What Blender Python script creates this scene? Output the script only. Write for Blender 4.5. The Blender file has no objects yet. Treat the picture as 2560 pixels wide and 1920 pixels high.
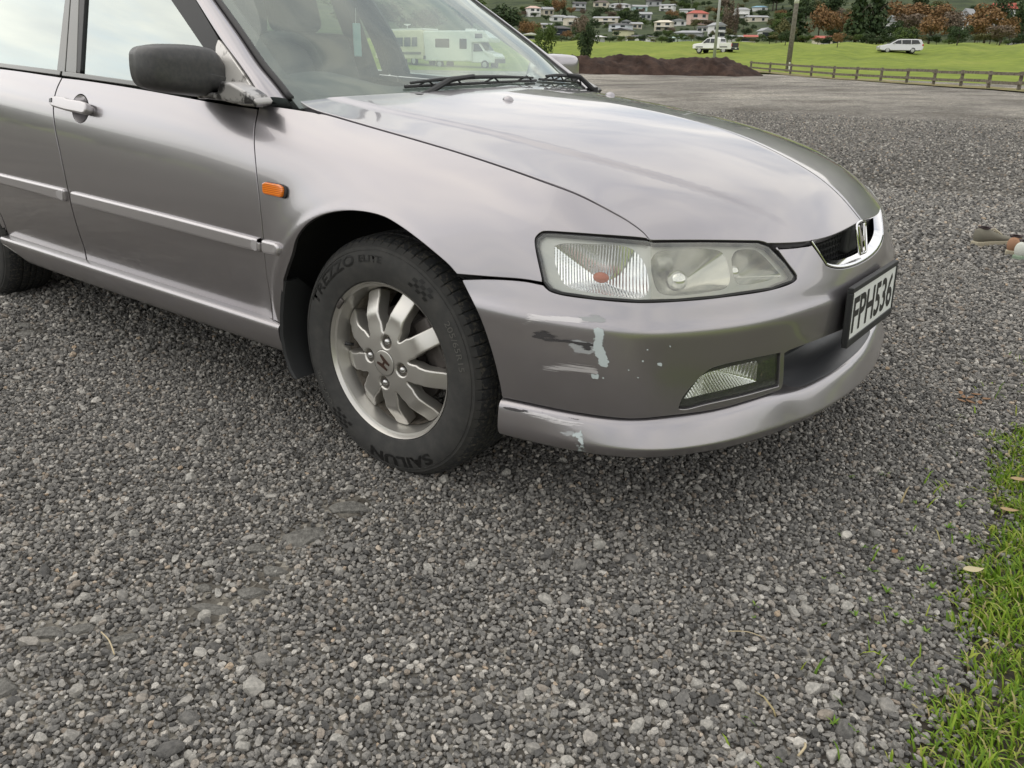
import bpy, bmesh, math, random
import numpy as np
from mathutils import Vector, Matrix
from mathutils.bvhtree import BVHTree
from mathutils.geometry import delaunay_2d_cdt
R = math.radians
rng = np.random.default_rng(7)
random.seed(7)
scene = bpy.context.scene
COL = scene.collection

# ------------------------------------------------------------------ camera
# world = car coordinates: x forward, y to the car's left, z up, origin on the ground under the front axle
CAM = np.array([1.43195, -2.08026, 1.03261]); YAW, PIT, ROL, FPX = 2.24118, 0.385357, 0.013416, 1993.92
fw = np.array([math.cos(YAW)*math.cos(PIT), math.sin(YAW)*math.cos(PIT), -math.sin(PIT)])
rt = np.cross(fw, [0, 0, 1]); rt /= np.linalg.norm(rt); up = np.cross(rt, fw)
rt, up = math.cos(ROL)*rt+math.sin(ROL)*up, -math.sin(ROL)*rt+math.cos(ROL)*up
cd = bpy.data.cameras.new('camera'); camo = bpy.data.objects.new('camera', cd); COL.objects.link(camo)
m = Matrix.Identity(4)
for i in range(3):
    m[i][0], m[i][1], m[i][2], m[i][3] = rt[i], up[i], -fw[i], CAM[i]
camo.matrix_world = m
cd.sensor_width = 36; cd.lens = FPX/2560*36; cd.clip_start = 0.05; cd.clip_end = 6000
scene.camera = camo
def ray(q):
    d = fw+rt*(q[0]-1280)/FPX-up*(q[1]-960)/FPX
    return d/np.linalg.norm(d)
def on(q, axis, val):
    d = ray(q); return CAM+d*((val-CAM[axis])/d[axis])
def at_dist(q, dist):                       # point on a pixel's ray at a horizontal distance
    d = ray(q); return CAM+d*(dist/math.hypot(d[0], d[1]))
def pr(P):
    d = np.atleast_2d(np.asarray(P, float))-CAM; z = d@fw
    return np.stack([1280+FPX*(d@rt)/z, 960-FPX*(d@up)/z], 1)

# ------------------------------------------------------------------ sky, sun, exposure
SUN_AZ, SUN_EL = R(200), R(46)              # direction the light comes from
world = bpy.data.worlds.new('World'); scene.world = world; world.use_nodes = True
nt = world.node_tree; nt.nodes.clear()
def wn(t, **k):
    n = nt.nodes.new(t)
    for a, b in k.items(): setattr(n, a, b)
    return n
out = wn('ShaderNodeOutputWorld'); bg = wn('ShaderNodeBackground')
sky = wn('ShaderNodeTexSky', sky_type='NISHITA', sun_disc=False, sun_elevation=SUN_EL, sun_rotation=R(90)-SUN_AZ, air_density=1.3, dust_density=.8, ozone_density=1.0)
tc = wn('ShaderNodeTexCoord'); mp = wn('ShaderNodeMapping'); mp.inputs['Scale'].default_value = (1, 1, 3.2)
nz = wn('ShaderNodeTexNoise'); nz.inputs['Scale'].default_value = 3.4; nz.inputs['Detail'].default_value = 7; nz.inputs['Roughness'].default_value = .58; nz.inputs['Distortion'].default_value = .35
rp = wn('ShaderNodeValToRGB'); rp.color_ramp.elements[0].position = .30; rp.color_ramp.elements[1].position = .55; rp.color_ramp.elements[0].color = (.30, .30, .30, 1)
nz2 = wn('ShaderNodeTexNoise'); nz2.inputs['Scale'].default_value = 4.1; nz2.inputs['Detail'].default_value = 5
cr2 = wn('ShaderNodeValToRGB')
cr2.color_ramp.elements[0].position = .3; cr2.color_ramp.elements[0].color = (7.4, 7.5, 7.9, 1)
cr2.color_ramp.elements[1].position = .7; cr2.color_ramp.elements[1].color = (12.4, 11.8, 10.7, 1)
mx = wn('ShaderNodeMixRGB')
L = nt.links.new
L(tc.outputs['Generated'], mp.inputs[0]); L(mp.outputs[0], nz.inputs[0]); L(mp.outputs[0], nz2.inputs[0])
L(nz.outputs[0], rp.inputs[0]); L(nz2.outputs[0], cr2.inputs[0])
L(rp.outputs[0], mx.inputs[0]); L(sky.outputs[0], mx.inputs[1]); L(cr2.outputs[0], mx.inputs[2])
L(mx.outputs[0], bg.inputs[0]); bg.inputs[1].default_value = .1; L(bg.outputs[0], out.inputs[0])
sl = bpy.data.lights.new('sun', 'SUN'); so = bpy.data.objects.new('sun', sl); COL.objects.link(so)
sl.energy = .5; sl.angle = R(80); sl.color = (1, .93, .82)
so.rotation_euler = Vector((-math.cos(SUN_AZ)*math.cos(SUN_EL), -math.sin(SUN_AZ)*math.cos(SUN_EL), -math.sin(SUN_EL))).to_track_quat('-Z', 'Y').to_euler()
so.location = (-30, -30, 40)
vs = scene.view_settings; vs.view_transform = 'Standard'; vs.look = 'None'; vs.exposure = 0.52; vs.gamma = 1; vs.use_curve_mapping = False
scene.render.engine = 'CYCLES'
scene.cycles.max_bounces = 8; scene.cycles.transparent_max_bounces = 12; scene.cycles.glossy_bounces = 4; scene.cycles.diffuse_bounces = 3
# ------------------------------------------------------------------ materials
MATS = {}
def mat(name, col=(.5, .5, .5), rough=.5, metal=0., spec=.5, coat=0., coat_rough=.03, emit=None, alpha=None):
    m = bpy.data.materials.new(name); m.use_nodes = True; b = m.node_tree.nodes['Principled BSDF']
    b.inputs['Base Color'].default_value = (*col, 1); b.inputs['Roughness'].default_value = rough
    b.inputs['Metallic'].default_value = metal; b.inputs['Specular IOR Level'].default_value = spec
    b.inputs['Coat Weight'].default_value = coat; b.inputs['Coat Roughness'].default_value = coat_rough
    MATS[name] = m
    return m
def N(m, t, **k):
    n = m.node_tree.nodes.new(t)
    for a, b in k.items():
        if a in n.inputs.keys(): n.inputs[a].default_value = b
        else: setattr(n, a, b)
    return n
def LK(m, a, b): m.node_tree.links.new(a, b)
def bsdf(m): return m.node_tree.nodes['Principled BSDF']
def ramp(m, stops, interp='LINEAR'):
    n = N(m, 'ShaderNodeValToRGB'); e = n.color_ramp.elements; n.color_ramp.interpolation = interp
    while len(e) < len(stops): e.new(.5)
    for s, (p, c) in zip(e, stops): s.position = p; s.color = (*c, 1) if len(c) == 3 else c
    return n
def noise_col(m, scale, c0, c1, detail=6, lo=.35, hi=.65, coord='Object', rough=.6, stretch=None):
    tcn = N(m, 'ShaderNodeTexCoord'); n = N(m, 'ShaderNodeTexNoise', Scale=scale, Detail=detail, Roughness=rough)
    src = tcn.outputs[coord]
    if stretch:
        mp_ = N(m, 'ShaderNodeMapping'); mp_.inputs['Scale'].default_value = stretch; LK(m, src, mp_.inputs[0]); src = mp_.outputs[0]
    LK(m, src, n.inputs[0])
    r = ramp(m, [(lo, c0), (hi, c1)]); LK(m, n.outputs[0], r.inputs[0])
    LK(m, r.outputs[0], bsdf(m).inputs['Base Color'])
    return n, r
def bump(m, src, strength=.3, dist=.01):
    b = N(m, 'ShaderNodeBump', Strength=strength, Distance=dist); LK(m, src, b.inputs['Height']); LK(m, b.outputs[0], bsdf(m).inputs['Normal'])
    return b
def rgba_of(m): return bsdf(m)

# ------------------------------------------------------------------ objects
def tag(o, label=None, cat=None, group=None, kind=None):
    if label: o['label'] = label
    if cat: o['category'] = cat
    if group: o['group'] = group
    if kind: o['kind'] = kind
    return o
def empty(name, loc=(0, 0, 0), parent=None, rz=0):
    o = bpy.data.objects.new(name, None); COL.objects.link(o); o.location = loc; o.rotation_euler = (0, 0, rz)
    o.empty_display_size = .1; o.parent = parent
    return o
def link(name, me, m=None, parent=None):
    o = bpy.data.objects.new(name, me); COL.objects.link(o); o.parent = parent
    if m is not None and not me.materials:
        for q in (m if isinstance(m, (list, tuple)) else [m]): me.materials.append(MATS[q] if isinstance(q, str) else q)
    return o
def mesh_of(name, V, F, normals=None, smooth=True):
    me = bpy.data.meshes.new(name); me.from_pydata([tuple(map(float, v)) for v in V], [], [tuple(map(int, f)) for f in F]); me.validate(clean_customdata=False)
    if smooth: me.polygons.foreach_set('use_smooth', [True]*len(me.polygons))
    if normals is not None and len(me.vertices) == len(normals):
        me.normals_split_custom_set_from_vertices([tuple(map(float, n)) for n in normals])
    me.update()
    return me
def obj(name, V, F, m, parent=None, smooth=True, normals=None):
    return link(name, mesh_of(name, V, F, normals, smooth), m, parent)
class MB:                                   # small mesh builder
    def __init__(s): s.V = []; s.F = []
    def add(s, V, F):
        o = len(s.V); s.V += [tuple(map(float, v)) for v in V]; s.F += [tuple(int(i)+o for i in f) for f in F]; return s
    def box(s, c, d, rz=0, ry=0, rx=0):
        M = Matrix.Rotation(rz, 3, 'Z') @ Matrix.Rotation(ry, 3, 'Y') @ Matrix.Rotation(rx, 3, 'X')
        V = [Vector(c)+M @ Vector((x*d[0]/2, y*d[1]/2, z*d[2]/2)) for x in (-1, 1) for y in (-1, 1) for z in (-1, 1)]
        return s.add(V, [(0, 1, 3, 2), (4, 6, 7, 5), (0, 4, 5, 1), (2, 3, 7, 6), (0, 2, 6, 4), (1, 5, 7, 3)])
    def tube(s, pts, rad, n=8, cap=True):
        pts = [Vector(p) for p in pts]; rads = rad if hasattr(rad, '__len__') else [rad]*len(pts)
        V = []; F = []; pu = None
        for i, p in enumerate(pts):
            t = (pts[min(i+1, len(pts)-1)]-pts[max(i-1, 0)]).normalized()
            if pu is None: pu = t.orthogonal().normalized()
            pu = (pu-t*pu.dot(t)).normalized(); w = t.cross(pu)
            for k in range(n):
                a = 2*math.pi*k/n; V.append(p+(pu*math.cos(a)+w*math.sin(a))*rads[i])
        for i in range(len(pts)-1):
            for k in range(n):
                F.append((i*n+k, i*n+(k+1) % n, (i+1)*n+(k+1) % n, (i+1)*n+k))
        if cap: F += [tuple(range(n-1, -1, -1)), tuple((len(pts)-1)*n+k for k in range(n))]
        return s.add(V, F)
    def lathe(s, prof, n=32, axis='z', origin=(0, 0, 0), closed=False):  # prof: (radius, height)
        V = []; F = []; k = len(prof)
        for i in range(n):
            a = 2*math.pi*i/n
            for r_, h in prof:
                p = (r_*math.cos(a), r_*math.sin(a), h)
                if axis == 'y': p = (p[0], -p[2], p[1])
                if axis == 'x': p = (p[2], p[0], p[1])
                V.append((p[0]+origin[0], p[1]+origin[1], p[2]+origin[2]))
        for i in range(n):
            j = (i+1) % n
            for q in range(k if closed else k-1):
                q2 = (q+1) % k; F.append((i*k+q, j*k+q, j*k+q2, i*k+q2))
        return s.add(V, F)
    def extrude(s, poly, h0, h1, frame):     # poly in 2-D, frame(x,y,h)->3-D
        n = len(poly); V = [frame(x, y, h0) for x, y in poly]+[frame(x, y, h1) for x, y in poly]
        return s.add(V, [tuple(range(n-1, -1, -1)), tuple(range(n, 2*n))]+[(i, (i+1) % n, n+(i+1) % n, n+i) for i in range(n)])
    def mesh(s, name, smooth=False):
        me = mesh_of(name, s.V, s.F, None, smooth); return me
    def build(s, name, m, parent=None, smooth=False, angle=None):
        o = link(name, s.mesh(name, smooth), m, parent)
        if angle: 
            try: o.data.set_sharp_from_angle(angle=R(angle))
            except Exception: pass
        return o
def bevel(o, w=.004, seg=2):
    md = o.modifiers.new('bevel', 'BEVEL'); md.width = w; md.segments = seg; md.limit_method = 'ANGLE'; md.angle_limit = R(35)
    return o

def sstep(x): x = np.clip(x, 0, 1); return x*x*(3-2*x)
# ------------------------------------------------------------------ splines and surfaces
def basis(n, t):                             # clamped uniform cubic B-spline basis
    t = np.clip(np.asarray(t, float), 0, 1-1e-9); k = 3
    kn = np.concatenate([[0]*k, np.linspace(0, 1, n-k+1), [1]*k])
    B = np.zeros((len(t), n+k)); 
    for i in range(n+k):
        B[:, i] = (t >= kn[i]) & (t < kn[i+1])
    for d in range(1, k+1):
        for i in range(n+k-d):
            a = kn[i+d]-kn[i]; b = kn[i+d+1]-kn[i+1]
            v = 0
            if a > 0: v = (t-kn[i])/a*B[:, i]
            if b > 0: v = v+(kn[i+d+1]-t)/b*B[:, i+1]
            B[:, i] = v
    return B[:, :n]
def nspline(X, Y):                           # natural cubic through (X,Y), linear outside
    X = np.asarray(X, float); Y = np.asarray(Y, float); n = len(X); h = np.diff(X)
    A = np.eye(n); b = np.zeros((n,)+Y.shape[1:])
    for i in range(1, n-1):
        A[i, i-1:i+2] = h[i-1], 2*(h[i-1]+h[i]), h[i]
        b[i] = 6*((Y[i+1]-Y[i])/h[i]-(Y[i]-Y[i-1])/h[i-1])
    M = np.linalg.solve(A, b)
    def f(x):
        x = np.asarray(x, float); xc = np.clip(x, X[0], X[-1]); i = np.clip(np.searchsorted(X, xc)-1, 0, n-2)
        a = X[i+1]-xc; c = xc-X[i]; hh = h[i]
        if Y.ndim > 1: a, c, hh, x = a[:, None], c[:, None], hh[:, None], x[:, None]
        r = M[i]*a**3/(6*hh)+M[i+1]*c**3/(6*hh)+(Y[i]/hh-M[i]*hh/6)*a+(Y[i+1]/hh-M[i+1]*hh/6)*c
        s0 = (Y[1]-Y[0])/h[0]; s1 = (Y[-1]-Y[-2])/h[-1]
        return r+np.where(x < X[0], (x-X[0])*s0, 0)+np.where(x > X[-1], (x-X[-1])*s1, 0)
    return f
def crom(P, step):                           # smooth resampling of a polyline (any dimension)
    P = np.asarray(P, float)
    if len(P) == 2:
        n = max(1, int(np.ceil(np.linalg.norm(P[1]-P[0])/step))); return P[0]+(P[1]-P[0])*np.linspace(0, 1, n+1)[:, None]
    d = np.concatenate([[0], np.cumsum(np.maximum(np.linalg.norm(np.diff(P, axis=0), axis=1), 1e-9)**.5)])
    out_ = []
    E = np.vstack([2*P[0]-P[1], P, 2*P[-1]-P[-2]]); D = np.concatenate([[d[0]-(d[1]-d[0])], d, [d[-1]+(d[-1]-d[-2])]])
    for i in range(1, len(P)):
        p0, p1, p2, p3 = E[i-1:i+3]; t0, t1, t2, t3 = D[i-1:i+3]
        n = max(1, int(np.ceil(np.linalg.norm(p2-p1)/step))); t = np.linspace(t1, t2, n+1)[:-1][:, None]
        A1 = (t1-t)/(t1-t0)*p0+(t-t0)/(t1-t0)*p1; A2 = (t2-t)/(t2-t1)*p1+(t-t1)/(t2-t1)*p2; A3 = (t3-t)/(t3-t2)*p2+(t-t2)/(t3-t2)*p3
        B1 = (t2-t)/(t2-t0)*A1+(t-t0)/(t2-t0)*A2; B2 = (t3-t)/(t3-t1)*A2+(t-t1)/(t3-t1)*A3
        out_.append((t2-t)/(t2-t1)*B1+(t-t1)/(t2-t1)*B2)
    out_.append(P[-1:]); return np.vstack(out_)
class Surf:
    def __init__(s, fn, nu=220, nv=90, out=(0, -1, .3)):
        s.fn = fn; u, v = np.meshgrid(np.linspace(0, 1, nu), np.linspace(0, 1, nv), indexing='ij')
        s.nu, s.nv = nu, nv; G = fn(u.ravel(), v.ravel()).reshape(nu, nv, 3); s.G = G
        s.Lu = np.linalg.norm(np.diff(G, axis=0), axis=2).sum(0).mean(); s.Lv = np.linalg.norm(np.diff(G, axis=1), axis=2).sum(1).mean()
        F = [(i*nv+j, (i+1)*nv+j, (i+1)*nv+j+1, i*nv+j+1) for i in range(nu-1) for j in range(nv-1)]
        s.F = F; s.bvh = BVHTree.FromPolygons([Vector(p) for p in G.reshape(-1, 3)], F)
        s.flip = 1; n = s.normal(np.array([.5]), np.array([.5]))[0]
        if n@np.array(out) < 0: s.flip = -1
    def normal(s, u, v, e=2e-4):
        a = s.fn(np.clip(u+e, 0, 1), v)-s.fn(np.clip(u-e, 0, 1), v); b = s.fn(u, np.clip(v+e, 0, 1))-s.fn(u, np.clip(v-e, 0, 1))
        n = np.cross(a, b); return s.flip*n/np.maximum(np.linalg.norm(n, axis=1), 1e-12)[:, None]
    def _uv(s, loc, fi):
        i, j = divmod(fi, s.nv-1); p = s.G[i, j]; a = s.G[i+1, j]-p; b = s.G[i, j+1]-p; d = np.array(loc)-p
        M = np.array([[a@a, a@b], [a@b, b@b]]); x = np.linalg.solve(M+1e-15*np.eye(2), [a@d, b@d])
        return np.array([(i+x[0])/(s.nu-1), (j+x[1])/(s.nv-1)])
    def hit(s, q):
        d = Vector(ray(q)); loc, n, fi, t = s.bvh.ray_cast(Vector(CAM), d)
        if loc is None:
            best = None
            for t in np.linspace(1, 6, 400):
                l2, n2, f2, dd = s.bvh.find_nearest(Vector(CAM)+d*t)
                if best is None or dd < best[0]: best = (dd, l2, f2)
            loc, fi = best[1], best[2]
        return np.clip(s._uv(loc, fi), 0, 1)
    def near(s, P):
        loc, n, fi, d = s.bvh.find_nearest(Vector(P)); return np.clip(s._uv(loc, fi), 0, 1)
    def uvpath(s, segs, step=10, stepm=.012):
        """segs: list of ('px',[..]) / ('uv',[..]) / ('xyz',[..]) smooth runs, joined end to end into one closed loop"""
        out_ = []
        for kind, pts in segs:
            if kind == 'px': q = np.array([s.hit(p) for p in crom(pts, step)])
            elif kind == 'pl': q = np.array([s.hit(p) for i in range(len(pts)-1) for p in crom([pts[i], pts[i+1]], step)[:-1]]+[s.hit(pts[-1])])
            elif kind == 'uv': q = crom(pts, .012)
            else: q = np.array([s.near(p) for p in crom(pts, stepm)])
            if len(out_) and np.linalg.norm((out_[-1]-q[0])*[s.Lu, s.Lv]) < .004: q = q[1:]
            out_ += list(q)
        out_ = np.array(out_)
        if np.linalg.norm((out_[-1]-out_[0])*[s.Lu, s.Lv]) < .004: out_ = out_[:-1]
        return out_
def inside(P, poly):
    x, y = P[:, 0], P[:, 1]; r_ = np.zeros(len(P), bool); n = len(poly); j = n-1
    for i in range(n):
        xi, yi = poly[i]; xj, yj = poly[j]
        with np.errstate(divide='ignore', invalid='ignore'):
            c = ((yi > y) != (yj > y)) & (x < (xj-xi)*(y-yi)/(yj-yi+1e-30)+xi)
        r_ ^= c; j = i
    return r_
def edgedist(P, poly):
    d = np.full(len(P), 1e9); n = len(poly)
    for i in range(n):
        a = poly[i]; b = poly[(i+1) % n]; ab = b-a; t = np.clip(((P-a)@ab)/(ab@ab+1e-18), 0, 1)
        d = np.minimum(d, np.linalg.norm(P-(a+t[:, None]*ab), axis=1))
    return d
def area2(p): return .5*np.sum(p[:, 0]*np.roll(p[:, 1], -1)-np.roll(p[:, 0], -1)*p[:, 1])
def inset(poly, g):                          # offset a ccw polygon inwards
    a = np.roll(poly, 1, 0); b = np.roll(poly, -1, 0); d1 = poly-a; d2 = b-poly
    n1 = np.stack([-d1[:, 1], d1[:, 0]], 1); n2 = np.stack([-d2[:, 1], d2[:, 0]], 1)
    n1 /= np.maximum(np.linalg.norm(n1, axis=1), 1e-12)[:, None]; n2 /= np.maximum(np.linalg.norm(n2, axis=1), 1e-12)[:, None]
    m_ = n1+n2; k = np.maximum((m_*n1).sum(1), .5); return poly+m_/k[:, None]*g
def panel_data(S, uv, gap=0., h=.012, edge=.0012, depth=.012, holes=(), off=0., back=False):
    """triangulate a region of a surface; rounded edge and a return flange. -> V, F, N"""
    sc = np.array([S.Lu, S.Lv]); loops = []
    for k, p in enumerate([uv]+list(holes)):
        p = np.asarray(p)*sc
        if (area2(p) < 0) == (k == 0): p = p[::-1]
        p = inset(p, gap+edge); loops.append(p)
    lo = loops[0].min(0); hi = loops[0].max(0)
    gx, gy = np.meshgrid(np.arange(lo[0], hi[0], h), np.arange(lo[1], hi[1], h*.9), indexing='ij')
    gx = gx+(np.arange(gx.shape[1])[None] % 2)*h/2
    Q = np.stack([gx.ravel(), gy.ravel()], 1); k = inside(Q, loops[0])
    for hp in loops[1:]: k &= ~inside(Q, hp)
    Q = Q[k]
    for lp in loops:
        if len(Q): Q = Q[edgedist(Q, lp) > h*.45]
    pts = []; edges = []
    for lp in loops:
        o = len(pts); pts += [tuple(p) for p in lp]; edges += [(o+i, o+(i+1) % len(lp)) for i in range(len(lp))]
    pts += [tuple(p) for p in Q]
    v2, e2, f2, ov, oe, of = delaunay_2d_cdt([Vector(p) for p in pts], edges, [], 0, 1e-7)
    V2 = np.array([tuple(v) for v in v2]); T = np.array([f for f in f2 if len(f) == 3])
    cen = V2[T].mean(1); k = inside(cen, loops[0])
    for hp in loops[1:]: k &= ~inside(cen, hp)
    T = T[k]
    a = V2[T[:, 1]]-V2[T[:, 0]]; b = V2[T[:, 2]]-V2[T[:, 0]]; T = T[np.abs(a[:, 0]*b[:, 1]-a[:, 1]*b[:, 0]) > 1e-10]
    UV = V2/sc; P = S.fn(UV[:, 0], UV[:, 1]); NN = S.normal(UV[:, 0], UV[:, 1])
    if off: P = P+NN*off
    V = [P]; NR = [NN]; F = [tuple(t) for t in T]
    t0 = T[0]; fn_ = np.cross(P[t0[1]]-P[t0[0]], P[t0[2]]-P[t0[0]])
    if fn_@NN[t0[0]] < 0: F = [f[::-1] for f in F]
    # boundary edges from the triangles themselves
    cnt = {}
    for f in F:
        for x, y in ((f[0], f[1]), (f[1], f[2]), (f[2], f[0])): cnt[(x, y)] = 1
    bd = [(x, y) for (x, y) in cnt if (y, x) not in cnt]
    if depth > 0 and bd:
        nx = {x: y for x, y in bd}; pv = {y: x for x, y in bd}
        ids = [x for x in nx if x in pv]; pos = {x: i for i, x in enumerate(ids)}; n = len(ids)
        I = np.array(ids); A = P[[nx[x] for x in ids]]-P[[pv[x] for x in ids]]; Nb = NN[I]
        lat = np.cross(A, Nb); lat /= np.maximum(np.linalg.norm(lat, axis=1), 1e-12)[:, None]
        r1 = P[I]+lat*edge*.7-Nb*edge*.3; r2 = P[I]+lat*edge-Nb*edge; r3 = P[I]+lat*edge-Nb*depth
        n1 = lat+Nb; n1 /= np.linalg.norm(n1, axis=1)[:, None]
        o = len(P); V += [r1, r2, r3]; NR += [n1, lat, lat]
        for x, y in bd:
            if x in pos and y in pos:
                i, j = pos[x], pos[y]
                F += [(y, x, o+i, o+j), (o+j, o+i, o+n+i, o+n+j), (o+n+j, o+n+i, o+2*n+i, o+2*n+j)]
    return np.vstack(V), F, np.vstack(NR)
MIR = np.array([1., -1., 1.])
def panel(name, S, uv, m, parent, mirror='copy', mirror_name=None, **k):
    """mirror: 'copy' = second object on the other side, 'join' = one symmetric object, None = this side only"""
    V, F, NR = panel_data(S, uv, **k)
    if mirror == 'join':
        n = len(V); V = np.vstack([V, V*MIR]); NR = np.vstack([NR, NR*MIR]); F = F+[tuple(n+i for i in f[::-1]) for f in F]
    o = obj(name, V, F, m, parent, True, NR)
    if mirror == 'copy':
        o2 = obj(mirror_name or name, V*MIR, [f[::-1] for f in F], m, parent, True, NR*MIR); return o, o2
    return o
def both(name, V, F, m, parent, smooth=False, mirror=True, angle=None):
    V = np.asarray(V, float); a = obj(name, V, F, m, parent, smooth); r_ = [a]
    if mirror: r_.append(obj(name, V*MIR, [f[::-1] for f in F], m, parent, smooth))
    for o in r_:
        if angle: o.data.set_sharp_from_angle(angle=R(angle))
    return r_
def text_mesh(body, size=1.0, bold=0.0, res=3):
    c = bpy.data.curves.new('txt', 'FONT'); c.body = body; c.size = size; c.align_x = 'CENTER'; c.align_y = 'CENTER'; c.resolution_u = res; c.offset = bold
    o = bpy.data.objects.new('txt', c); COL.objects.link(o); dg = bpy.context.evaluated_depsgraph_get(); dg.update()
    me = bpy.data.meshes.new_from_object(o.evaluated_get(dg)); V = np.array([v.co[:] for v in me.vertices]); F = [tuple(p.vertices) for p in me.polygons]
    bpy.data.objects.remove(o); bpy.data.curves.remove(c); bpy.data.meshes.remove(me)
    return V, F
# ------------------------------------------------------------------ car materials
def grime(m, base, dirt, zlo, zhi, amount=.5, scale=7):
    """road film: more of it low down on the car (a real deposit), broken up by noise"""
    tcn = N(m, 'ShaderNodeTexCoord'); sp = N(m, 'ShaderNodeSeparateXYZ'); LK(m, tcn.outputs['Object'], sp.inputs[0])
    mr = N(m, 'ShaderNodeMapRange'); mr.inputs['From Min'].default_value = zhi; mr.inputs['From Max'].default_value = zlo; LK(m, sp.outputs[2], mr.inputs[0])
    nz_ = N(m, 'ShaderNodeTexNoise', Scale=scale, Detail=6, Roughness=.65); LK(m, tcn.outputs['Object'], nz_.inputs[0])
    r = ramp(m, [(.42, (0, 0, 0)), (.72, (1, 1, 1))]); LK(m, nz_.outputs[0], r.inputs[0])
    mu = N(m, 'ShaderNodeMath', operation='MULTIPLY'); LK(m, mr.outputs[0], mu.inputs[0]); LK(m, r.outputs[0], mu.inputs[1])
    mu2 = N(m, 'ShaderNodeMath', operation='MULTIPLY'); LK(m, mu.outputs[0], mu2.inputs[0]); mu2.inputs[1].default_value = amount
    mix = N(m, 'ShaderNodeMixRGB'); mix.inputs[1].default_value = (*base, 1); mix.inputs[2].default_value = (*dirt, 1); LK(m, mu2.outputs[0], mix.inputs[0])
    LK(m, mix.outputs[0], bsdf(m).inputs['Base Color'])
    return mu2
def paint(name, base, rough=.30, dirty=.3):
    m = mat(name, base, rough, .85, .5, 1., .035)
    f = grime(m, base, (.30, .28, .25), .25, .72, dirty)
    mr = N(m, 'ShaderNodeMapRange'); mr.inputs['To Min'].default_value = .03; mr.inputs['To Max'].default_value = .4; LK(m, f.outputs[0], mr.inputs[0])
    LK(m, mr.outputs[0], bsdf(m).inputs['Coat Roughness'])
    # metallic flake: tiny normal jitter in the base layer
    tcn = N(m, 'ShaderNodeTexCoord'); vo = N(m, 'ShaderNodeTexNoise', Scale=900, Detail=2); LK(m, tcn.outputs['Object'], vo.inputs[0])
    b = N(m, 'ShaderNodeBump', Strength=.05, Distance=.0006); LK(m, vo.outputs[0], b.inputs['Height']); LK(m, b.outputs[0], bsdf(m).inputs['Normal'])
    return m
paint('paint', (.352, .336, .352))
mat('paint_trim', (.52, .50, .51), .38, .75, .5, .6, .12)
mat('black_plastic', (.018, .019, .02), .55)
m = mat('mirror_plastic', (.045, .045, .046), .42); n_, r_ = noise_col(m, 90, (.035, .036, .038), (.055, .054, .053))
mat('black_gloss', (.012, .012, .013), .12)
mat('rubber_seal', (.012, .012, .013), .45)
mat('gap_black', (.006, .006, .006), .9)
mat('chrome', (.82, .82, .83), .08, 1.)
mat('satin_chrome', (.62, .62, .62), .3, 1.)
mat('reflector', (.86, .86, .86), .12, 1.)
m = mat('lamp_bezel', (.42, .42, .39), .35, .5)
mat('amber', (.85, .2, .01), .2, 0, .5, 1., .03); bsdf(MATS['amber']).inputs['Emission Color'].default_value = (0, 0, 0, 1)
m = MATS['amber']; tcn = N(m, 'ShaderNodeTexCoord'); wv = N(m, 'ShaderNodeTexWave', Scale=70., bands_direction='Z'); LK(m, tcn.outputs['Object'], wv.inputs[0]); r_ = ramp(m, [(0, (.55, .10, .004)), (1, (.95, .27, .015))]); LK(m, wv.outputs['Fac'], r_.inputs[0]); LK(m, r_.outputs[0], bsdf(m).inputs['Base Color'])
mat('amber_bulb', (.35, .06, .005), .2)

def wear(name, col, rough, scale, stretch, thr, metal=0.):
    m = mat(name, col, rough, metal); nt_ = m.node_tree; o = nt_.nodes['Material Output']
    at_ = N(m, 'ShaderNodeAttribute', attribute_name='edge'); tcn = N(m, 'ShaderNodeTexCoord'); mp_ = N(m, 'ShaderNodeMapping'); mp_.inputs['Scale'].default_value = stretch; LK(m, tcn.outputs['Object'], mp_.inputs[0])
    nz_ = N(m, 'ShaderNodeTexNoise', Scale=scale, Detail=7, Roughness=.62); LK(m, mp_.outputs[0], nz_.inputs[0])
    ad = N(m, 'ShaderNodeMath', operation='MULTIPLY_ADD'); LK(m, at_.outputs['Fac'], ad.inputs[0]); ad.inputs[1].default_value = .55; LK(m, nz_.outputs[0], ad.inputs[2])
    gt = N(m, 'ShaderNodeMath', operation='GREATER_THAN'); LK(m, ad.outputs[0], gt.inputs[0]); gt.inputs[1].default_value = thr
    tr = N(m, 'ShaderNodeBsdfTransparent'); mx_ = N(m, 'ShaderNodeMixShader'); LK(m, gt.outputs[0], mx_.inputs[0]); LK(m, tr.outputs[0], mx_.inputs[1]); LK(m, bsdf(m).outputs[0], mx_.inputs[2]); LK(m, mx_.outputs[0], o.inputs[0])
wear('primer_grey', (.52, .58, .59), .5, 95, (1, 1, 1), .66)
wear('wear_dark', (.05, .047, .05), .6, 60, (.30, .30, 3.4), .84)
wear('wear_pale', (.60, .58, .59), .4, 55, (.14, .14, 7.0), .90, .4)
wear('wear_mix', (.36, .37, .38), .5, 55, (.45, .45, 2.4), .77)
mat('scrape_dark', (.10, .095, .10), .6)
mat('scrape_pale', (.66, .63, .64), .42, .3)
mat('bare_alloy', (.62, .60, .55), .35, .9)
m = mat('alloy', (.60, .585, .55), .36, .82, .5, .25, .2)
f_ = grime(m, (.60, .585, .55), (.16, .12, .085), -.4, .4, .0)
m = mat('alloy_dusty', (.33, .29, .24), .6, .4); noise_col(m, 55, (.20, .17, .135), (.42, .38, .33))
m = mat('brake_iron', (.10, .09, .085), .55, .6)
mat('dark_cavity', (.008, .008, .008), .95)
m = mat('liner', (.014, .014, .014), .8)
mat('cabin_dark', (.035, .036, .038), .75)
mat('dash_grey', (.06, .066, .068), .8)
mat('seat_cloth', (.075, .072, .07), .95)
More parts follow.
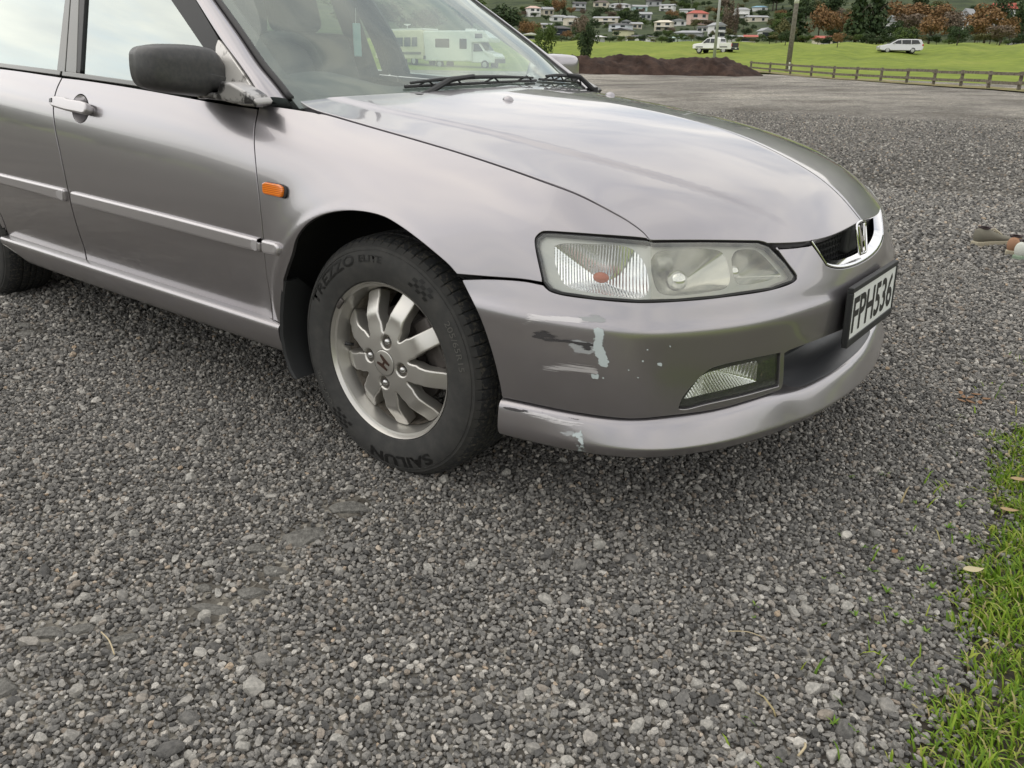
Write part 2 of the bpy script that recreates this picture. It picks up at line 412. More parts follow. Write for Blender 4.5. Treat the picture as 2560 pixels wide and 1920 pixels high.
mat('plate_white', (.78, .80, .78), .35)
mat('plate_black', (.012, .014, .012), .4)
m = mat('rubber', (.028, .028, .027), .75)
n1, r1 = noise_col(m, 30, (.036, .036, .035), (.058, .056, .052), lo=.4, hi=.75)
m = mat('tread_rubber', (.03, .03, .03), .85)
n1, r1 = noise_col(m, 110, (.022, .023, .025), (.105, .095, .075), lo=.50, hi=.72, detail=8)
mat('tyre_letter', (.007, .007, .007), .5)
mat('tyre_letter_grey', (.10, .098, .09), .65)
def glass(name, tint, f0=.08, rough=0., haze=None):
    m = bpy.data.materials.new(name); m.use_nodes = True; nt_ = m.node_tree; nt_.nodes.clear(); MATS[name] = m
    o = N(m, 'ShaderNodeOutputMaterial'); tr = N(m, 'ShaderNodeBsdfTransparent', Color=(*tint, 1)); gl = N(m, 'ShaderNodeBsdfGlossy', Roughness=rough); gl.inputs['Color'].default_value = (.92, 1., .97, 1) if 'glass' in name else (1, 1, 1, 1)
    # Schlick reflectance, the same from both sides of the pane
    ge_ = N(m, 'ShaderNodeNewGeometry'); dt = N(m, 'ShaderNodeVectorMath', operation='DOT_PRODUCT'); LK(m, ge_.outputs['Incoming'], dt.inputs[0]); LK(m, ge_.outputs['Normal'], dt.inputs[1])
    ab = N(m, 'ShaderNodeMath', operation='ABSOLUTE'); LK(m, dt.outputs['Value'], ab.inputs[0]); om = N(m, 'ShaderNodeMath', operation='SUBTRACT'); om.inputs[0].default_value = 1.; LK(m, ab.outputs[0], om.inputs[1])
    pw = N(m, 'ShaderNodeMath', operation='POWER'); LK(m, om.outputs[0], pw.inputs[0]); pw.inputs[1].default_value = 5.; ma = N(m, 'ShaderNodeMath', operation='MULTIPLY_ADD'); LK(m, pw.outputs[0], ma.inputs[0]); ma.inputs[1].default_value = 1-f0; ma.inputs[2].default_value = f0
    mx_ = N(m, 'ShaderNodeMixShader'); LK(m, ma.outputs[0], mx_.inputs[0]); LK(m, tr.outputs[0], mx_.inputs[1]); LK(m, gl.outputs[0], mx_.inputs[2])
    last = mx_.outputs[0]
    if haze:
        df = N(m, 'ShaderNodeBsdfDiffuse', Color=(*haze[0], 1)); m2 = N(m, 'ShaderNodeMixShader')
        tcn = N(m, 'ShaderNodeTexCoord'); nz_ = N(m, 'ShaderNodeTexNoise', Scale=haze[2], Detail=6); LK(m, tcn.outputs['Object'], nz_.inputs[0])
        mr = N(m, 'ShaderNodeMapRange'); mr.inputs['From Min'].default_value = .3; mr.inputs['From Max'].default_value = .7; mr.inputs['To Min'].default_value = haze[1]*.5; mr.inputs['To Max'].default_value = haze[1]*1.5
        LK(m, nz_.outputs[0], mr.inputs[0]); LK(m, mr.outputs[0], m2.inputs[0]); LK(m, last, m2.inputs[1]); LK(m, df.outputs[0], m2.inputs[2]); last = m2.outputs[0]
    LK(m, last, o.inputs[0]); return m
glass('windscreen_glass', (.80, .89, .83), .12, 0, ((.42, .46, .43), .17, 3))
glass('side_glass', (.22, .26, .24), .42)
glass('lens_clear', (.93, .95, .94), .06, .0, ((.62, .64, .60), .05, 9))
glass('lens_hazy', (.90, .91, .86), .07, .02, ((.54, .54, .50), .16, 16))
glass('fog_glass', (.88, .90, .88), .06, .01, ((.4, .4, .36), .05, 30))
# ================================================================== ground
hprof = nspline([0, 30, 45, 60, 75, 95, 130, 150, 200, 260, 400, 500, 560, 700, 900, 1500, 2600], [0, 0, 0, .10, .42, 1.45, 3.3, 4.2, 5.2, 8.4, 20, 35, 45, 84, 165, 300, 320])
hflat = nspline([0, 30, 60, 100, 200, 300, 450, 700, 1000, 2600], [0, 0, 0, .2, 2, 8, 26, 62, 90, 120])
def terrain(x, y):
    x = np.asarray(x, float); y = np.asarray(y, float); dx, dy = x-CAM[0], y-CAM[1]; D = np.hypot(dx, dy); th = np.degrees(np.arctan2(dy, dx)) % 360
    k = sstep((th-68)/16)*sstep((176-th)/16)
    bank = .55*np.exp(-((D-(112+6*np.sin(th*.5)))/9)**2)*sstep((118-th)/8)     # low grassy bank beyond the fence
    wob = .22*np.sin(th*1.9+D*.03)*sstep((D-70)/60)+.02*D*.25*np.sin(th*.35+1)*sstep((D-250)/200)
    z = np.where(D < 34, 0, hprof(D)*k+hflat(D)*(1-k)+(bank+wob)*k)
    return np.where(D < 34, 0, z*sstep((D-34)/6))
def ground_hit(q, d0=40, d1=900):
    d = ray(q); hl = math.hypot(d[0], d[1]); last = None
    for D in np.linspace(d0, d1, 900):
        P = CAM+d*(D/hl)
        if P[2] <= terrain(P[0], P[1]): return P
    return CAM+d*(d1/hl)
# terrain sheet, polar so that it is fine near and reaches the horizon
rad = np.concatenate([[.01], np.geomspace(1.2, 30, 14), np.arange(33, 160, 3.2), np.geomspace(162, 2600, 44)])
ang = np.radians(np.concatenate([np.arange(0, 70, 4), np.arange(70, 176, .8), np.arange(176, 360, 4)]))
na = len(ang); X = CAM[0]+rad[:, None]*np.cos(ang); Y = CAM[1]+rad[:, None]*np.sin(ang); Z = terrain(X, Y)
F = [(i*na+j, i*na+(j+1) % na, (i+1)*na+(j+1) % na, (i+1)*na+j)[::-1] for i in range(len(rad)-1) for j in range(na)]
m = mat('field_grass', (.1, .16, .02), .9, 0, .2)
tcn = N(m, 'ShaderNodeTexCoord')
def nz_(m, sc, det=4, st=None):
    n = N(m, 'ShaderNodeTexNoise', Scale=sc, Detail=det)
    if st: mp__ = N(m, 'ShaderNodeMapping'); mp__.inputs['Scale'].default_value = st; LK(m, tcn.outputs['Object'], mp__.inputs[0]); LK(m, mp__.outputs[0], n.inputs[0])
    else: LK(m, tcn.outputs['Object'], n.inputs[0])
    return n
n1 = nz_(m, .09, 5); n2 = nz_(m, .9, 6); n3 = nz_(m, 25, 3)
r1 = ramp(m, [(.30, (.095, .135, .02)), (.52, (.18, .235, .03)), (.75, (.29, .30, .065))]); LK(m, n1.outputs[0], r1.inputs[0])
r2 = ramp(m, [(.32, (.11, .16, .022)), (.68, (.26, .31, .045))]); LK(m, n2.outputs[0], r2.inputs[0])
mx_ = N(m, 'ShaderNodeMixRGB'); mx_.inputs[0].default_value = .5; LK(m, r1.outputs[0], mx_.inputs[1]); LK(m, r2.outputs[0], mx_.inputs[2])
# the hillside above the field is rough bush, not mown grass
sp = N(m, 'ShaderNodeSeparateXYZ'); LK(m, tcn.outputs['Object'], sp.inputs[0])
mr = N(m, 'ShaderNodeMapRange'); mr.inputs['From Min'].default_value = 4.6; mr.inputs['From Max'].default_value = 6.5; LK(m, sp.outputs[2], mr.inputs[0])
nb = nz_(m, .12, 7); rb = ramp(m, [(.35, (.03, .045, .02)), (.6, (.06, .08, .032)), (.8, (.11, .11, .05))]); LK(m, nb.outputs[0], rb.inputs[0])
mx2 = N(m, 'ShaderNodeMixRGB'); LK(m, mr.outputs[0], mx2.inputs[0]); LK(m, mx_.outputs[0], mx2.inputs[1]); LK(m, rb.outputs[0], mx2.inputs[2])
LK(m, mx2.outputs[0], bsdf(m).inputs['Base Color']); bump(m, n2.outputs[0], .6, .4)
g = obj('ground', np.stack([X, Y, Z], 2).reshape(-1, 3), F, 'field_grass'); g['kind'] = 'structure'
# ---- gravel lot
gb = [(2282, 1920), (2270, 1848), (2293, 1787), (2330, 1742), (2400, 1700), (2412, 1610), (2381, 1521), (2392, 1432), (2459, 1355), (2481, 1288), (2470, 1210), (2481, 1111), (2540, 1061)]
edge_near = np.array([on(q, 2, .02)[:2] for q in gb]); edge_near = crom(edge_near, .03)
lotz = lambda P: terrain(P[:, 0], P[:, 1])+.010+.0012*np.hypot(P[:, 0]-CAM[0], P[:, 1]-CAM[1])*(np.hypot(P[:, 0]-CAM[0], P[:, 1]-CAM[1]) > 20)
far_px = [(2660, 222), (2560, 217), (2440, 212), (2300, 206), (2200, 202), (2100, 198), (1990, 192), (1920, 189), (1840, 188)]
far = [ground_hit(q, 30, 140)[:2] for q in far_px]
th_last = math.atan2(far[-1][1]-CAM[1], far[-1][0]-CAM[0])
for a in np.radians([121, 127, 135, 145, 155]): far.append((CAM[0]+66*math.cos(a), CAM[1]+66*math.sin(a)))
out_poly = np.vstack([[(1.5, -1.6), (1.62, -2.6), (1.9, -4.5), (3, -9), (4, -20), (6, -110), (-130, -110)][::-1], edge_near, [(1.55, .62), (2.3, .95), (4.5, 1.7), (9, 3), (22, 6), (24, 20), (16, 34)], far, [(-130, 40), (-130, 0)]])
d_ = np.linalg.norm(np.diff(out_poly, axis=0, append=out_poly[:1]), axis=1)
dense = []
for i in range(len(out_poly)):
    a, b = out_poly[i], out_poly[(i+1) % len(out_poly)]; n = max(1, int(np.linalg.norm(b-a)/2.2)); dense += [a+(b-a)*t for t in np.linspace(0, 1, n, endpoint=False)]
LOT = np.array(dense)
def lot_mesh():
    p = LOT if area2(LOT) > 0 else LOT[::-1]; gx, gy = np.meshgrid(np.arange(-64, 30, 1.7), np.arange(-47, 75, 1.7), indexing='ij'); Q = np.stack([gx.ravel(), gy.ravel()], 1); g2 = np.stack([a.ravel() for a in np.meshgrid(np.arange(-128, 8, 7.), np.arange(-108, 60, 7.), indexing='ij')], 1); Q = np.vstack([Q, g2[(g2[:, 0] < -66) | (g2[:, 1] < -49)]]); Q = Q[inside(Q, p)]; Q = Q[edgedist(Q, p) > .8]
    pts = [Vector(q) for q in p]+[Vector(q) for q in Q]; n = len(p)
    v2, e2, f2, *_ = delaunay_2d_cdt(pts, [(i, (i+1) % n) for i in range(n)], [], 0, 1e-6); V = np.array([tuple(v) for v in v2]); T = np.array([f for f in f2 if len(f) == 3]); T = T[inside(V[T].mean(1), p)]
    a = V[T[:, 1]]-V[T[:, 0]]; b = V[T[:, 2]]-V[T[:, 0]]; fl_ = (a[:, 0]*b[:, 1]-a[:, 1]*b[:, 0]) < 0; T[fl_] = T[fl_][:, ::-1]
    return np.column_stack([V, lotz(V)]), [tuple(t) for t in T]
m = mat('gravel_bed', (.1, .1, .095), .95, 0, .25)
tcn = N(m, 'ShaderNodeTexCoord')
vo = N(m, 'ShaderNodeTexVoronoi', Scale=62.); LK(m, tcn.outputs['Object'], vo.inputs['Vector'])
vr = ramp(m, [(.0, (.058, .054, .049)), (.35, (.105, .101, .095)), (.75, (.155, .151, .143)), (.95, (.28, .273, .258))]); sc = N(m, 'ShaderNodeSeparateColor'); LK(m, vo.outputs['Color'], sc.inputs[0]); LK(m, sc.outputs[0], vr.inputs[0])
n1 = nz_(m, .55, 6, (1, .45, 1)); r1 = ramp(m, [(.36, (.66, .64, .61)), (.5, (.98, .97, .95)), (.66, (1.25, 1.22, 1.16))]); LK(m, n1.outputs[0], r1.inputs[0])
mu = N(m, 'ShaderNodeMixRGB', blend_type='MULTIPLY'); mu.inputs[0].default_value = 1; LK(m, vr.outputs[0], mu.inputs[1]); LK(m, r1.outputs[0], mu.inputs[2])
n5 = nz_(m, .07, 4, (1, .6, 1)); r5 = ramp(m, [(.38, (.74, .72, .69)), (.62, (1.2, 1.18, 1.12))]); LK(m, n5.outputs[0], r5.inputs[0])
mu2 = N(m, 'ShaderNodeMixRGB', blend_type='MULTIPLY'); mu2.inputs[0].default_value = 1; LK(m, mu.outputs[0], mu2.inputs[1]); LK(m, r5.outputs[0], mu2.inputs[2])
# far bed paler: dust, plus lit stone tops painted into the colour; coarse speckle that survives at a distance
sp = N(m, 'ShaderNodeSeparateXYZ'); LK(m, tcn.outputs['Object'], sp.inputs[0]); mr = N(m, 'ShaderNodeMapRange'); mr.inputs['From Min'].default_value = 6; mr.inputs['From Max'].default_value = 22; mr.inputs['To Min'].default_value = 1.; mr.inputs['To Max'].default_value = 1.85; LK(m, sp.outputs[1], mr.inputs[0])
vs2 = N(m, 'ShaderNodeTexVoronoi', Scale=9.); LK(m, tcn.outputs['Object'], vs2.inputs['Vector']); s2 = N(m, 'ShaderNodeSeparateColor'); LK(m, vs2.outputs['Color'], s2.inputs[0]); m2_ = N(m, 'ShaderNodeMapRange'); m2_.inputs['To Min'].default_value = .74; m2_.inputs['To Max'].default_value = 1.3; LK(m, s2.outputs[0], m2_.inputs[0])
mm = N(m, 'ShaderNodeMath', operation='MULTIPLY'); LK(m, mr.outputs[0], mm.inputs[0]); LK(m, m2_.outputs[0], mm.inputs[1])
mu3 = N(m, 'ShaderNodeVectorMath', operation='SCALE'); LK(m, mu2.outputs[0], mu3.inputs[0]); LK(m, mm.outputs[0], mu3.inputs['Scale'])
LK(m, mu3.outputs[0], bsdf(m).inputs['Base Color'])
bump(m, vo.outputs['Distance'], 1., .012)
V, F = lot_mesh(); lot = obj('gravel_lot', V, F, 'gravel_bed', None, False); lot['kind'] = 'structure'
# ---- loose stones
def stone_mesh(seed, sub=2, flat=.80):
    r_ = np.random.default_rng(seed); bm = bmesh.new(); bmesh.ops.create_icosphere(bm, subdivisions=sub, radius=1.)
    V = np.array([v.co[:] for v in bm.verts]); V *= np.array([1+r_.uniform(-.1, .45), 1-r_.uniform(0, .25), flat*r_.uniform(.75, 1.25)])
    for _ in range(13):                      # planar breaks make it angular
        n = r_.normal(size=3); n /= np.linalg.norm(n); h = r_.uniform(.55, .85)*np.abs(V@n).max(); d = V@n-h; k = d > 0; V[k] -= np.outer(d[k]*.97, n)
    V += r_.normal(0, .018, V.shape)
    for v, c in zip(bm.verts, V): v.co = c
    me = bpy.data.meshes.new('stone'); bm.to_mesh(me); bm.free(); me.polygons.foreach_set('use_smooth', [True]*len(me.polygons)); me.set_sharp_from_angle(angle=R(30))
    return me
m = mat('stone_mix', (.15, .15, .14), .85, 0, .3)
oi = N(m, 'ShaderNodeObjectInfo')
rr = ramp(m, [(0, (.085, .084, .081)), (.20, (.145, .142, .136)), (.47, (.212, .207, .195)), (.70, (.285, .276, .257)), (.83, (.37, .356, .328)), (.90, (.26, .22, .18)), (.93, (.48, .465, .43)), (.985, (.52, .50, .46)), (1, (.44, .34, .24))]); LK(m, oi.outputs['Random'], rr.inputs[0])
tcn = N(m, 'ShaderNodeTexCoord'); nn_ = N(m, 'ShaderNodeTexNoise', Scale=2.2, Detail=5); LK(m, tcn.outputs['Object'], nn_.inputs[0]); r3 = ramp(m, [(.3, (.72, .72, .72)), (.7, (1.22, 1.2, 1.17))]); LK(m, nn_.outputs[0], r3.inputs[0])
mu = N(m, 'ShaderNodeMixRGB', blend_type='MULTIPLY'); mu.inputs[0].default_value = 1; LK(m, rr.outputs[0], mu.inputs[1]); LK(m, r3.outputs[0], mu.inputs[2]); LK(m, mu.outputs[0], bsdf(m).inputs['Base Color'])
bump(m, nn_.outputs[0], .25, .4)
STONES = [stone_mesh(100+i) for i in range(14)]
for me in STONES: me.materials.append(MATS['stone_mix'])
scol = bpy.data.collections.new('stone_kinds')
for me in STONES: scol.objects.link(bpy.data.objects.new('stone_kind', me))
def visible(P, mx=260, my0=-60, my1=2100):
    d = P-CAM; z = d@fw; q = pr(P); return (z > .2) & (q[:, 0] > -mx) & (q[:, 0] < 2560+mx) & (q[:, 1] > my0) & (q[:, 1] < my1)
ROCKS = [(870, 1269, 108, 55), (758, 1338, 100, 80), (631, 1483, 74, 32), (527, 1522, 110, 36), (512, 1468, 60, 26), (119, 1583, 76, 40), (311, 1594, 62, 34), (10, 1723, 60, 60), (56, 812, 46, 18), (70, 831, 66, 22), (640, 1372, 50, 40), (200, 1570, 60, 40), (690, 1430, 70, 30)]
rock_xy = np.array([on((x, y), 2, .012)[:2] for x, y, w, h in ROCKS]); rock_r = np.array([w/2*np.linalg.norm(on((x, y), 2, 0)-CAM)/FPX for x, y, w, h in ROCKS])
pts, scl = [], []
def layer(d0, d1, sp, r0, r1, keep=1., z0=0.):
    n = int(2.4*d1/sp)+2; gx, gy = np.meshgrid(np.arange(n)-n/2, np.arange(n)-n/2, indexing='ij'); P = np.stack([(gx+(gy % 2)*.5).ravel(), (gy*.87).ravel()], 1)*sp
    D = np.hypot(P[:, 0], P[:, 1]); k = (D > d0) & (D < d1) & (P@fw[:2] > 0); P = P[k]; P = P+rng.uniform(-.42, .42, P.shape)*sp+CAM[:2]
    if keep < 1: P = P[rng.random(len(P)) < keep]
    Q = np.column_stack([P, np.zeros(len(P))]); Q = Q[visible(Q)]
    k = inside(Q[:, :2], LOT); O_ = Q[~k]; Q = Q[k]
    if d1 < 6 and len(O_):                   # stray stones pressed into the soil beyond the edge
        do = np.min(np.linalg.norm(O_[:, None, :2]-edge_near[None, ::6], axis=2), axis=1); O_ = O_[(do < .11) & (rng.random(len(O_)) < .75*(1-do/.11))]; O_[:, 2] -= .0
    # stones thin out towards the grass edge and over the bare earth around the half-buried rocks
    d = np.min(np.linalg.norm(Q[:, None, :2]-edge_near[None, ::6], axis=2), axis=1); Q = Q[rng.random(len(Q)) < np.clip(.6+d/.12, 0, 1)]
    dr = np.min(np.linalg.norm(Q[:, None, :2]-rock_xy[None], axis=2)/rock_r[None], axis=1); Q = Q[(dr > .72) & (rng.random(len(Q)) < np.clip((dr-.5)/1.0, .25, 1))]
    if d1 > 20: Q = Q[rng.random(len(Q)) < np.clip((27-np.hypot(Q[:, 0]-CAM[0], Q[:, 1]-CAM[1]))/15, 0, 1)]
    if d1 < 6 and len(O_): Q = np.vstack([Q, O_])
    s = rng.uniform(0, 1, len(Q))**1.7*(r1-r0)+r0
    Q[:, 2] = z0+.010+s*rng.uniform(.25, .62, len(Q)); pts.append(Q); scl.append(s)
layer(.8, 3.0, .0098, .0046, .0071); layer(.8, 3.0, .0175, .0062, .0095, .5, .004)
layer(3.0, 5.0, .0130, .0056, .0090); layer(3.0, 5.0, .030, .009, .014, .45, .004)
layer(5.0, 8, .028, .010, .017); layer(8, 26, .056, .010, .020)
pts = np.vstack(pts); scl = np.concatenate(scl)
me = bpy.data.meshes.new('gravel'); me.from_pydata([tuple(p) for p in pts], [], [])
at_ = me.attributes.new('scl', 'FLOAT', 'POINT'); at_.data.foreach_set('value', scl.astype(np.float32))
gro = link('gravel', me, 'stone_mix', lot); gro['kind'] = 'stuff'
ng = bpy.data.node_groups.new('gravel_scatter', 'GeometryNodeTree'); ng.interface.new_socket('Geometry', in_out='INPUT', socket_type='NodeSocketGeometry'); ng.interface.new_socket('Geometry', in_out='OUTPUT', socket_type='NodeSocketGeometry')
gi = ng.nodes.new('NodeGroupInput'); go = ng.nodes.new('NodeGroupOutput'); ip = ng.nodes.new('GeometryNodeInstanceOnPoints'); ci = ng.nodes.new('GeometryNodeCollectionInfo')
ci.inputs['Collection'].default_value = scol; ci.inputs['Separate Children'].default_value = True
na_ = ng.nodes.new('GeometryNodeInputNamedAttribute'); na_.data_type = 'FLOAT'; na_.inputs['Name'].default_value = 'scl'
rv = ng.nodes.new('FunctionNodeRandomValue'); rv.data_type = 'FLOAT_VECTOR'; rv.inputs[0].default_value = (-.5, -.5, 0); rv.inputs[1].default_value = (.5, .5, 6.283)
ip.inputs['Pick Instance'].default_value = True; l_ = ng.links.new
l_(gi.outputs[0], ip.inputs['Points']); l_(ci.outputs[0], ip.inputs['Instance']); l_(rv.outputs[0], ip.inputs['Rotation']); l_(na_.outputs[0], ip.inputs['Scale']); l_(ip.outputs[0], go.inputs[0])
gro.modifiers.new('scatter', 'NODES').node_group = ng
print('gravel stones', len(pts))
# the largest stones, one object each
def place_stone(me, P, s, rot, parent=lot):
    o = bpy.data.objects.new('stone', me); COL.objects.link(o); o.parent = parent; o.location = P; o.scale = s if hasattr(s, '__len__') else (s, s, s); o.rotation_euler = rot; return o
m = mat('rock_flat', (.14, .135, .12), .9, 0, .3); n1, r1 = noise_col(m, 3.2, (.14, .136, .124), (.27, .262, .238), detail=8); bump(m, n1.outputs[0], .5, .3)
RK = [stone_mesh(300+i, 3, .5) for i in range(5)]
for me in RK: me.materials.append(MATS['rock_flat'])
for i, ((x, y, w, h), c, r_) in enumerate(zip(ROCKS, rock_xy, rock_r)):
    # its outline in the picture gives width and depth on the ground; it is mostly buried
    hy = h/2*np.linalg.norm(on((x, y), 2, 0)-CAM)/FPX/max(.35, abs(ray((x, y))[2]))
    place_stone(RK[i % 5], (c[0], c[1], .006), (r_*.92, hy*.92, .030), (0, 0, YAW-math.pi/2+rng.uniform(-.2, .2)))
m = mat('stone_pale', (.36, .35, .32), .8, 0, .3); n1, r1 = noise_col(m, 3, (.24, .235, .215), (.44, .42, .38))
BIGP = [(635, 1725, 20, 1), (655, 1653, 16, 0), (715, 1598, 13, 0), (1310, 1345, 9, 0), (2440, 1790, 0, 0), (545, 1485, 9, 1), (520, 1415, 11, 1), (2160, 1750, 13, 0), (2215, 1770, 16, 0), (420, 1885, 20, 0), (2110, 1830, 18, 0), (1980, 1500, 10, 0), (2190, 1340, 12, 0), (1550, 1180, 7, 1), (850, 1430, 11, 1), (700, 1255, 0, 0)]
big = [(on((x, y), 2, .012), r_*1.5, pale) for x, y, r_, pale in BIGP if r_]
cnt = 0
PALE = [m_.copy() for m_ in STONES]
for me in PALE: me.materials.clear(); me.materials.append(MATS['stone_pale'])
for P, r_, pale in big:
    s = r_*np.linalg.norm(P-CAM)/FPX; place_stone((PALE if pale else STONES)[cnt % 14], (P[0], P[1], .010+s*.35), s, (rng.uniform(-.3, .3), rng.uniform(-.3, .3), rng.uniform(0, 6.28))); cnt += 1
while cnt < 285:
    q = (rng.uniform(-40, 2400), rng.uniform(950, 1990)**1.0); P = on(q, 2, .012)
    if not inside(P[None, :2], LOT)[0] or np.min(np.linalg.norm(edge_near-P[:2], axis=1)) < .05: continue
    s = rng.uniform(.0095, .0160)*(1.25 if rng.random() < .18 else 1); place_stone((PALE if rng.random() < .42 else STONES)[rng.integers(14)], (P[0], P[1], .011+s*.42), s, (rng.uniform(-.4, .4), rng.uniform(-.4, .4), rng.uniform(0, 6.28))); cnt += 1
# ---- grass along the edge of the lot
def grass_mesh():
    gx = np.arange(.95, 2.9, .0072); gy = np.arange(-2.0, 1.35, .0072); GX, GY = np.meshgrid(gx, gy, indexing='ij'); P = np.stack([GX.ravel(), GY.ravel()], 1)+rng.uniform(-.006, .006, (GX.size, 2))
    ed0 = np.min(np.linalg.norm(P[:, None]-edge_near[None, ::8], axis=2), axis=1) if len(P) < 1 else None
    wv_ = .018*np.sin(P[:, 1]*31)+.02*np.sin(P[:, 1]*73+P[:, 0]*40); io = inside(P+np.column_stack([wv_, 0*wv_]), LOT); P = np.vstack([P[~io], (lambda A_: A_[rng.random(len(A_)) < .012*(1+np.sin(A_[:, 1]*40)*np.sin(A_[:, 0]*33))])(P[io & (P[:, 0] > edge_near[:, 0].min()-.12)])]); Q = np.column_stack([P, np.zeros(len(P))]); Q = Q[visible(Q, 240)]
    ed = np.min(np.linalg.norm(Q[:, None, :2]-edge_near[None, ::4], axis=2), axis=1)
    clump = .5+.5*np.sin(Q[:, 0]*23+np.sin(Q[:, 1]*17)*2)*np.sin(Q[:, 1]*19+1.3)
    keep = rng.random(len(Q)) < np.clip(.45+ed/.09, 0, 1)*(.72+.28*clump); Q = Q[keep]; ed = ed[keep]; clump = clump[keep]
    n = len(Q); L_ = rng.uniform(.026, .066, n)*(.7+.55*clump)*np.clip(.45+ed/.2, 0, 1); az = rng.uniform(0, 2*math.pi, n); az = np.where(rng.random(n) < .35, np.pi+rng.normal(0, .7, n), az); lean = rng.uniform(.25, 1.25, n); w = rng.uniform(.0014, .0030, n)
    dirs = np.column_stack([np.cos(az), np.sin(az), np.zeros(n)]); side = np.column_stack([-np.sin(az), np.cos(az), np.zeros(n)]); V = np.zeros((n, 7, 3))
    for k, t in enumerate((0, .38, .72)):
        c = Q+dirs*(L_*lean*t**1.6)[:, None]*.75; c[:, 2] = L_*(t-.30*lean*t*t)*1.0; wd = (w*(1-.35*t))[:, None]
        V[:, 2*k] = c-side*wd; V[:, 2*k+1] = c+side*wd
    c = Q+dirs*(L_*lean)[:, None]*.75; c[:, 2] = L_*(1-.42*lean); V[:, 6] = c
    b = (np.arange(n)*7)[:, None]; F4 = np.vstack([b+np.array([0, 1, 3, 2]), b+np.array([2, 3, 5, 4])]); F3 = b+np.array([4, 5, 6])
    return V.reshape(-1, 3), [tuple(f) for f in F4.tolist()]+[tuple(f) for f in F3.tolist()], n
m = mat('blade', (.12, .22, .03), .55, 0, .35); gn = N(m, 'ShaderNodeNewGeometry'); r1 = ramp(m, [(0, (.11, .21, .018)), (.35, (.19, .33, .028)), (.68, (.31, .44, .045)), (.86, (.44, .50, .09)), (.95, (.50, .44, .2)), (1, (.55, .44, .26))]); LK(m, gn.outputs['Random Per Island'], r1.inputs[0]); LK(m, r1.outputs[0], bsdf(m).inputs['Base Color'])
tl = N(m, 'ShaderNodeBsdfTranslucent'); LK(m, r1.outputs[0], tl.inputs[0]); ms = N(m, 'ShaderNodeMixShader'); ms.inputs[0].default_value = .4; LK(m, bsdf(m).outputs[0], ms.inputs[1]); LK(m, tl.outputs[0], ms.inputs[2]); LK(m, ms.outputs[0], m.node_tree.nodes['Material Output'].inputs[0])
V, F, n = grass_mesh(); print('blades', n); gso = obj('grass', V, F, 'blade', None, False); tag(gso, 'fresh green lawn grass along the edge of the gravel', 'grass', kind='stuff')
m = mat('soil', (.05, .042, .032), .95); noise_col(m, 40, (.03, .026, .02), (.085, .07, .052))
P = np.vstack([edge_near, [(1.55, .62), (2.9, .8), (2.9, -2.2), (1.45, -2.2)]]); sso = obj('soil_strip', [(x, y, .006) for x, y in P], [tuple(range(len(P)))], 'soil', None, False); sso['kind'] = 'structure'
# ================================================================== the silver car
car = empty('parked_car', (0, 0, 0))
tag(car, 'silver-grey sedan with a scraped front bumper corner parked on the gravel', 'car')
# ---- surface A: side of the body, front wing and headlamp skin (13 stations along, 9 rows up)
def rowset():
    S = []
    def door(x, wf=1.):
        b = .906+(-.47-x)*.049
        return [(x, .795*wf, .29), (x, .818*wf, .36), (x, .834*wf, .45), (x, .8445*wf, .56), (x, .844*wf, .66), (x, .836*wf, b-.165), (x, .824*wf, b-.10), (x, .806*wf, b-.045), (x, .772*wf, b+.015)]
    for x, k in ((-3.6, .93), (-3.0, .985), (-2.2, 1.), (-1.5, 1.), (-.95, 1.), (-.55, 1.)): S.append(door(x, k))
    S.append([(-.25, .80, .29), (-.25, .818, .36), (-.25, .832, .45), (-.25, .842, .56), (-.25, .842, .66), (-.25, .832, .745), (-.25, .812, .81), (-.245, .77, .865), (-.24, .685, .902)])
    S.append([(.08, .80, .29), (.08, .818, .36), (.08, .832, .45), (.08, .840, .56), (.08, .836, .64), (.08, .824, .715), (.08, .80, .775), (.075, .762, .825), (.07, .690, .862)])
    S.append([(.30, .80, .29), (.30, .818, .36), (.30, .832, .45), (.30, .836, .55), (.30, .828, .63), (.295, .812, .69), (.29, .79, .745), (.285, .755, .79), (.28, .692, .828)])
    S.append([(.46, .79, .29), (.46, .808, .36), (.465, .822, .45), (.465, .822, .55), (.46, .81, .605), (.455, .795, .655), (.45, .775, .70), (.44, .745, .75), (.42, .685, .803)])
    S.append([(.57, .765, .29), (.585, .78, .36), (.60, .79, .46), (.60, .788, .55), (.592, .778, .60), (.58, .758, .645), (.565, .728, .69), (.545, .69, .73), (.51, .64, .782)])
    S.append([(.66, .73, .29), (.68, .745, .36), (.695, .755, .46), (.695, .748, .55), (.685, .738, .598), (.672, .713, .64), (.655, .675, .682), (.63, .635, .722), (.59, .585, .77)])
    S.append([(.725, .67, .29), (.74, .68, .36), (.755, .69, .46), (.755, .682, .55), (.744, .672, .594), (.732, .64, .635), (.718, .60, .672), (.70, .56, .712), (.665, .51, .755)])
    S.append([(.79, .575, .29), (.805, .58, .36), (.815, .59, .46), (.81, .59, .55), (.797, .588, .59), (.787, .55, .63), (.775, .505, .668), (.758, .46, .70), (.73, .41, .738)])
    S.append([(.85, .43, .29), (.86, .435, .36), (.87, .44, .46), (.86, .44, .55), (.845, .435, .586), (.837, .405, .625), (.826, .365, .66), (.81, .33, .69), (.79, .295, .718)])
    S.append([(.88, .30, .29), (.89, .30, .36), (.895, .30, .46), (.885, .30, .55), (.868, .30, .58), (.862, .28, .62), (.853, .25, .66), (.836, .22, .69), (.82, .20, .712)])
    return np.array(S)
CA = rowset(); CA[:, :, 1] *= -1
WC = np.array([0., .317])                    # wheel centre in the side view
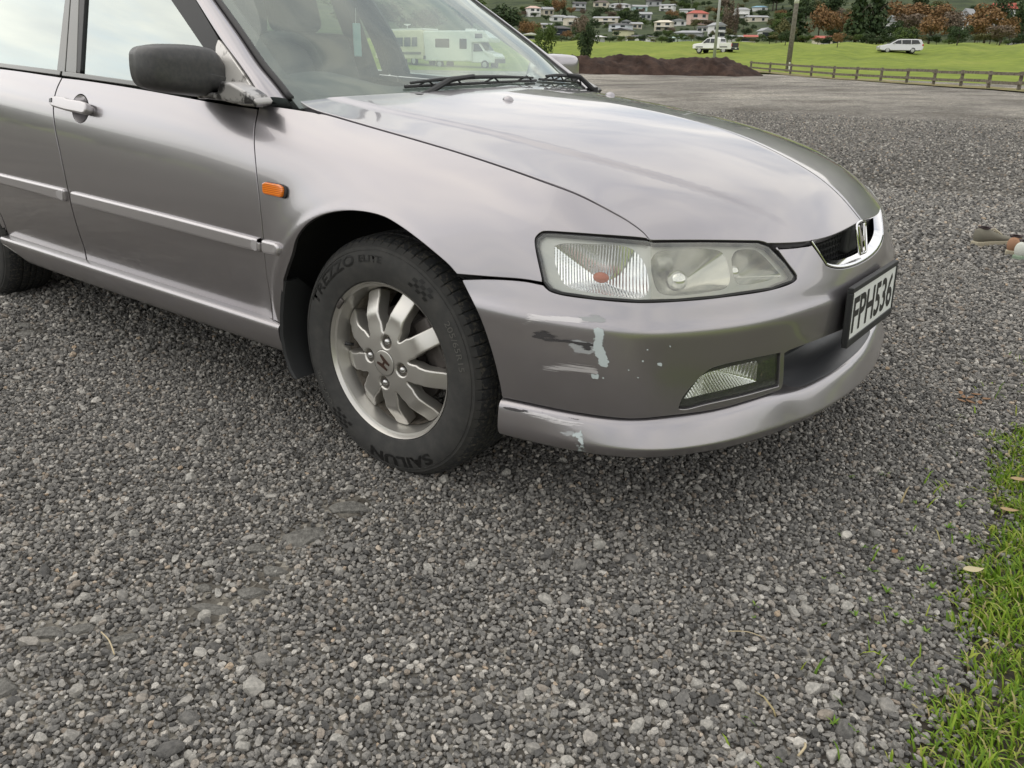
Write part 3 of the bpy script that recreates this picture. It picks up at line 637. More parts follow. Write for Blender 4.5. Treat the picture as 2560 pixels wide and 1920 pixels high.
def flare(x, z):
    d = np.hypot(x-WC[0], z-WC[1]); a = np.arctan2(z-WC[1], x-WC[0])
    k = .5+.5*np.tanh((a+.15)/.25)*np.tanh((math.pi+.25-a)/.25)
    front = .9+.1*np.tanh(x/.15)
    return front*k*(.019*np.exp(-np.maximum(d-.385, 0)**2/.0052)+.006*np.exp(-((d-.385)/.016)**2))*(d > .2)
def fA(u, v):
    P = np.einsum('ni,nj,ijk->nk', basis(CA.shape[0], u), basis(9, v), CA)
    fl = flare(P[:, 0], P[:, 2]); P[:, 1] -= fl; P[:, 2] += fl*.15
    return P
A = Surf(fA, 420, 150, (0, -1, .2))
# ---- surface B: front bumper, from the wheel arch round to the centre line
zB = [.285, .335, .39, .45, .505, .536, .551, .572, .60, .635, .68]
pl = dict(
 seam=[(.22, .838), (.32, .835), (.41, .824), (.50, .805), (.59, .778), (.66, .748), (.71, .708), (.752, .652), (.80, .57), (.842, .462), (.876, .328), (.899, .16), (.905, 0)],
 mid=[(.22, .845), (.32, .844), (.41, .836), (.505, .820), (.60, .792), (.672, .760), (.725, .716), (.767, .658), (.816, .575), (.857, .468), (.890, .334), (.912, .165), (.918, 0)],
 crease=[(.22, .845), (.32, .844), (.41, .836), (.507, .818), (.605, .789), (.68, .755), (.732, .710), (.772, .652), (.818, .57), (.860, .462), (.889, .330), (.910, .165), (.916, 0)],
 head=[(.22, .83), (.32, .825), (.405, .813), (.50, .796), (.597, .768), (.672, .734), (.72, .688), (.757, .636), (.797, .555), (.838, .44), (.863, .318), (.886, .160), (.892, 0)],
 nose=[(.22, .815), (.32, .81), (.40, .798), (.49, .78), (.58, .75), (.65, .715), (.70, .668), (.735, .618), (.775, .54), (.818, .425), (.853, .307), (.877, .157), (.883, 0)],
 top=[(.22, .805), (.32, .80), (.39, .788), (.48, .76), (.56, .72), (.63, .68), (.68, .63), (.712, .575), (.748, .505), (.793, .395), (.840, .287), (.864, .152), (.870, 0)])
pl = {k: np.array(v) for k, v in pl.items()}
def rowB(z):
    P = pl
    if z < .3: q = P['seam']+(P['seam']-P['mid'])*.9
    elif z < .36: q = P['seam']
    elif z < .42: q = P['seam']*.4+P['mid']*.6
    elif z < .48: q = P['mid']
    elif z < .52: q = P['mid']*.4+P['crease']*.6+.001
    elif z < .54: q = P['crease']+np.array([.003, .002])
    elif z < .56: q = P['crease']*.75+P['head']*.25
    elif z < .58: q = P['crease']*.40+P['head']*.60
    elif z < .61: q = P['head']
    elif z < .65: q = P['nose']
    else: q = P['top']
    return q
CB = np.zeros((13, 11, 3))
for j, z in enumerate(zB):
    q = rowB(z); CB[:, j, 0] = q[:, 0]; CB[:, j, 1] = -q[:, 1]
    CB[:, j, 2] = z+np.linspace(.006, -.012, 13)*(z < .56)
CB[-2, :, 0] = CB[-1, :, 0]                  # flat tangent at the centre line
def fB(u, v): return np.einsum('ni,nj,ijk->nk', basis(13, u), basis(11, v), CB)
B = Surf(fB, 300, 150, (.5, -.8, .1))
# ---- surface H: bonnet
Xf = nspline([0, .13, .262, .35, .423, .54, .647, .70, .78], [.876, .870, .850, .822, .790, .722, .650, .615, .56])
Xr = nspline([0, .25, .45, .6, .68, .78], [-.34, -.36, -.41, -.47, -.51, -.56])
Zf = nspline([0, .262, .423, .54, .647, .70, .78], [.676, .664, .676, .688, .696, .702, .69])
Zr = nspline([0, .25, .45, .6, .68, .78], [.964, .961, .954, .948, .944, .94])
gc = nspline([0, .19, .41, .585, .716, .83, .917, .969, 1], [1, .93, .838, .735, .615, .45, .275, .12, 0])
ge = nspline([0, .06, .14, .30, .446, .56, .665, .765, .857, .924, .968, 1], [1, .945, .875, .765, .675, .595, .512, .424, .318, .205, .10, 0])
wcr = nspline([0, .3, .55, .75, .87, .95, 1], [.60, .575, .545, .50, .42, .33, .262])
def fH(u, v):                                # u rear->front, v centre->side
    w = v*.76; x = Xr(w)+(Xf(w)-Xr(w))*u
    k = np.clip(w/.70, 0, 1.1)**2
    z = Zf(w)+(Zr(w)-Zf(w))*(gc(u)*(1-k)+ge(u)*k)
    z = z+.0052*sstep((wcr(u)-w)/.032+.5)*sstep((1.0-u)/.12)
    return np.stack([x, -w, z], 1)
H = Surf(fH, 240, 160, (0, 0, 1))
# ---- surface G: side glass plane, with tumblehome
def fG(u, v):
    x = -3.0+u*2.8; zb = .896+(-.47-x)*.049; z = zb+v*(1.40-zb); t = (z-.9)/.5
    w = .770-.135*t-.07*t*t+.012*np.sin(np.clip((x+2.6)/2.4, 0, 1)*math.pi)
    return np.stack([x, -w, z], 1)
G = Surf(fG, 160, 60, (0, -1, .3))

# ---- traced outlines (pixels of the photograph, turned into places on those surfaces)
doorcut = [(645.6, 269.4), (635.4, 336), (640, 419.5), (651, 524), (658, 593), (662, 650), (668, 700), (676.6, 750.6), (682.5, 801)]
rdoorcut = [(156, 191.7), (141, 224), (133.5, 260), (135.6, 307), (152, 390.6), (170, 477), (182, 530), (197.5, 583), (211.5, 625), (216.8, 652.7)]
sill_top = [(-330, 512), (-160, 550), (3.5, 593), (217, 654.5), (454.5, 733), (683.6, 803), (706, 816)]
arch = [(709, 701), (718, 672), (729, 640), (742.6, 596), (769.4, 560), (809.5, 538), (863, 528), (916.6, 531), (961, 543), (999, 565), (1042, 596), (1086, 631.7), (1121.8, 663), (1142, 686)]
hoodcut = [(739, 247), (774, 269), (849, 292), (948, 321), (1048, 349.5), (1147, 379), (1246, 411), (1346, 446), (1445, 483.5), (1520, 522), (1570, 551), (1608, 580), (1624, 599)]
headtop = [(1624, 600), (1617, 597), (1486, 586), (1376, 578.5)]
beltline = [(156, 191.7), (203, 197), (336, 217), (550, 255), (645.6, 269.4)]
# front wing
wing_uv = A.uvpath([
    ('px', doorcut), ('px', [(682.5, 801), (706, 812)]), ('px', [(706, 812), (709, 701)]), ('px', arch),
    ('px', [(1142, 686), (1220, 692), (1309, 698.5), (1356, 706)]), ('px', [(1356, 706), (1336.7, 609), (1338, 594), (1354, 580), (1376, 578.5)]),
    ('px', headtop[::-1]), ('px', hoodcut[::-1]), ('px', [(739, 247), (649, 250)]), ('px', [(649, 250), (645.6, 269.4)])])
wing = panel('front_wing', A, wing_uv, 'paint', car, gap=.0020, h=.011)
# doors
fd_uv = A.uvpath([('px', doorcut), ('px', [(682.5, 801), (454.5, 731), (216.8, 652.7)]), ('px', rdoorcut[::-1]), ('px', beltline)])
def ell(cx, cy, rx, ry, n=36, tilt=0.):
    return [(cx+rx*math.cos(a)*math.cos(tilt)-ry*math.sin(a)*math.sin(tilt), cy+rx*math.cos(a)*math.sin(tilt)+ry*math.sin(a)*math.cos(tilt)) for a in np.linspace(0, 2*math.pi, n, endpoint=False)]
hand_uv = np.array([A.hit(p) for p in ell(201, 272, 20, 35)])
fdoor = panel('front_door', A, fd_uv, 'paint', car, gap=.0020, h=.013, holes=[hand_uv])
rd_uv = A.uvpath([('px', rdoorcut), ('px', [(216.8, 652.7), (21, 590)]), ('px', [(21, 590), (3, 540), (-40, 470), (-130, 430)]), ('px', [(-130, 430), (-230, 300), (-260, 150)]), ('px', [(-260, 150), (0, 170), (156, 191.7)])])
rdoor = panel('rear_door', A, rd_uv, 'paint', car, gap=.0016, h=.015)
def A_xyz(x, z): return A.near((x, -.84, z))
# rear quarter, beyond the frame
xyz = lambda pts: [(x, -.83, z) for x, z in pts]
e0 = fA(*rd_uv.T); 
q_uv = A.uvpath([('px', [(21, 590), (3, 540), (-40, 470), (-130, 430)]), ('px', [(-130, 430), (-230, 300), (-260, 150)]), ('xyz', [fA(*A.hit((-260, 150))[:, None])[0], (-3.2, -.76, 1.03), (-3.5, -.72, 1.03)]), ('xyz', [(-3.5, -.72, 1.03), (-3.52, -.77, .6), (-3.5, -.76, .35)]),
    ('xyz', xyz([(-3.5, .35), (-3.04, .35)])), ('xyz', xyz([(-2.665+.38*math.cos(a), .317+.38*math.sin(a)) for a in np.linspace(math.pi-.1, .12, 20)])), ('xyz', xyz([(-2.29, .355), (-2.26, .36)]))])
quarter = panel('rear_quarter_panel', A, q_uv, 'paint', car, gap=.001, h=.03)
# bonnet (one symmetric panel)
hc = [H.hit(p) for p in crom(hoodcut, 10)]
hood_uv = np.array([*hc,
    *[H.hit(p) for p in crom([(1626, 601), (1761, 601), (1898.5, 603)], 10)], *[H.hit(p) for p in crom([(1910, 605), (1936, 613), (1985, 612), (2029, 606)], 8)],
    *[(1-.0005, v) for v in np.linspace(.262/.76, 0.0, 24)], *[(t, 0.) for t in np.linspace(.99, .075, 60)],
    *[H.hit(p) for p in crom([(1215, 219.8), (1178, 221.5), (1060, 228.5), (952, 235), (840, 241.5), (741, 247.5)], 10)]])
def clean(uv, S, d=.003):
    o = [uv[0]]
    for p in uv[1:]:
        if np.linalg.norm((p-o[-1])*[S.Lu, S.Lv]) > d: o.append(p)
    if np.linalg.norm((o[0]-o[-1])*[S.Lu, S.Lv]) < d: o.pop()
    return np.array(o)
def sym_panel(name, S, uv, m, axis_v=True, **k):
    """half panel mirrored and welded on the centre line; no flange along it"""
    V, F, NR = panel_data(S, clean(uv, S), **k); c = np.abs(V[:, 1]) < .014
    # drop flange faces that run along the centre line
    F = [f for f in F if not (len(f) == 4 and all(c[i] for i in f))]
    V[c, 1] = 0; NR[c, 1] = 0; NR /= np.maximum(np.linalg.norm(NR, axis=1), 1e-9)[:, None]
    n = len(V); V2 = np.vstack([V, V*MIR]); N2 = np.vstack([NR, NR*MIR]); F2 = F+[tuple(n+i for i in f[::-1]) for f in F]
    return obj(name, V2, F2, m, car, True, N2)
hood = sym_panel('bonnet', H, hood_uv, 'paint', gap=.0014, h=.012, edge=.002, depth=.022)
# bumper
open_top = [(1964, 881), (2040, 852), (2117, 822)]
seam = [(1254, 997), (1317.5, 1010), (1435, 1034), (1548, 1049), (1595, 1050), (1670, 1043), (1788, 1027), (1882, 1001), (1950, 978)]
p_ot = B.hit((2112, 824)); v_ot = p_ot[1]
p_gl = B.hit((2068, 664))
bump_uv = np.vstack([B.uvpath([('px', [(1152, 700), (1198, 792), (1229, 881), (1250, 966), (1254.5, 996)]), ('px', seam)])[:-1],
    [B.hit(p) for p in crom([(1952, 976), (1958, 963), (1963, 884)], 8)], [B.hit(p) for p in crom(open_top, 10)],
    [(t, v_ot-.012*(t-p_ot[0])/(1-p_ot[0])) for t in np.linspace(p_ot[0]+.01, 1, 10)],
    [(1, t) for t in np.linspace(v_ot, .785, 24)], 
    [(1+(p_gl[0]-1)*t, .785+(p_gl[1]-.785)*t**2) for t in np.linspace(.04, 1, 22)],
    [B.hit(p) for p in crom([(2068, 664), (2050, 636), (2031, 608)], 8)],
    [B.hit(p) for p in crom([(2029, 610), (1985, 615), (1938, 617)], 8)],
    [B.hit(p) for p in crom([(1936, 618), (1967, 657), (1992, 690), (1993, 697), (1984, 706), (1933, 724), (1795, 744), (1692, 753), (1596, 756), (1486, 748), (1400, 736), (1372, 726), (1358, 712)], 10)],
    [B.hit(p) for p in crom([(1354, 711), (1309, 702), (1220, 697), (1155, 699)], 10)]])
fog_px = [(1698, 1020), (1704, 1000), (1741, 954), (1773, 926), (1806, 914), (1882, 897.5), (1961, 882), (1957, 962), (1858, 989), (1764, 1010), (1712, 1022)]
fog_uv = B.uvpath([('px', [(1698, 1018), (1704, 1000), (1741, 954), (1773, 926), (1806, 914), (1882, 897.5), (1950, 884.5)]), ('px', [(1950, 884.5), (1946, 964)]), ('px', [(1946, 964), (1858, 988), (1764, 1009), (1714, 1021), (1700, 1020)])])
def bumper_build():
    V, F, NR = panel_data(B, clean(bump_uv, B), gap=.0012, h=.010, edge=.0018, depth=.014, holes=[clean(fog_uv, B)])
    c = np.abs(V[:, 1]) < .014; F = [f for f in F if not (len(f) == 4 and all(c[i] for i in f))]
    V[c, 1] = 0; NR[c, 1] = 0; NR /= np.maximum(np.linalg.norm(NR, axis=1), 1e-9)[:, None]
    n = len(V); return obj('front_bumper', np.vstack([V, V*MIR]), F+[tuple(n+i for i in f[::-1]) for f in F], 'paint', car, True, np.vstack([NR, NR*MIR]))
bumper = bumper_build()
# ---- lip spoiler under the bumper: a profile swept along the seam
seam3 = np.array([fB(*B.hit(p)[:, None])[0] for p in crom(seam, 14)])
tail = np.array([(.868, -.335, .322), (.884, -.27, .320), (.896, -.19, .319), (.904, -.10, .318), (.906, 0, .318)])
k_ = seam3[:, 1] < -.36
base = np.vstack([seam3[k_], tail]); base = crom(base, .012)
for _ in range(45): base[1:-1] = base[1:-1]*.5+(base[2:]+base[:-2])*.25
lipb = nspline([0, .12, .25, .40, .55, .70, .85, 1], np.array([.248, .247, .246, .244, .24, .235, .229, .226]))
def lip_rows():
    tg = np.gradient(base, axis=0); tg[:, 2] = 0; tg /= np.linalg.norm(tg, axis=1)[:, None]; nrm = np.stack([-tg[:, 1]*-1, tg[:, 0]*-1, 0*tg[:, 0]], 1)
    if (nrm[-1]@np.array([1, 0, 0])) < 0: nrm = -nrm
    nrm[-1] = (1, 0, 0); s = np.linspace(0, 1, len(base)); k = sstep((s-.06)/.34)[:, None]
    zb = lipb(s); rows = []
    prof_side = [(-.05, .012), (-.004, .002), (.006, -.004), (.013, -.012), (.017, -.05), (.017, -.06), (.0165, -.074), (.008, -.094), (-.008, -.100), (-.07, -.100)]
    prof_front = [(-.05, .012), (-.004, .002), (.004, -.003), (.012, -.012), (.031, -.060), (.0335, -.066), (.029, -.072), (.016, -.090), (.010, -.099), (-.07, -.100)]
    hgt = (base[:, 2]-zb)/.1
    for (a0, z0), (a1, z1) in zip(prof_side, prof_front):
        a_ = a0*(1-k)+a1*k; z_ = z0*(1-k)+z1*k
        P = base+nrm*a_; P[:, 2] = base[:, 2]+z_[:, 0]*np.where(z_[:, 0] < 0, hgt, 1); rows.append(P)
    return np.array(rows)
LR = lip_rows(); nr, nl = LR.shape[:2]
def smooth_rows(LR, sub=3):
    t = np.linspace(0, 1, (LR.shape[0]-1)*sub+1); return np.einsum('ti,ink->tnk', basis(LR.shape[0], t), LR)
LS = smooth_rows(LR, 4); nr = LS.shape[0]
V = LS.reshape(-1, 3); F = [(i*nl+j, i*nl+j+1, (i+1)*nl+j+1, (i+1)*nl+j) for i in range(nr-1) for j in range(nl-1)]
F.append(tuple(i*nl for i in range(nr)))
n = len(V); V = V.copy(); V[nl-1::nl, 1] = 0
lip = obj('lip_spoiler', np.vstack([V, V*MIR]), F+[tuple(n+i for i in f[::-1]) for f in F], 'paint', car, True)
bm = bmesh.new(); bm.from_mesh(lip.data); bmesh.ops.remove_doubles(bm, verts=bm.verts, dist=1e-5); bmesh.ops.recalc_face_normals(bm, faces=bm.faces); bm.to_mesh(lip.data); bm.free()
lip.data.set_sharp_from_angle(angle=R(60))
# ---- lower air intake: shelf behind the lip and a dark cavity
sh = np.array([(.862, -.34, .327), (.884, -.27, .326), (.897, -.19, .325), (.905, -.10, .324), (.907, 0, .324)]); sh = crom(sh, .02)
rows = [sh+np.array([-.004, 0, -.004]), sh+np.array([-.012, 0, .001]), sh+np.array([-.05, .0, .012]), sh+np.array([-.10, .0, .03]), sh+np.array([-.10, 0, .034]), sh+np.array([-.16, 0, .03])]
rows = np.array(rows); rows[:, :, 1] *= .985; nn = rows.shape[1]
V = rows.reshape(-1, 3); F = [(i*nn+j, (i+1)*nn+j, (i+1)*nn+j+1, i*nn+j+1) for i in range(5) for j in range(nn-1)]
n = len(V)
m = mat('shelf_plastic', (.055, .057, .062), .32)
shelf = obj('intake_shelf', np.vstack([V, V*MIR]), F+[tuple(n+i for i in f[::-1]) for f in F], 'shelf_plastic', car, True)
mb = MB(); mb.box((.70, 0, .40), (.06, 1.0, .24)); mb.box((.78, -.40, .41), (.14, .02, .22)); mb.box((.78, .40, .41), (.14, .02, .22)); mb.box((.74, 0, .50), (.2, .7, .01))
mb.build('intake_cavity', 'dark_cavity', car)
mb = MB(); mb.tube([(.80, -.42, .40), (.80, .42, .40)], .008, 6); mb.tube([(.80, -.42, .37), (.80, .42, .37)], .006, 6); mb.build('intake_bar', 'black_plastic', car)
# ---- inner shell: keeps the gaps dark
def shell(S, name, off, u0=0, u1=1, v0=0, v1=1, nu=60, nv=24, holes=None):
    u, v = np.meshgrid(np.linspace(u0, u1, nu), np.linspace(v0, v1, nv), indexing='ij'); u, v = u.ravel(), v.ravel()
    P = S.fn(u, v)-S.normal(u, v)*off
    F = [(i*nv+j, (i+1)*nv+j, (i+1)*nv+j+1, i*nv+j+1) for i in range(nu-1) for j in range(nv-1)]
    if holes is not None: F = [f for f in F if not holes(P[list(f)].mean(0))]
    used = sorted({i for f in F for i in f}); mpv = {i: k for k, i in enumerate(used)}
    return P[used], [tuple(mpv[i] for i in f) for f in F]
def arch_hole(c):
    return math.hypot(c[0], c[2]-.317) < .40 or math.hypot(c[0]+2.665, c[2]-.317) < .40
V, F = shell(A, 'x', .03, .0, .72, .12, .97, 150, 30, lambda c: arch_hole(c) or c[0] > .33)
both('inner_body', V, F, 'gap_black', car, True)
V, F = shell(H, 'x', .045, .05, .93, 0, .86, 40, 24); both('bonnet_lining', V, F, 'gap_black', car, True)
# ---- rocker sill
def sweep(path, prof_fn, name, m, parent, smooth=True, mirror=True, angle=40):
    rows = [prof_fn(t) for t in path]; n = len(rows[0]); V = [p for r_ in rows for p in r_]
    F = [(i*n+j, i*n+j+1, (i+1)*n+j+1, (i+1)*n+j) for i in range(len(rows)-1) for j in range(n-1)]
    F += [tuple(range(n-1, -1, -1)), tuple((len(rows)-1)*n+j for j in range(n))]
    return both(name, V, F, m, parent, smooth, mirror, angle)
def sill_prof(x):
    dz = (x+.36)*.008; cut = .055*max(0, min(1, (-2.06-x)/.18))
    return [(x, -w, z+dz+(cut*(1-min(1, (z-.24)/.10)))) for w, z in ((.78, .353), (.832, .351), (.840, .348), (.844, .342), (.845, .333), (.843, .312), (.836, .285), (.824, .266), (.806, .256), (.77, .252))]
sill = sweep(np.linspace(-2.245, -.372, 60), sill_prof, 'rocker_sill', 'paint', car)
mb = MB(); mb.box((-1.35, 0, .255), (1.9, 1.52, .02)); mb.box((.35, 0, .26), (.7, 1.1, .02)); mb.build('floor_pan', 'dark_cavity', car)
# ---- waist mouldings
def mould(poly, name='side_moulding', **k):
    uv = A.uvpath([('pl', poly+[poly[0]])]); return panel(name, A, uv, 'paint_trim', car, off=.013, edge=.0085, depth=.016, h=.02, **k)
mould([(181, 477), (420, 536), (655, 597), (656, 629), (600, 616), (420, 569), (182, 507)])
mould([(-150, 398), (0, 433), (168, 473), (171, 504), (0, 457), (-150, 421)])
mould([(661, 598), (694, 606), (702, 612), (702, 632), (697, 639), (663, 632)])
mat('scoop_lit', (.60, .585, .60), .4, .6, .5, .4, .15)  # flat crescents; the paler tone paints in light on the upturned scoops
for poly in ([(642, 597), (649, 599), (652, 601), (653, 624), (648, 625), (641, 620), (637, 611), (638, 602)], [(155, 474), (161, 474.5), (165, 477), (167, 498), (161, 498), (153, 492), (149, 484), (150, 478)]):
    panel('moulding_scoop', A, A.uvpath([('pl', poly+[poly[0]])]), 'scoop_lit', car, off=.0138, edge=.0006, depth=.002, h=.02)
# ---- door handle in a dished recess
def bowl(S, uv, depth, name, m, parent, rings=10, power=2., off=0., mirror=True, flat=0.):
    c = uv.mean(0); V = []; n = len(uv)
    for k in range(rings+1):
        s_ = 1-k/rings*(1-.02); q = c+(uv-c)*s_; P = S.fn(q[:, 0], q[:, 1]); Nn = S.normal(q[:, 0], q[:, 1])
        t = max(0., (1-s_)/(1-flat)) if flat else 1-s_**power
        V.append(P+Nn*(off-depth*min(1, t)))
    V = np.vstack(V); F = [(k*n+i, k*n+(i+1) % n, (k+1)*n+(i+1) % n, (k+1)*n+i) for k in range(rings) for i in range(n)]+[tuple(rings*n+i for i in range(n))]
    a = V[1]-V[0]; b = V[n]-V[0]
    if np.cross(a, b)@S.normal(uv[:1, 0], uv[:1, 1])[0] < 0: F = [f[::-1] for f in F]
    return both(name, V, F, m, parent, True, mirror)
for o in bowl(A, hand_uv, .013, 'handle_recess', 'paint', car): pass
hb = [(146, 249), (160, 246.5), (182, 250), (188, 254), (222, 259), (235, 264), (237.5, 272), (236, 286), (228, 289), (200, 283), (184, 280), (150, 270), (145, 264), (144, 254)]
handle = panel('door_handle', A, A.uvpath([('pl', hb+[hb[0]])]), 'paint_trim', car, off=.030, edge=.006, depth=.020, h=.012)
V, F, NR = panel_data(A, A.uvpath([('pl', [(147, 254), (153, 252), (153, 262), (147, 262), (147, 254)])]), off=.032, edge=.0005, depth=.002); both('key_lock', V, F, 'black_gloss', car)
for q in ((160, 259), (229, 276)):
    P = fA(*A.hit(q)[:, None])[0]; mb = MB(); mb.tube([P+np.array([0, .005, 0]), P-np.array([0, .02, 0])], .012, 10); both('handle_post', mb.V, mb.F, 'paint_trim', car, True)
# ---- side marker lamp
mk = [(663, 457), (672, 454.5), (706, 461), (717, 467), (720, 476), (718.5, 492), (713, 496), (668, 486), (664, 482)]
panel('marker_base', A, A.uvpath([('pl', mk+[mk[0]])]), 'black_plastic', car, off=.006, edge=.002, depth=.008, h=.01)
mk2 = [(664, 459), (672, 456), (703, 462), (713, 468), (715, 476), (713.5, 491), (709, 494), (669, 484.5), (665, 480)]
panel('side_marker', A, A.uvpath([('pl', mk2+[mk2[0]])]), 'amber', car, off=.013, edge=.004, depth=.010, h=.006)
# ---- greenhouse: glass, frames and pillars on the side-glass surface
def gp(name, pts, m, smooth=False, **k):
    uv = G.uvpath([('pl', pts+[pts[0]])], step=12); return panel(name, G, uv, m, car, **k)
glass('side_glass_far', (.84, .92, .88), .07)
glpoly = [(226, -230), (213, 0), (201, 183), (360, 205), (541, 232), (541, 166), (427, 0), (310, -180), (270, -236)]
V, F, NR = panel_data(G, G.uvpath([('pl', glpoly+[glpoly[0]])], step=12), h=.04, off=-.006, edge=.0005, depth=.004)
obj('door_glass', V, F, 'side_glass', car, True, NR); obj('door_glass', V*MIR, [f[::-1] for f in F], 'side_glass_far', car, True, NR*MIR)
rg = [(-330, -260), (-300, 150), (0, 158), (143, 177), (164, 0), (185, -235)]
V, F, NR = panel_data(G, G.uvpath([('pl', rg+[rg[0]])], step=12), h=.05, off=-.006, edge=.0005, depth=.004)
obj('rear_door_glass', V, F, 'side_glass', car, True, NR); obj('rear_door_glass', V*MIR, [f[::-1] for f in F], 'side_glass_far', car, True, NR*MIR)
m = mat('frame_trim', (.10, .10, .09), .22, .35, .5, .4, .1)
gp('sash_trim', [(427, 0), (310, -180), (345, -212), (489, 0), (546, 97), (541, 120), (540, 166)], 'black_plastic', off=.0, edge=.002, depth=.01, h=.03)
gp('window_seal', [(213, 0), (226, -232), (215, -232), (199, 0), (193, 182), (202, 184)], 'rubber_seal', off=.002, edge=.002, depth=.012, h=.03)
gp('door_frame', [(199, 0), (214, -232), (199, -232), (179, 0), (166, 180), (193, 184)], 'frame_trim', off=.003, edge=.002, depth=.02, h=.03)
gp('rear_door_frame', [(177, 0), (197, -232), (184, -232), (164, 0), (144, 178), (164, 181)], 'frame_trim', off=.003, edge=.002, depth=.02, h=.03)
gp('belt_trim', [(160, 179), (201, 184), (360, 206), (560, 236), (600, 246), (598, 258), (550, 253), (336, 216), (203, 197), (158, 191)], 'frame_trim', off=.006, edge=.003, depth=.02, h=.03)
gp('rear_belt_trim', [(-300, 145), (0, 158), (147, 176), (156, 179), (154, 190), (0, 169), (-300, 158)], 'frame_trim', off=.006, edge=.003, depth=.02, h=.03)
# windscreen pillar: strip between the door-frame gap and the screen edge
gap3 = [fG(*G.hit(q)[:, None])[0] for q in [(651, 252), (634, 216), (594, 156), (550, 96), (489, 0)]]
scr3 = [on(q, 1, -w) for q, w in [((720, 249), .700), ((687, 207), .694), ((653, 166), .686), ((601, 90), .665), ((537, 0), .635)]]
d_ = gap3[-1]-gap3[-2]; gap3.append(gap3[-1]+d_*1.0); gap3.append(np.array([gap3[-1][0]-.12, gap3[-1][1]+.025, 1.385]))
d_ = scr3[-1]-scr3[-2]; scr3.append(scr3[-1]+d_*.95); scr3.append(np.array([scr3[-1][0]-.12, scr3[-1][1]+.03, 1.375]))
def lerp(P, k): return crom(np.array(P), k)
def rs(P, n):
    P = crom(np.array(P), .01); d = np.concatenate([[0], np.cumsum(np.linalg.norm(np.diff(P, axis=0), axis=1))]); t = np.linspace(0, d[-1], n)
    return np.stack([np.interp(t, d, P[:, i]) for i in range(3)], 1)
g_, s_ = rs(gap3, 40), rs(scr3, 40)
out_ = np.array([.35, -.75, .55]); out_ /= np.linalg.norm(out_)
rows = [g_+np.array([0, .02, -.01]), g_+np.array([0, .002, -.001]), g_+out_*.003, g_*.75+s_*.25+out_*.012, g_*.5+s_*.5+out_*.0165, g_*.25+s_*.75+out_*.013, s_+out_*.004, s_+np.array([.0, .006, -.004]), s_+np.array([-.01, .02, -.02])]
rows = smooth_rows(np.array(rows), 3); n = rows.shape[1]
V = rows.reshape(-1, 3); F = [(i*n+j, i*n+j+1, (i+1)*n+j+1, (i+1)*n+j) for i in range(rows.shape[0]-1) for j in range(n-1)]
both('windscreen_pillar', V, F, 'paint', car, True)
mb = MB(); mb.tube(s_+np.array([.006, .006, .002]), .009, 8); both('windscreen_seal', mb.V, mb.F, 'rubber_seal', car, True)
mb = MB(); mb.tube(g_+np.array([-.004, .012, -.002]), .008, 6); both('door_seal', mb.V, mb.F, 'gap_black', car, True)
# windscreen
sw = nspline(np.linspace(0, 1, 40), s_+np.array([.004, .004, 0]))
def fW(u, v):
    t = 2*u-1; S_ = sw(v*1.04-.04); a = 1-np.abs(t)**2.2
    return np.stack([S_[:, 0]+(.15-.04*v)*a+.012, S_[:, 1]*-t, S_[:, 2]+(.012+.012*v)*a-.003], 1)
W = Surf(fW, 120, 80, (.5, 0, .8))
full = np.array([(u, 0) for u in np.linspace(0, 1, 50)]+[(1, v) for v in np.linspace(.02, 1, 40)]+[(u, 1) for u in np.linspace(.98, 0, 50)]+[(0, v) for v in np.linspace(.98, .02, 40)])
V, F, NR = panel_data(W, full, h=.03, edge=.0005, depth=.0); screen = obj('windscreen', V, F, 'windscreen_glass', car, True, NR)
il = [(573, 0), (640, 95), (712, 188), (737, 216), (760, 222), (800, 222.5), (952, 218), (1178, 208), (1330, 203)]
def frit():
    inn = [(u, .062) for u in np.linspace(.06, .94, 40)]+[(.965, .085)]+[(.972, v) for v in np.linspace(.12, .92, 30)]+[(.94, .95)]+[(u, .955) for u in np.linspace(.92, .08, 30)]+[(.06, .95)]+[(.028, v) for v in np.linspace(.92, .12, 30)]+[(.035, .085)]
    V, F, NR = panel_data(W, full, h=.03, edge=.0002, depth=0, off=-.003, holes=[np.array(inn)])
    return obj('screen_border', V, F, 'black_plastic', car, True, NR)
frit()
# cowl panel under the wipers
u, v = np.meshgrid(np.linspace(0, .14, 8), np.linspace(0, .98, 30), indexing='ij'); P = fH(u.ravel(), v.ravel())-np.array([0, 0, .022])
P = P.reshape(8, 30, 3); P[0] += np.array([-.12, 0, -.02]); V = P.reshape(-1, 3); F = [(i*30+j, (i+1)*30+j, (i+1)*30+j+1, i*30+j+1) for i in range(7) for j in range(29)]
n = len(V); obj('cowl', np.vstack([V, V*MIR]), F+[tuple(n+i for i in f[::-1]) for f in F], 'black_plastic', car, True)
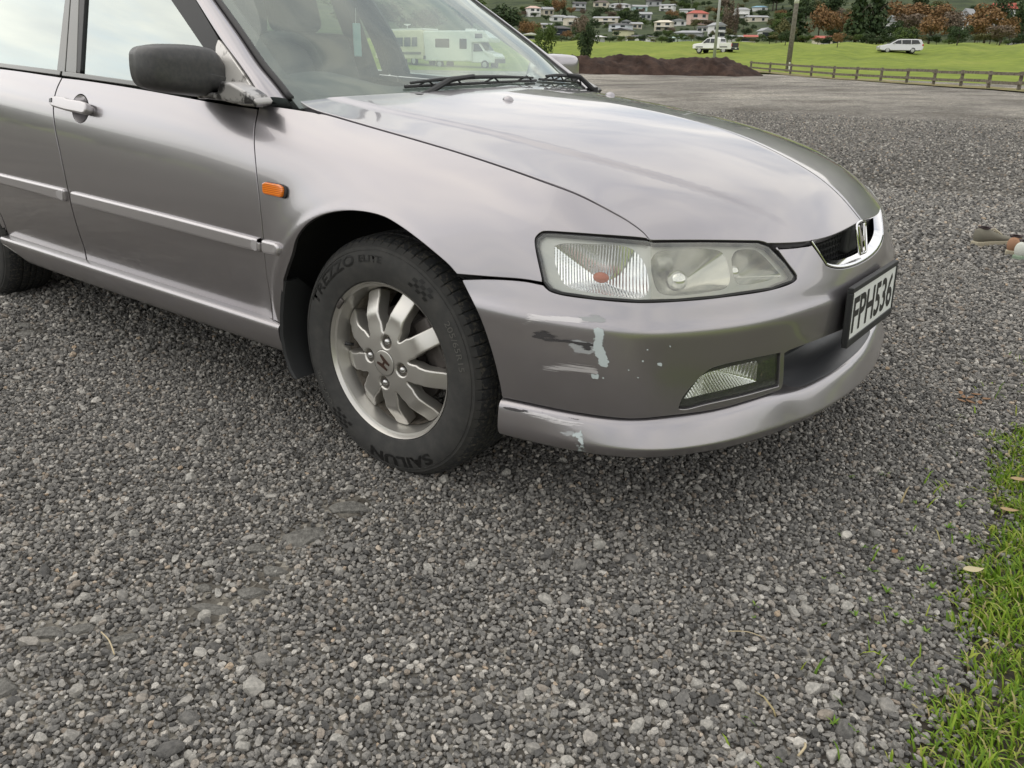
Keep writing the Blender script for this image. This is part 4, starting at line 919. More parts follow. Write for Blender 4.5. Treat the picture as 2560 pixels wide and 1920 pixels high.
# wipers
def wiper(px0, px1, pivot, bend, name='wiper'):
    a = [W.hit(q) for q in crom([px0, px1], 12)]; P = np.array([fW(*q[:, None])[0] for q in a]); Nn = np.array([W.normal(*q[:, None])[0] for q in a])
    w_ = empty(name, (0, 0, 0), car)
    mb = MB(); mb.tube(P+Nn*.006, .0045, 6); mb.build('blade', 'rubber_seal', w_)
    k = len(P); mb = MB(); t = np.linspace(0, 1, k)
    mb.tube(P[1:-1]+Nn[1:-1]*(.016+.012*np.sin(t[1:-1, None]*math.pi)), [.003+.003*math.sin(x*math.pi) for x in t[1:-1]], 6)
    for c0 in (.12, .34, .62, .86):
        i = int(c0*(k-1)); j = min(k-1, i+max(2, k//9)); mid = (P[i]+P[j])/2
        mb.tube([P[i]+Nn[i]*.008, mid+Nn[i]*.024, P[j]+Nn[j]*.008], .0028, 6)
    mb.build('bridge', 'black_plastic', w_)
    c = P[k//2]+Nn[k//2]*.032; pv = np.array(pivot)
    mb = MB(); mb.tube([c, c*.55+pv*.45+np.array([0, 0, bend]), pv], [.006, .0085, .010], 8); mb.tube([pv-np.array([0, 0, .03]), pv+np.array([0, 0, .012])], .014, 10)
    mb.build('arm', 'black_plastic', w_)
    return w_
pA = fW(np.array([.40]), np.array([.0]))[0]+np.array([.035, 0, .012]); pB = fW(np.array([.93]), np.array([.0]))[0]+np.array([.03, 0, .02])
wiper((1010, 221), (1338, 205), fW(np.array([.22]), np.array([0.]))[0]+np.array([.03, 0, .015]), .016); wiper((1346, 202), (1452, 209), pB, .018)
# washer nozzles
for q in ((1270, 250), (1505, 239)):
    h_ = H.hit(q) if q[0] < 1300 else None
    P = fH(*h_[:, None])[0] if h_ is not None else P*MIR
    mb = MB(); mb.lathe([(.0115, -.004), (.0115, .001), (.0095, .006), (.005, .0095), (.0005, .011)], 16, origin=(0, 0, 0))
    V = np.array(mb.V)*np.array([1.5, 1, 1])+P; obj('washer_nozzle', V, mb.F, 'paint', car, True)
# ---- door mirror
def mirror_part(name, m_, rim, xpl, depth_f, depth_b, mirror=True, pw=4.2):
    c = rim.mean(0); n = len(rim); V = []; K = 12
    for k in range(K+1):
        s_ = k/K; V.append(np.column_stack([np.full(n, xpl+depth_f*(1-s_**pw)**(1/pw*1.2)), c+(rim-c)*s_]))
    for k in (1,):
        V.append(np.column_stack([np.full(n, xpl-depth_b), c+(rim-c)*.96]))
        V.append(np.column_stack([np.full(n, xpl-depth_b), c+(rim-c)*.02]))
    V = np.vstack(V); F = [(k*n+i, (k+1)*n+i, (k+1)*n+(i+1) % n, k*n+(i+1) % n) for k in range(len(V)//n-1) for i in range(n)]
    return both(name, V, F, m_, mir, True, False)
XM = -.69
mrpx = [(322, 146), (323, 128), (333, 116), (356, 110.5), (405, 109.5), (455, 112), (485, 117), (503, 130), (522, 158), (537, 190), (546, 198), (561, 202), (559, 216), (556, 229), (520, 231), (489, 231), (480, 239), (440, 236), (380, 228), (345, 217), (331, 200), (324, 172)]
rimL = np.array([on(q, 0, XM-.035)[1:] for q in crom(mrpx+[mrpx[0]], 8)[:-1]])
mir = empty('door_mirror', (0, 0, 0), car)
mirror_part('housing', 'mirror_plastic', rimL, XM, .075, .045)
mb = MB(); c = rimL.mean(0); V = np.column_stack([np.full(len(rimL), XM-.057), c+(rimL-c)*.9]); obj('mirror_glass', V, [tuple(range(len(V)))], 'chrome', mir)
m = mat('weathered_paint', (.5, .5, .5), .4, .35, .5, .3, .2)
n_, r_ = noise_col(m, 14, (.18, .17, .16), (.62, .60, .57), lo=.40, hi=.47, detail=5)
m = mat('stalk_paint', (.4, .4, .4), .35, .4, .5, .3, .2); noise_col(m, 11, (.035, .034, .035), (.40, .39, .38), lo=.46, hi=.52, detail=5)
sail = [(549, 99), (568, 122), (592, 157), (614, 188), (634, 219), (645, 240), (648, 266), (600, 262), (556, 252), (541, 232), (541, 166), (543, 118)]
V, F, NR = panel_data(G, G.uvpath([('pl', sail+[sail[0]])], step=10), h=.012, off=.006, edge=.003, depth=.02); obj('sail_panel', V, F, 'weathered_paint', mir, True, NR)
Sst = Surf(lambda u, v: np.stack([-.95+u*.75, -.800-.012*np.sin(np.clip(v, 0, 1)*math.pi), .82+v*.28], 1), 40, 20, (0, -1, .1))
stk = [(548, 203), (572, 207), (598, 221), (626, 241), (643, 262), (600, 261), (556, 253), (500, 246), (487, 240), (490, 233), (540, 231)]
V, F, NR = panel_data(Sst, Sst.uvpath([('pl', stk+[stk[0]])]), h=.012, edge=.008, depth=.05); obj('stalk', V, F, 'stalk_paint', mir, True, NR)
# far-side mirror: same parts mirrored
mir2 = empty('door_mirror', (0, 0, 0), car)
for o in list(mir.children):
    V = np.array([v.co[:] for v in o.data.vertices])*MIR; F = [tuple(p.vertices)[::-1] for p in o.data.polygons]
    obj(o.name.split('.')[0], V, F, 'paint' if 'housing' in o.name else o.data.materials[0].name, mir2, True)
# ---- roof, rear screen, boot: mostly out of the frame
def loft(rows, name, m_, sub=4, smooth=True, mirror_join=True):
    rows = np.array(rows, float); rows = np.einsum('ti,ink->tnk', basis(rows.shape[0], np.linspace(0, 1, 30)), rows); rows = np.einsum('ti,nik->ntk', basis(rows.shape[1], np.linspace(0, 1, 30)), rows)
    n = 30; V = rows.reshape(-1, 3); F = [(i*n+j, (i+1)*n+j, (i+1)*n+j+1, i*n+j+1) for i in range(29) for j in range(n-1)]
    return obj(name, np.vstack([V, V*MIR]), F+[tuple(n*30+i for i in f[::-1]) for f in F], m_, car, smooth)
hx = s_[-1]
loft([[(hx[0]+.13, 0, 1.40), (hx[0]+.10, -.3, 1.395), (hx[0], hx[1]+.01, 1.375), (hx[0]-.02, hx[1]-.03, 1.355)]]+[[(x, 0, z), (x, -.35, z-.008), (x, -.56, z-.035), (x, -.60, z-.075)] for x, z in ((-1.2, 1.425), (-1.6, 1.435), (-2.1, 1.425), (-2.5, 1.385))], 'roof', 'paint')
loft([[(x, 0, z), (x, -.3, z-.004), (x, -.5, z-.02), (x, -.56-.05*k, z-.03)] for x, z, k in ((-2.46, 1.388, 0), (-2.7, 1.28, 1), (-2.9, 1.16, 2), (-3.1, 1.045, 3))], 'rear_screen', 'black_gloss')
loft([[(x, 0, z), (x, -.3, z-.005), (x, -.6, z-.02), (x, -.74, z-.05)] for x, z in ((-3.05, 1.05), (-3.3, 1.055), (-3.55, 1.05), (-3.62, .98), (-3.64, .72))], 'boot_lid', 'paint')
loft([[(x, 0, z), (x, -.4, z), (x+.06, -.7, z), (x+.25, -.80, z)] for x, z in ((-3.62, .74), (-3.70, .66), (-3.71, .5), (-3.68, .36), (-3.6, .28))], 'rear_bumper', 'paint')
mb = MB(); mb.tube(crom([g_[-1]+np.array([.03, .0, -.01]), (-1.25, -.600, 1.40), (-1.7, -.605, 1.405), (-2.2, -.600, 1.385), (-2.48, -.60, 1.345)], .06), .034, 12); both('roof_rail', mb.V, mb.F, 'paint', car, True)
cp = [(-3.12, 1.02), (-2.55, 1.01), (-2.34, 1.37), (-2.5, 1.385)]
V = np.array([(x, -(.775-.32*(z-.95)), z) for x, z in cp]+[(x, -(.775-.32*(z-.95))+.12, z) for x, z in cp]); both('rear_pillar', V, [(0, 1, 2, 3), (3, 2, 6, 7), (0, 3, 7, 4), (4, 7, 6, 5)], 'paint', car)
# ---- cabin
D = []
for x, z, w in ((-.36, .905, .66), (-.50, .925, .70), (-.66, .94, .72), (-.80, .945, .72), (-.86, .925, .72), (-.88, .80, .71), (-.86, .6, .70)):
    D.append([(x-.10*(abs(t))**2.2*(1 if x > -.5 else .3), -w*t, z+(.055*math.exp(-((t-.5)/.26)**2) if -.82 < x < -.6 else 0)) for t in np.linspace(-1, 1, 30)])
D = np.array(D); D = np.einsum('ti,ink->tnk', basis(7, np.linspace(0, 1, 24)), D); n = 30
obj('dashboard', D.reshape(-1, 3), [(i*n+j, i*n+j+1, (i+1)*n+j+1, (i+1)*n+j) for i in range(23) for j in range(n-1)], 'dash_grey', car, True)
def torus(c, R_, r_, tilt, n=40, k=10):
    M = Matrix.Rotation(tilt, 3, 'Y'); V = [Vector(c)+M @ Vector(((R_+r_*math.cos(b))*math.cos(a), (R_+r_*math.cos(b))*math.sin(a), r_*math.sin(b))) for a in np.linspace(0, 2*math.pi, n, endpoint=False) for b in np.linspace(0, 2*math.pi, k, endpoint=False)]
    return V, [(i*k+j, ((i+1) % n)*k+j, ((i+1) % n)*k+(j+1) % k, i*k+(j+1) % k) for i in range(n) for j in range(k)]
sw_ = empty('steering_wheel', (0, 0, 0), car)
V, F = torus((-.98, -.35, .93), .185, .016, R(-64)); obj('wheel_rim', V, F, 'cabin_dark', sw_, True)
mb = MB(); mb.box((-.965, -.35, .92), (.05, .14, .14), ry=R(26)); mb.box((-.965, -.35, .92), (.02, .36, .03), ry=R(26)); mb.tube([(-.93, -.35, .90), (-.75, -.35, .82)], .035, 10); bevel(mb.build('wheel_hub', 'cabin_dark', sw_), .01)
for y in (-.36, .36):
    st_ = empty('front_seat', (0, 0, 0), car)
    mb = MB(); mb.box((-1.30, y, .52), (.50, .50, .16), ry=R(-6)); bevel(mb.build('cushion', 'seat_cloth', st_), .05, 4)
    mb = MB(); mb.box((-1.62, y, .84), (.13, .48, .62), ry=R(-22)); bevel(mb.build('backrest', 'seat_cloth', st_), .05, 4)
    mb = MB(); mb.box((-1.775, y, 1.22), (.09, .26, .17), ry=R(-15)); bevel(mb.build('headrest', 'seat_cloth', st_), .04, 4)
mb = MB(); mb.box((-2.45, 0, .85), (.14, 1.3, .55), ry=R(-22)); mb.box((-2.15, 0, .52), (.5, 1.3, .16)); bevel(mb.build('rear_bench', 'seat_cloth', car), .04, 3)
mb = MB(); mb.box((-1.5, 0, .32), (2.0, 1.45, .02)); mb.build('cabin_floor', 'cabin_dark', car)
for y in (-.735, .735):
    mb = MB(); mb.box((-1.52, y, .62), (1.9, .03, .56)); mb.build('door_lining', 'cabin_dark', car)
for s__ in (1, -1):
    mb = MB(); mb.box((-1.72, s__*.655, 1.15), (.09, .05, .46), ry=R(-6), rx=R(19*s__)); mb.build('pillar_lining', 'cabin_dark', car)
mb = MB(); mb.tube([on((889, 20), 1, -.0), on((889, 62), 1, 0)], .0012, 5); mb.build('hanger_cord', 'plate_white', car)
m = mat('freshener', (.30, .50, .52), .6)
P0 = on((893, 100), 1, 0.); mb = MB(); mb.box(P0, (.006, .035, .11)); bevel(mb.build('air_freshener', 'freshener', car), .003)
mb = MB(); mb.box((-.90, 0, 1.30), (.03, .22, .055), ry=R(10)); mb.tube([(-.90, 0, 1.33), (-.88, 0, 1.385)], .01, 6); bevel(mb.build('rear_view_mirror', 'black_plastic', car), .012, 3)
# ---- headlamp
lamp_out = [(1358, 706), (1337, 609), (1339, 594), (1354, 580.5), (1376, 579.5), (1486, 587), (1616, 598), (1632, 604), (1761, 603), (1898, 605), (1925, 615), (1967, 658), (1992, 692), (1989, 702), (1933, 723), (1795, 743), (1692, 752), (1596, 754.5), (1486, 747), (1400, 735), (1373, 726)]
lamp_in = [(1365, 702), (1347, 616), (1350, 598), (1366, 589), (1400, 590.5), (1486, 596), (1610, 605), (1640, 610), (1761, 609), (1892, 611), (1917, 620), (1958, 662), (1978, 690), (1974, 697), (1925, 715), (1795, 734), (1692, 743), (1596, 745.5), (1490, 738), (1406, 726), (1378, 715)]
def pxl(S, pts, step=9): return clean(S.uvpath([('pl', pts+[pts[0]])], step=step), S, .002)
lamp_in = [(a[0]*.42+b[0]*.58, a[1]*.42+b[1]*.58) for a, b in zip(lamp_out, lamp_in)] if len(lamp_out) == len(lamp_in) else lamp_in
lo_uv, li_uv = pxl(A, lamp_out), pxl(A, lamp_in)
C1 = [(1383, 609), (1400, 603), (1424, 601), (1490, 602), (1555, 604), (1589, 617), (1613, 646), (1625, 688), (1624, 725), (1614, 737), (1598, 742), (1520, 736), (1440, 723), (1410, 712), (1395, 690), (1382, 643)]
C2 = [(1631, 643), (1646, 622), (1692, 614), (1778, 613), (1816, 624), (1833, 668), (1836, 695), (1828, 714), (1790, 724), (1680, 734), (1652, 724), (1636, 684)]
C3 = [(1839, 640), (1848, 621), (1866, 615), (1900, 618), (1922, 635), (1951, 668), (1966, 688), (1955, 693), (1866, 708), (1852, 700), (1842, 667)]
cs = [clean(np.array([A.hit(p) for p in crom(c+[c[0]], 8)[:-1]]), A, .002) for c in (C1, C2, C3)]
m = mat('reflector_fluted', (.88, .88, .88), .10, 1.)
tcn = N(m, 'ShaderNodeTexCoord'); mp_ = N(m, 'ShaderNodeMapping'); mp_.inputs['Rotation'].default_value = (0, 0, R(-38)); LK(m, tcn.outputs['Object'], mp_.inputs[0])
wv = N(m, 'ShaderNodeTexWave', Scale=52., Distortion=.0); LK(m, mp_.outputs[0], wv.inputs[0]); bump(m, wv.outputs['Fac'], .8, .003)
m = mat('reflector_dull', (.55, .55, .52), .22, 1.)
lampR, lampL = empty('headlamp', (0, 0, 0), car), empty('headlamp', (0, 0, 0), car)
def lamp_obj(name, V, F, m_, sm=True, NR=None):
    obj(name, V, F, m_, lampR, sm, NR); obj(name, np.asarray(V)*MIR, [f[::-1] for f in F], m_, lampL, sm, None if NR is None else NR*MIR)
V, F, NR = panel_data(A, lo_uv, h=.012, off=-.003, edge=.002, depth=.06, holes=[li_uv]); lamp_obj('seal', V, F, 'rubber_seal', True, NR)
V, F, NR = panel_data(A, li_uv, h=.012, off=-.014, edge=.0003, depth=0, holes=cs); lamp_obj('bezel', V, F, 'lamp_bezel', True, NR)
def bowl_data(S, uv, depth, rings=14, power=2., off=0., shift=(0, 0)):
    c = uv.mean(0); V = []; n = len(uv)
    for k in range(rings+1):
        s_ = 1-k/rings*.97; q = c+np.array(shift)*(1-s_)+(uv-c)*s_; P = S.fn(q[:, 0], q[:, 1]); Nn = S.normal(q[:, 0], q[:, 1]); V.append(P+Nn*(off-depth*(1-s_**power)))
    V = np.vstack(V); F = [(k*n+i, k*n+(i+1) % n, (k+1)*n+(i+1) % n, (k+1)*n+i) for k in range(rings) for i in range(n)]+[tuple(rings*n+i for i in range(n))]
    a = V[1]-V[0]; b = V[n]-V[0]
    if np.cross(a, b)@S.normal(uv[:1, 0], uv[:1, 1])[0] < 0: F = [f[::-1] for f in F]
    return V, F
for uvc, d_, pw, mm, nm in ((cs[0], .062, 1.5, 'reflector_fluted', 'turn_reflector'), (cs[1], .075, 2.2, 'reflector_dull', 'main_reflector'), (cs[2], .055, 1.6, 'reflector_dull', 'beam_reflector')):
    V, F = bowl_data(A, uvc, d_, 16, pw, -.014); lamp_obj(nm, V, F, mm)
def blob(c, r_, n=14, k=9, sc=(1, 1, 1)):
    V = [(c[0]+sc[0]*r_*math.sin(b)*math.cos(a), c[1]+sc[1]*r_*math.sin(b)*math.sin(a), c[2]+sc[2]*r_*math.cos(b)) for b in np.linspace(.02, math.pi-.02, k) for a in np.linspace(0, 2*math.pi, n, endpoint=False)]
    return V, [(i*n+j, (i+1)*n+j, (i+1)*n+(j+1) % n, i*n+(j+1) % n) for i in range(k-1) for j in range(n)]
def inward(q, d_): u_ = A.hit(q); return fA(*u_[:, None])[0]-A.normal(*u_[:, None])[0]*d_
V, F = blob(inward((1498, 672), .050), .014, sc=(1.3, 1.0, .8)); lamp_obj('turn_bulb', V, F, 'amber_bulb')
V, F = blob(inward((1722, 672), .055), .022); lamp_obj('main_bulb', V, F, 'reflector')
V, F = blob(inward((1868, 660), .045), .014); lamp_obj('beam_bulb', V, F, 'reflector')
# lens: clear fluted part at the corner, hazed plastic towards the grille
def split_poly(poly, x0, left):
    out__ = []
    n = len(poly)
    for i in range(n):
        a, b = poly[i], poly[(i+1) % n]; ia = (a[0] < x0) == left; ib = (b[0] < x0) == left
        if ia: out__.append(a)
        if ia != ib: t = (x0-a[0])/(b[0]-a[0]); out__.append((x0, a[1]+t*(b[1]-a[1])))
    return out__
V, F, NR = panel_data(A, pxl(A, split_poly(lamp_in, 1628, True)), h=.012, off=.0, edge=.0005, depth=.004); lamp_obj('clear_lens', V, F, 'lens_clear', True, NR)
V, F, NR = panel_data(A, pxl(A, split_poly(lamp_in, 1628, False)), h=.012, off=.0, edge=.0005, depth=.004); lamp_obj('hazed_lens', V, F, 'lens_hazy', True, NR)
V, F = shell(A, 'x', .10, .62, .985, .36, .80, 40, 20); lamp_obj('lamp_housing', V, F, 'gap_black')
# ---- fog lamp set into the bumper
fogR, fogL = empty('fog_lamp', (0, 0, 0), car), empty('fog_lamp', (0, 0, 0), car)
def fog_obj(name, V, F, m_, NR=None):
    obj(name, V, F, m_, fogR, True, NR); obj(name, np.asarray(V)*MIR, [f[::-1] for f in F], m_, fogL, True, None if NR is None else NR*MIR)
fin = [(1716, 1001), (1730, 980), (1756, 946), (1776, 936), (1830, 921), (1899, 906), (1902, 914), (1898, 958), (1830, 976), (1760, 992), (1720, 1002)]
fin_uv = pxl(B, fin, 7)
m = mat('fog_bezel', (.035, .037, .033), .3)
m = mat('fog_reflector', (.9, .9, .88), .16, 1.)
tcn = N(m, 'ShaderNodeTexCoord'); mp_ = N(m, 'ShaderNodeMapping'); mp_.inputs['Rotation'].default_value = (0, 0, R(-60)); LK(m, tcn.outputs['Object'], mp_.inputs[0])
wv = N(m, 'ShaderNodeTexWave', Scale=42., Distortion=1.); LK(m, mp_.outputs[0], wv.inputs[0]); bump(m, wv.outputs['Fac'], .5, .003)
fo = clean(fog_uv, B); fsc = fo.mean(0)+(fo-fo.mean(0))*.985
V, F, NR = panel_data(B, fsc, h=.012, off=-.009, edge=.0005, depth=.03, holes=[fin_uv]); fog_obj('bezel', V, F, 'fog_bezel', NR)
V, F = bowl_data(B, fin_uv, .05, 12, 1.7, -.009); fog_obj('reflector', V, F, 'fog_reflector')
V, F, NR = panel_data(B, fsc, h=.015, off=-.005, edge=.0004, depth=.002); fog_obj('lens', V, F, 'fog_glass', NR)
# ---- scrapes and chips on the bumper corner
def wear_patch(S, name, m_, pts, off, h=.004):
    uv = clean(np.array([S.hit(p) for p in crom(pts+[pts[0]], 5)[:-1]]), S, .0008); V, F, NR = panel_data(S, uv, h=h, off=off, edge=.0001, depth=0)
    o = obj(name, V, F, m_, car, True, NR); sc_ = np.array([S.Lu, S.Lv]); Q = np.array([S.near(v)*sc_ for v in V]); d = edgedist(Q, uv*sc_); d = np.clip(d/max(d.max(), 1e-6), 0, 1)
    at_ = o.data.attributes.new('edge', 'FLOAT', 'POINT'); at_.data.foreach_set('value', d.astype(np.float32)); return o
k8 = lambda L_: [(1200+x/2.1269, 700+y/2.1269) for x, y in L_]
wear_patch(B, 'scrape_mark', 'wear_pale', k8([(180, 150), (420, 140), (690, 165), (700, 235), (620, 262), (400, 275), (180, 270)]), .0004)
wear_patch(B, 'scrape_mark', 'wear_mix', k8([(440, 300), (540, 295), (625, 330), (625, 390), (570, 425), (490, 405), (455, 355)]), .0005)
wear_patch(B, 'scrape_gouge', 'wear_dark', k8([(255, 250), (350, 248), (420, 285), (520, 300), (620, 310), (622, 360), (585, 425), (530, 400), (440, 365), (340, 350), (262, 335)]), .0008)
wear_patch(B, 'scrape_mark', 'wear_pale', k8([(310, 425), (480, 415), (640, 440), (650, 475), (640, 540), (560, 530), (320, 505)]), .0006)
wear_patch(B, 'primer_patch', 'primer_grey', k8([(592, 252), (648, 250), (668, 290), (662, 345), (680, 390), (694, 445), (680, 474), (638, 474), (618, 425), (600, 380), (594, 330), (600, 290)]), .0011, .003)
wear_patch(B, 'primer_patch', 'wear_mix', k8([(500, 180), (640, 180), (690, 205), (670, 240), (590, 245), (520, 225)]), .0009)
wear_patch(B, 'primer_chip', 'primer_grey', k8([(590, 498), (632, 500), (630, 528), (596, 526)]), .0012, .002)
for x, y, s_ in ((953, 446, 13), (865, 430, 7), (890, 370, 5), (840, 518, 5), (1010, 352, 5), (655, 520, 6), (790, 478, 4)): wear_patch(B, 'stone_chip', 'primer_grey', k8([(x-s_, y-s_), (x+s_*.8, y-s_*.7), (x+s_, y+s_), (x-s_*.7, y+s_*.9)]), .0008, .002)
lb = [v.co.copy() for v in lip.data.vertices]; LB = BVHTree.FromPolygons(lb, [tuple(p.vertices) for p in lip.data.polygons])
class PxSurf:                                # lip seen as a surface over the picture plane, for placing wear on it
    Lu = Lv = 1.2
    flip = 1
    def fn(s, u, v):
        out__ = []
        for a_, b_ in zip(np.atleast_1d(u), np.atleast_1d(v)):
            q = (1200+a_*1000, 950+b_*1000); loc, n_, i_, d__ = LB.ray_cast(Vector(CAM), Vector(ray(q)))
            if loc is None: loc = LB.find_nearest(Vector(CAM)+Vector(ray(q))*2.0)[0]
            out__.append(loc[:])
        return np.array(out__)
    def normal(s, u, v):
        out__ = []
        for P_ in s.fn(u, v): l_, n_, i_, d__ = LB.find_nearest(Vector(P_)); out__.append((n_ if n_.dot(Vector(CAM-P_)) > 0 else -n_)[:])
        return np.array(out__)
    def hit(s, q): return np.array([(q[0]-1200)/1000, (q[1]-950)/1000])
    def near(s, P): q = pr(P)[0]; return s.hit(q)
LP = PxSurf()
wear_patch(LP, 'lip_scrape', 'wear_pale', k8([(150, 655), (300, 680), (440, 712), (570, 750), (600, 790), (480, 800), (330, 770), (180, 715)]), .0005, .006)
wear_patch(LP, 'lip_gouge', 'wear_dark', k8([(112, 655), (220, 672), (400, 705), (560, 742), (540, 752), (330, 715), (200, 712), (118, 690)]), .0008, .006)
wear_patch(LP, 'lip_primer', 'primer_grey', k8([(488, 790), (560, 792), (572, 830), (566, 880), (560, 925), (520, 925), (506, 870), (480, 830)]), .0011, .005)
wear_patch(LP, 'lip_primer', 'wear_mix', k8([(400, 796), (510, 800), (505, 835), (430, 828)]), .0009, .005)
wear_patch(LP, 'lip_scrape', 'wear_mix', k8([(360, 866), (470, 884), (530, 900), (520, 925), (440, 905), (365, 888)]), .0009, .005)
# ---- grille: chrome lined opening, honeycomb mesh, badge
gpath = np.vstack([[B.hit(p) for p in crom([(2030, 606), (2050, 636), (2068, 664)], 8)], [(1+(p_gl[0]-1)*t, .785+(p_gl[1]-.785)*t**2) for t in np.linspace(.96, 0, 24)]])
P = fB(gpath[:, 0], gpath[:, 1]); P[-1, 1] = 0
P[:, 0] -= .002
rows = np.array([P+np.array([.0005, 0, .0005]), P+np.array([.002, .0, .004]), P*np.array([1, .985, 1])+np.array([-.006, 0, .008]), P*np.array([1, .96, 1])+np.array([-.022, 0, .015])]); rows[:, -1, 1] = 0
n = rows.shape[1]; V = rows.reshape(-1, 3); F = [(i*n+j, i*n+j+1, (i+1)*n+j+1, (i+1)*n+j) for i in range(3) for j in range(n-1)]; nv_ = len(V)
gr = empty('grille', (0, 0, 0), car)
obj('chrome_surround', np.vstack([V, V*MIR]), F+[tuple(nv_+i for i in f[::-1]) for f in F], 'chrome', gr, True)
mb = MB(); cell = .0105; hx_ = []
for r_i in range(-5, 12):
    for c_i in range(-20, 21):
        y = (c_i+(r_i % 2)*.5)*cell*1.732; z = .585+r_i*cell*1.5
        if abs(y) > .235+.02*(z-.6)/.06 or z < .585 or z > .662-.12*y*y: continue
        x = .846-.25*y*y
        ring = [(y+cell*math.sin(a), z+cell*math.cos(a)) for a in np.linspace(0, 2*math.pi, 7)[:-1]]; rin = [(y+cell*.80*math.sin(a), z+cell*.80*math.cos(a)) for a in np.linspace(0, 2*math.pi, 7)[:-1]]
        V = [(x, *p) for p in ring]+[(x, *p) for p in rin]+[(x-.010, *p) for p in rin]
        mb.add(V, [(i, (i+1) % 6, 6+(i+1) % 6, 6+i) for i in range(6)]+[(6+i, 6+(i+1) % 6, 12+(i+1) % 6, 12+i) for i in range(6)])
mb.build('honeycomb', 'black_plastic', gr)
mb = MB(); mb.box((.79, 0, .615), (.02, .54, .10)); mb.build('grille_backing', 'dark_cavity', gr)
mb = MB(); mb.box((.850, 0, .632), (.03, .085, .07)); bevel(mb.build('badge_mount', 'black_plastic', gr), .01, 3)
bdg = empty('badge', (0, 0, 0), car)
def badge_frame(xc, zc, w, h, tilt):
    return lambda y, z, d: (xc+d-math.tan(tilt)*(z), y, zc+z)
fr_ = badge_frame(.878, .636, 0, 0, .25)
ol = [(.029*a, .036*b) for a, b in ((-.78, -1), (.78, -1), (.95, -.85), (1.15, .8), (1.0, 1), (-1.0, 1), (-1.15, .8), (-.95, -.85))]
mb = MB(); mb.tube([fr_(*p, .004) for p in crom([*ol, ol[0]], .004)], .0034, 8, cap=False); mb.build('badge_ring', 'chrome', bdg, True)
for s_ in (-1, 1):
    mb = MB(); mb.extrude([(s_*.009, -.033), (s_*.0175, -.033), (s_*.0265, .033), (s_*.0165, .033), (s_*.0075, .006), (s_*.0075, -.006)][::s_], .0, .008, fr_); bevel(mb.build('badge_stroke', 'chrome', bdg), .0015)
mb = MB(); mb.extrude([(-.0085, -.007), (.0085, -.007), (.0085, .006), (-.0085, .006)], .0, .0075, fr_); mb.build('badge_bar', 'chrome', bdg)
# ---- number plate
npl = empty('number_plate', (.936, 0, .484), car); npl.rotation_euler = (0, R(-3), 0)
def ppl(name, boxes, m_):
    mb = MB()
    for c, d in boxes: mb.box(c, d)
    return mb.build(name, m_, npl)
bevel(ppl('plate_frame', [((-.004, 0, .0645), (.014, .378, .013)), ((-.004, 0, -.0655), (.014, .378, .019)), ((-.004, .1845, 0), (.014, .010, .116)), ((-.004, -.1845, 0), (.014, .010, .116)), ((-.009, 0, 0), (.006, .38, .13))], 'black_plastic'), .002)
ppl('plate_sheet', [((-.002, 0, .001), (.005, .36, .119))], 'plate_white')
V, F = text_mesh('FPH536', 1.0, .022); w_ = V[:, 0].max()-V[:, 0].min(); h_ = V[:, 1].max()-V[:, 1].min(); V = V-[(V[:, 0].max()+V[:, 0].min())/2, (V[:, 1].max()+V[:, 1].min())/2, 0]
Vp = np.column_stack([np.full(len(V), .0012), V[:, 0]/w_*.332, V[:, 1]/h_*.090]); obj('plate_letters', Vp, F, 'plate_black', npl, False)
# ---- wheels
def wheel_meshes():
    M = {}
    # tyre: profile (radius, outward offset) from inner bead over the tread to the outer bead
    Ro = .3195; wid = .2
    prof = []
    def P_(r_, o): prof.append((r_, o))
    outer = [(.206, -.006), (.212, .002), (.225, .0065), (.243, .0115), (.262, .0125), (.280, .0095), (.2850, .0072), (.2868, .0066), (.2873, .0080), (.2890, .0072), (.2895, .0054), (.2915, .0047), (.293, .004), (.2965, .0035), (.300, -.001), (.3075, -.009), (.3125, -.017), (.316, -.026)]
    tread = [(.3175, -.034), (.3180, -.055), (.3105, -.0565), (.3105, -.0625), (.3188, -.064), (.3195, -.085), (.3115, -.0865), (.3115, -.0945), (.3197, -.096), (.3197, -.108), (.3115, -.1095), (.3115, -.1175), (.3195, -.119), (.3188, -.140), (.3105, -.1415), (.3105, -.1475), (.3180, -.149), (.3165, -.172)]
    inner = [(.3125, -.184), (.300, -.200), (.27, -.212), (.235, -.208), (.206, -.196)]
    prof = outer+tread+inner; sm_i = list(range(9, 13))+list(range(len(outer)+len(tread)-1, len(outer)+len(tread)))
    nA = 720; V = []; F = []; k = len(prof)
    for i in range(nA):
        a = 2*math.pi*i/nA; ph = i % 10
        for j, (r_, o) in enumerate(prof):
            d_ = 0
            if .3005 <= r_ <= .3178 and o > -.05 and ph == 0: d_ = .0040
            if o < -.05 and r_ > .3175 and o > -.16 and (i+int(-o*300)) % 10 == 4: d_ = .003
            pass
            V.append(((r_-d_)*math.cos(a), (r_-d_)*math.sin(a), o))
    side, trd = [], []
    for i in range(nA):
        j2 = (i+1) % nA
        for q in range(k-1): (side if (q < 15 or q > k-5) else trd).append((i*k+q, j2*k+q, j2*k+q+1, i*k+q+1))
    return V, side, trd
TV, TS, TT = wheel_meshes()
def to_wheel(V): V = np.asarray(V, float); return np.column_stack([V[:, 0], -V[:, 2], V[:, 1]])
def subset(V, F):
    u_ = sorted({i for f in F for i in f}); mp__ = {i: k for k, i in enumerate(u_)}; return [V[i] for i in u_], [tuple(mp__[i] for i in f) for f in F]
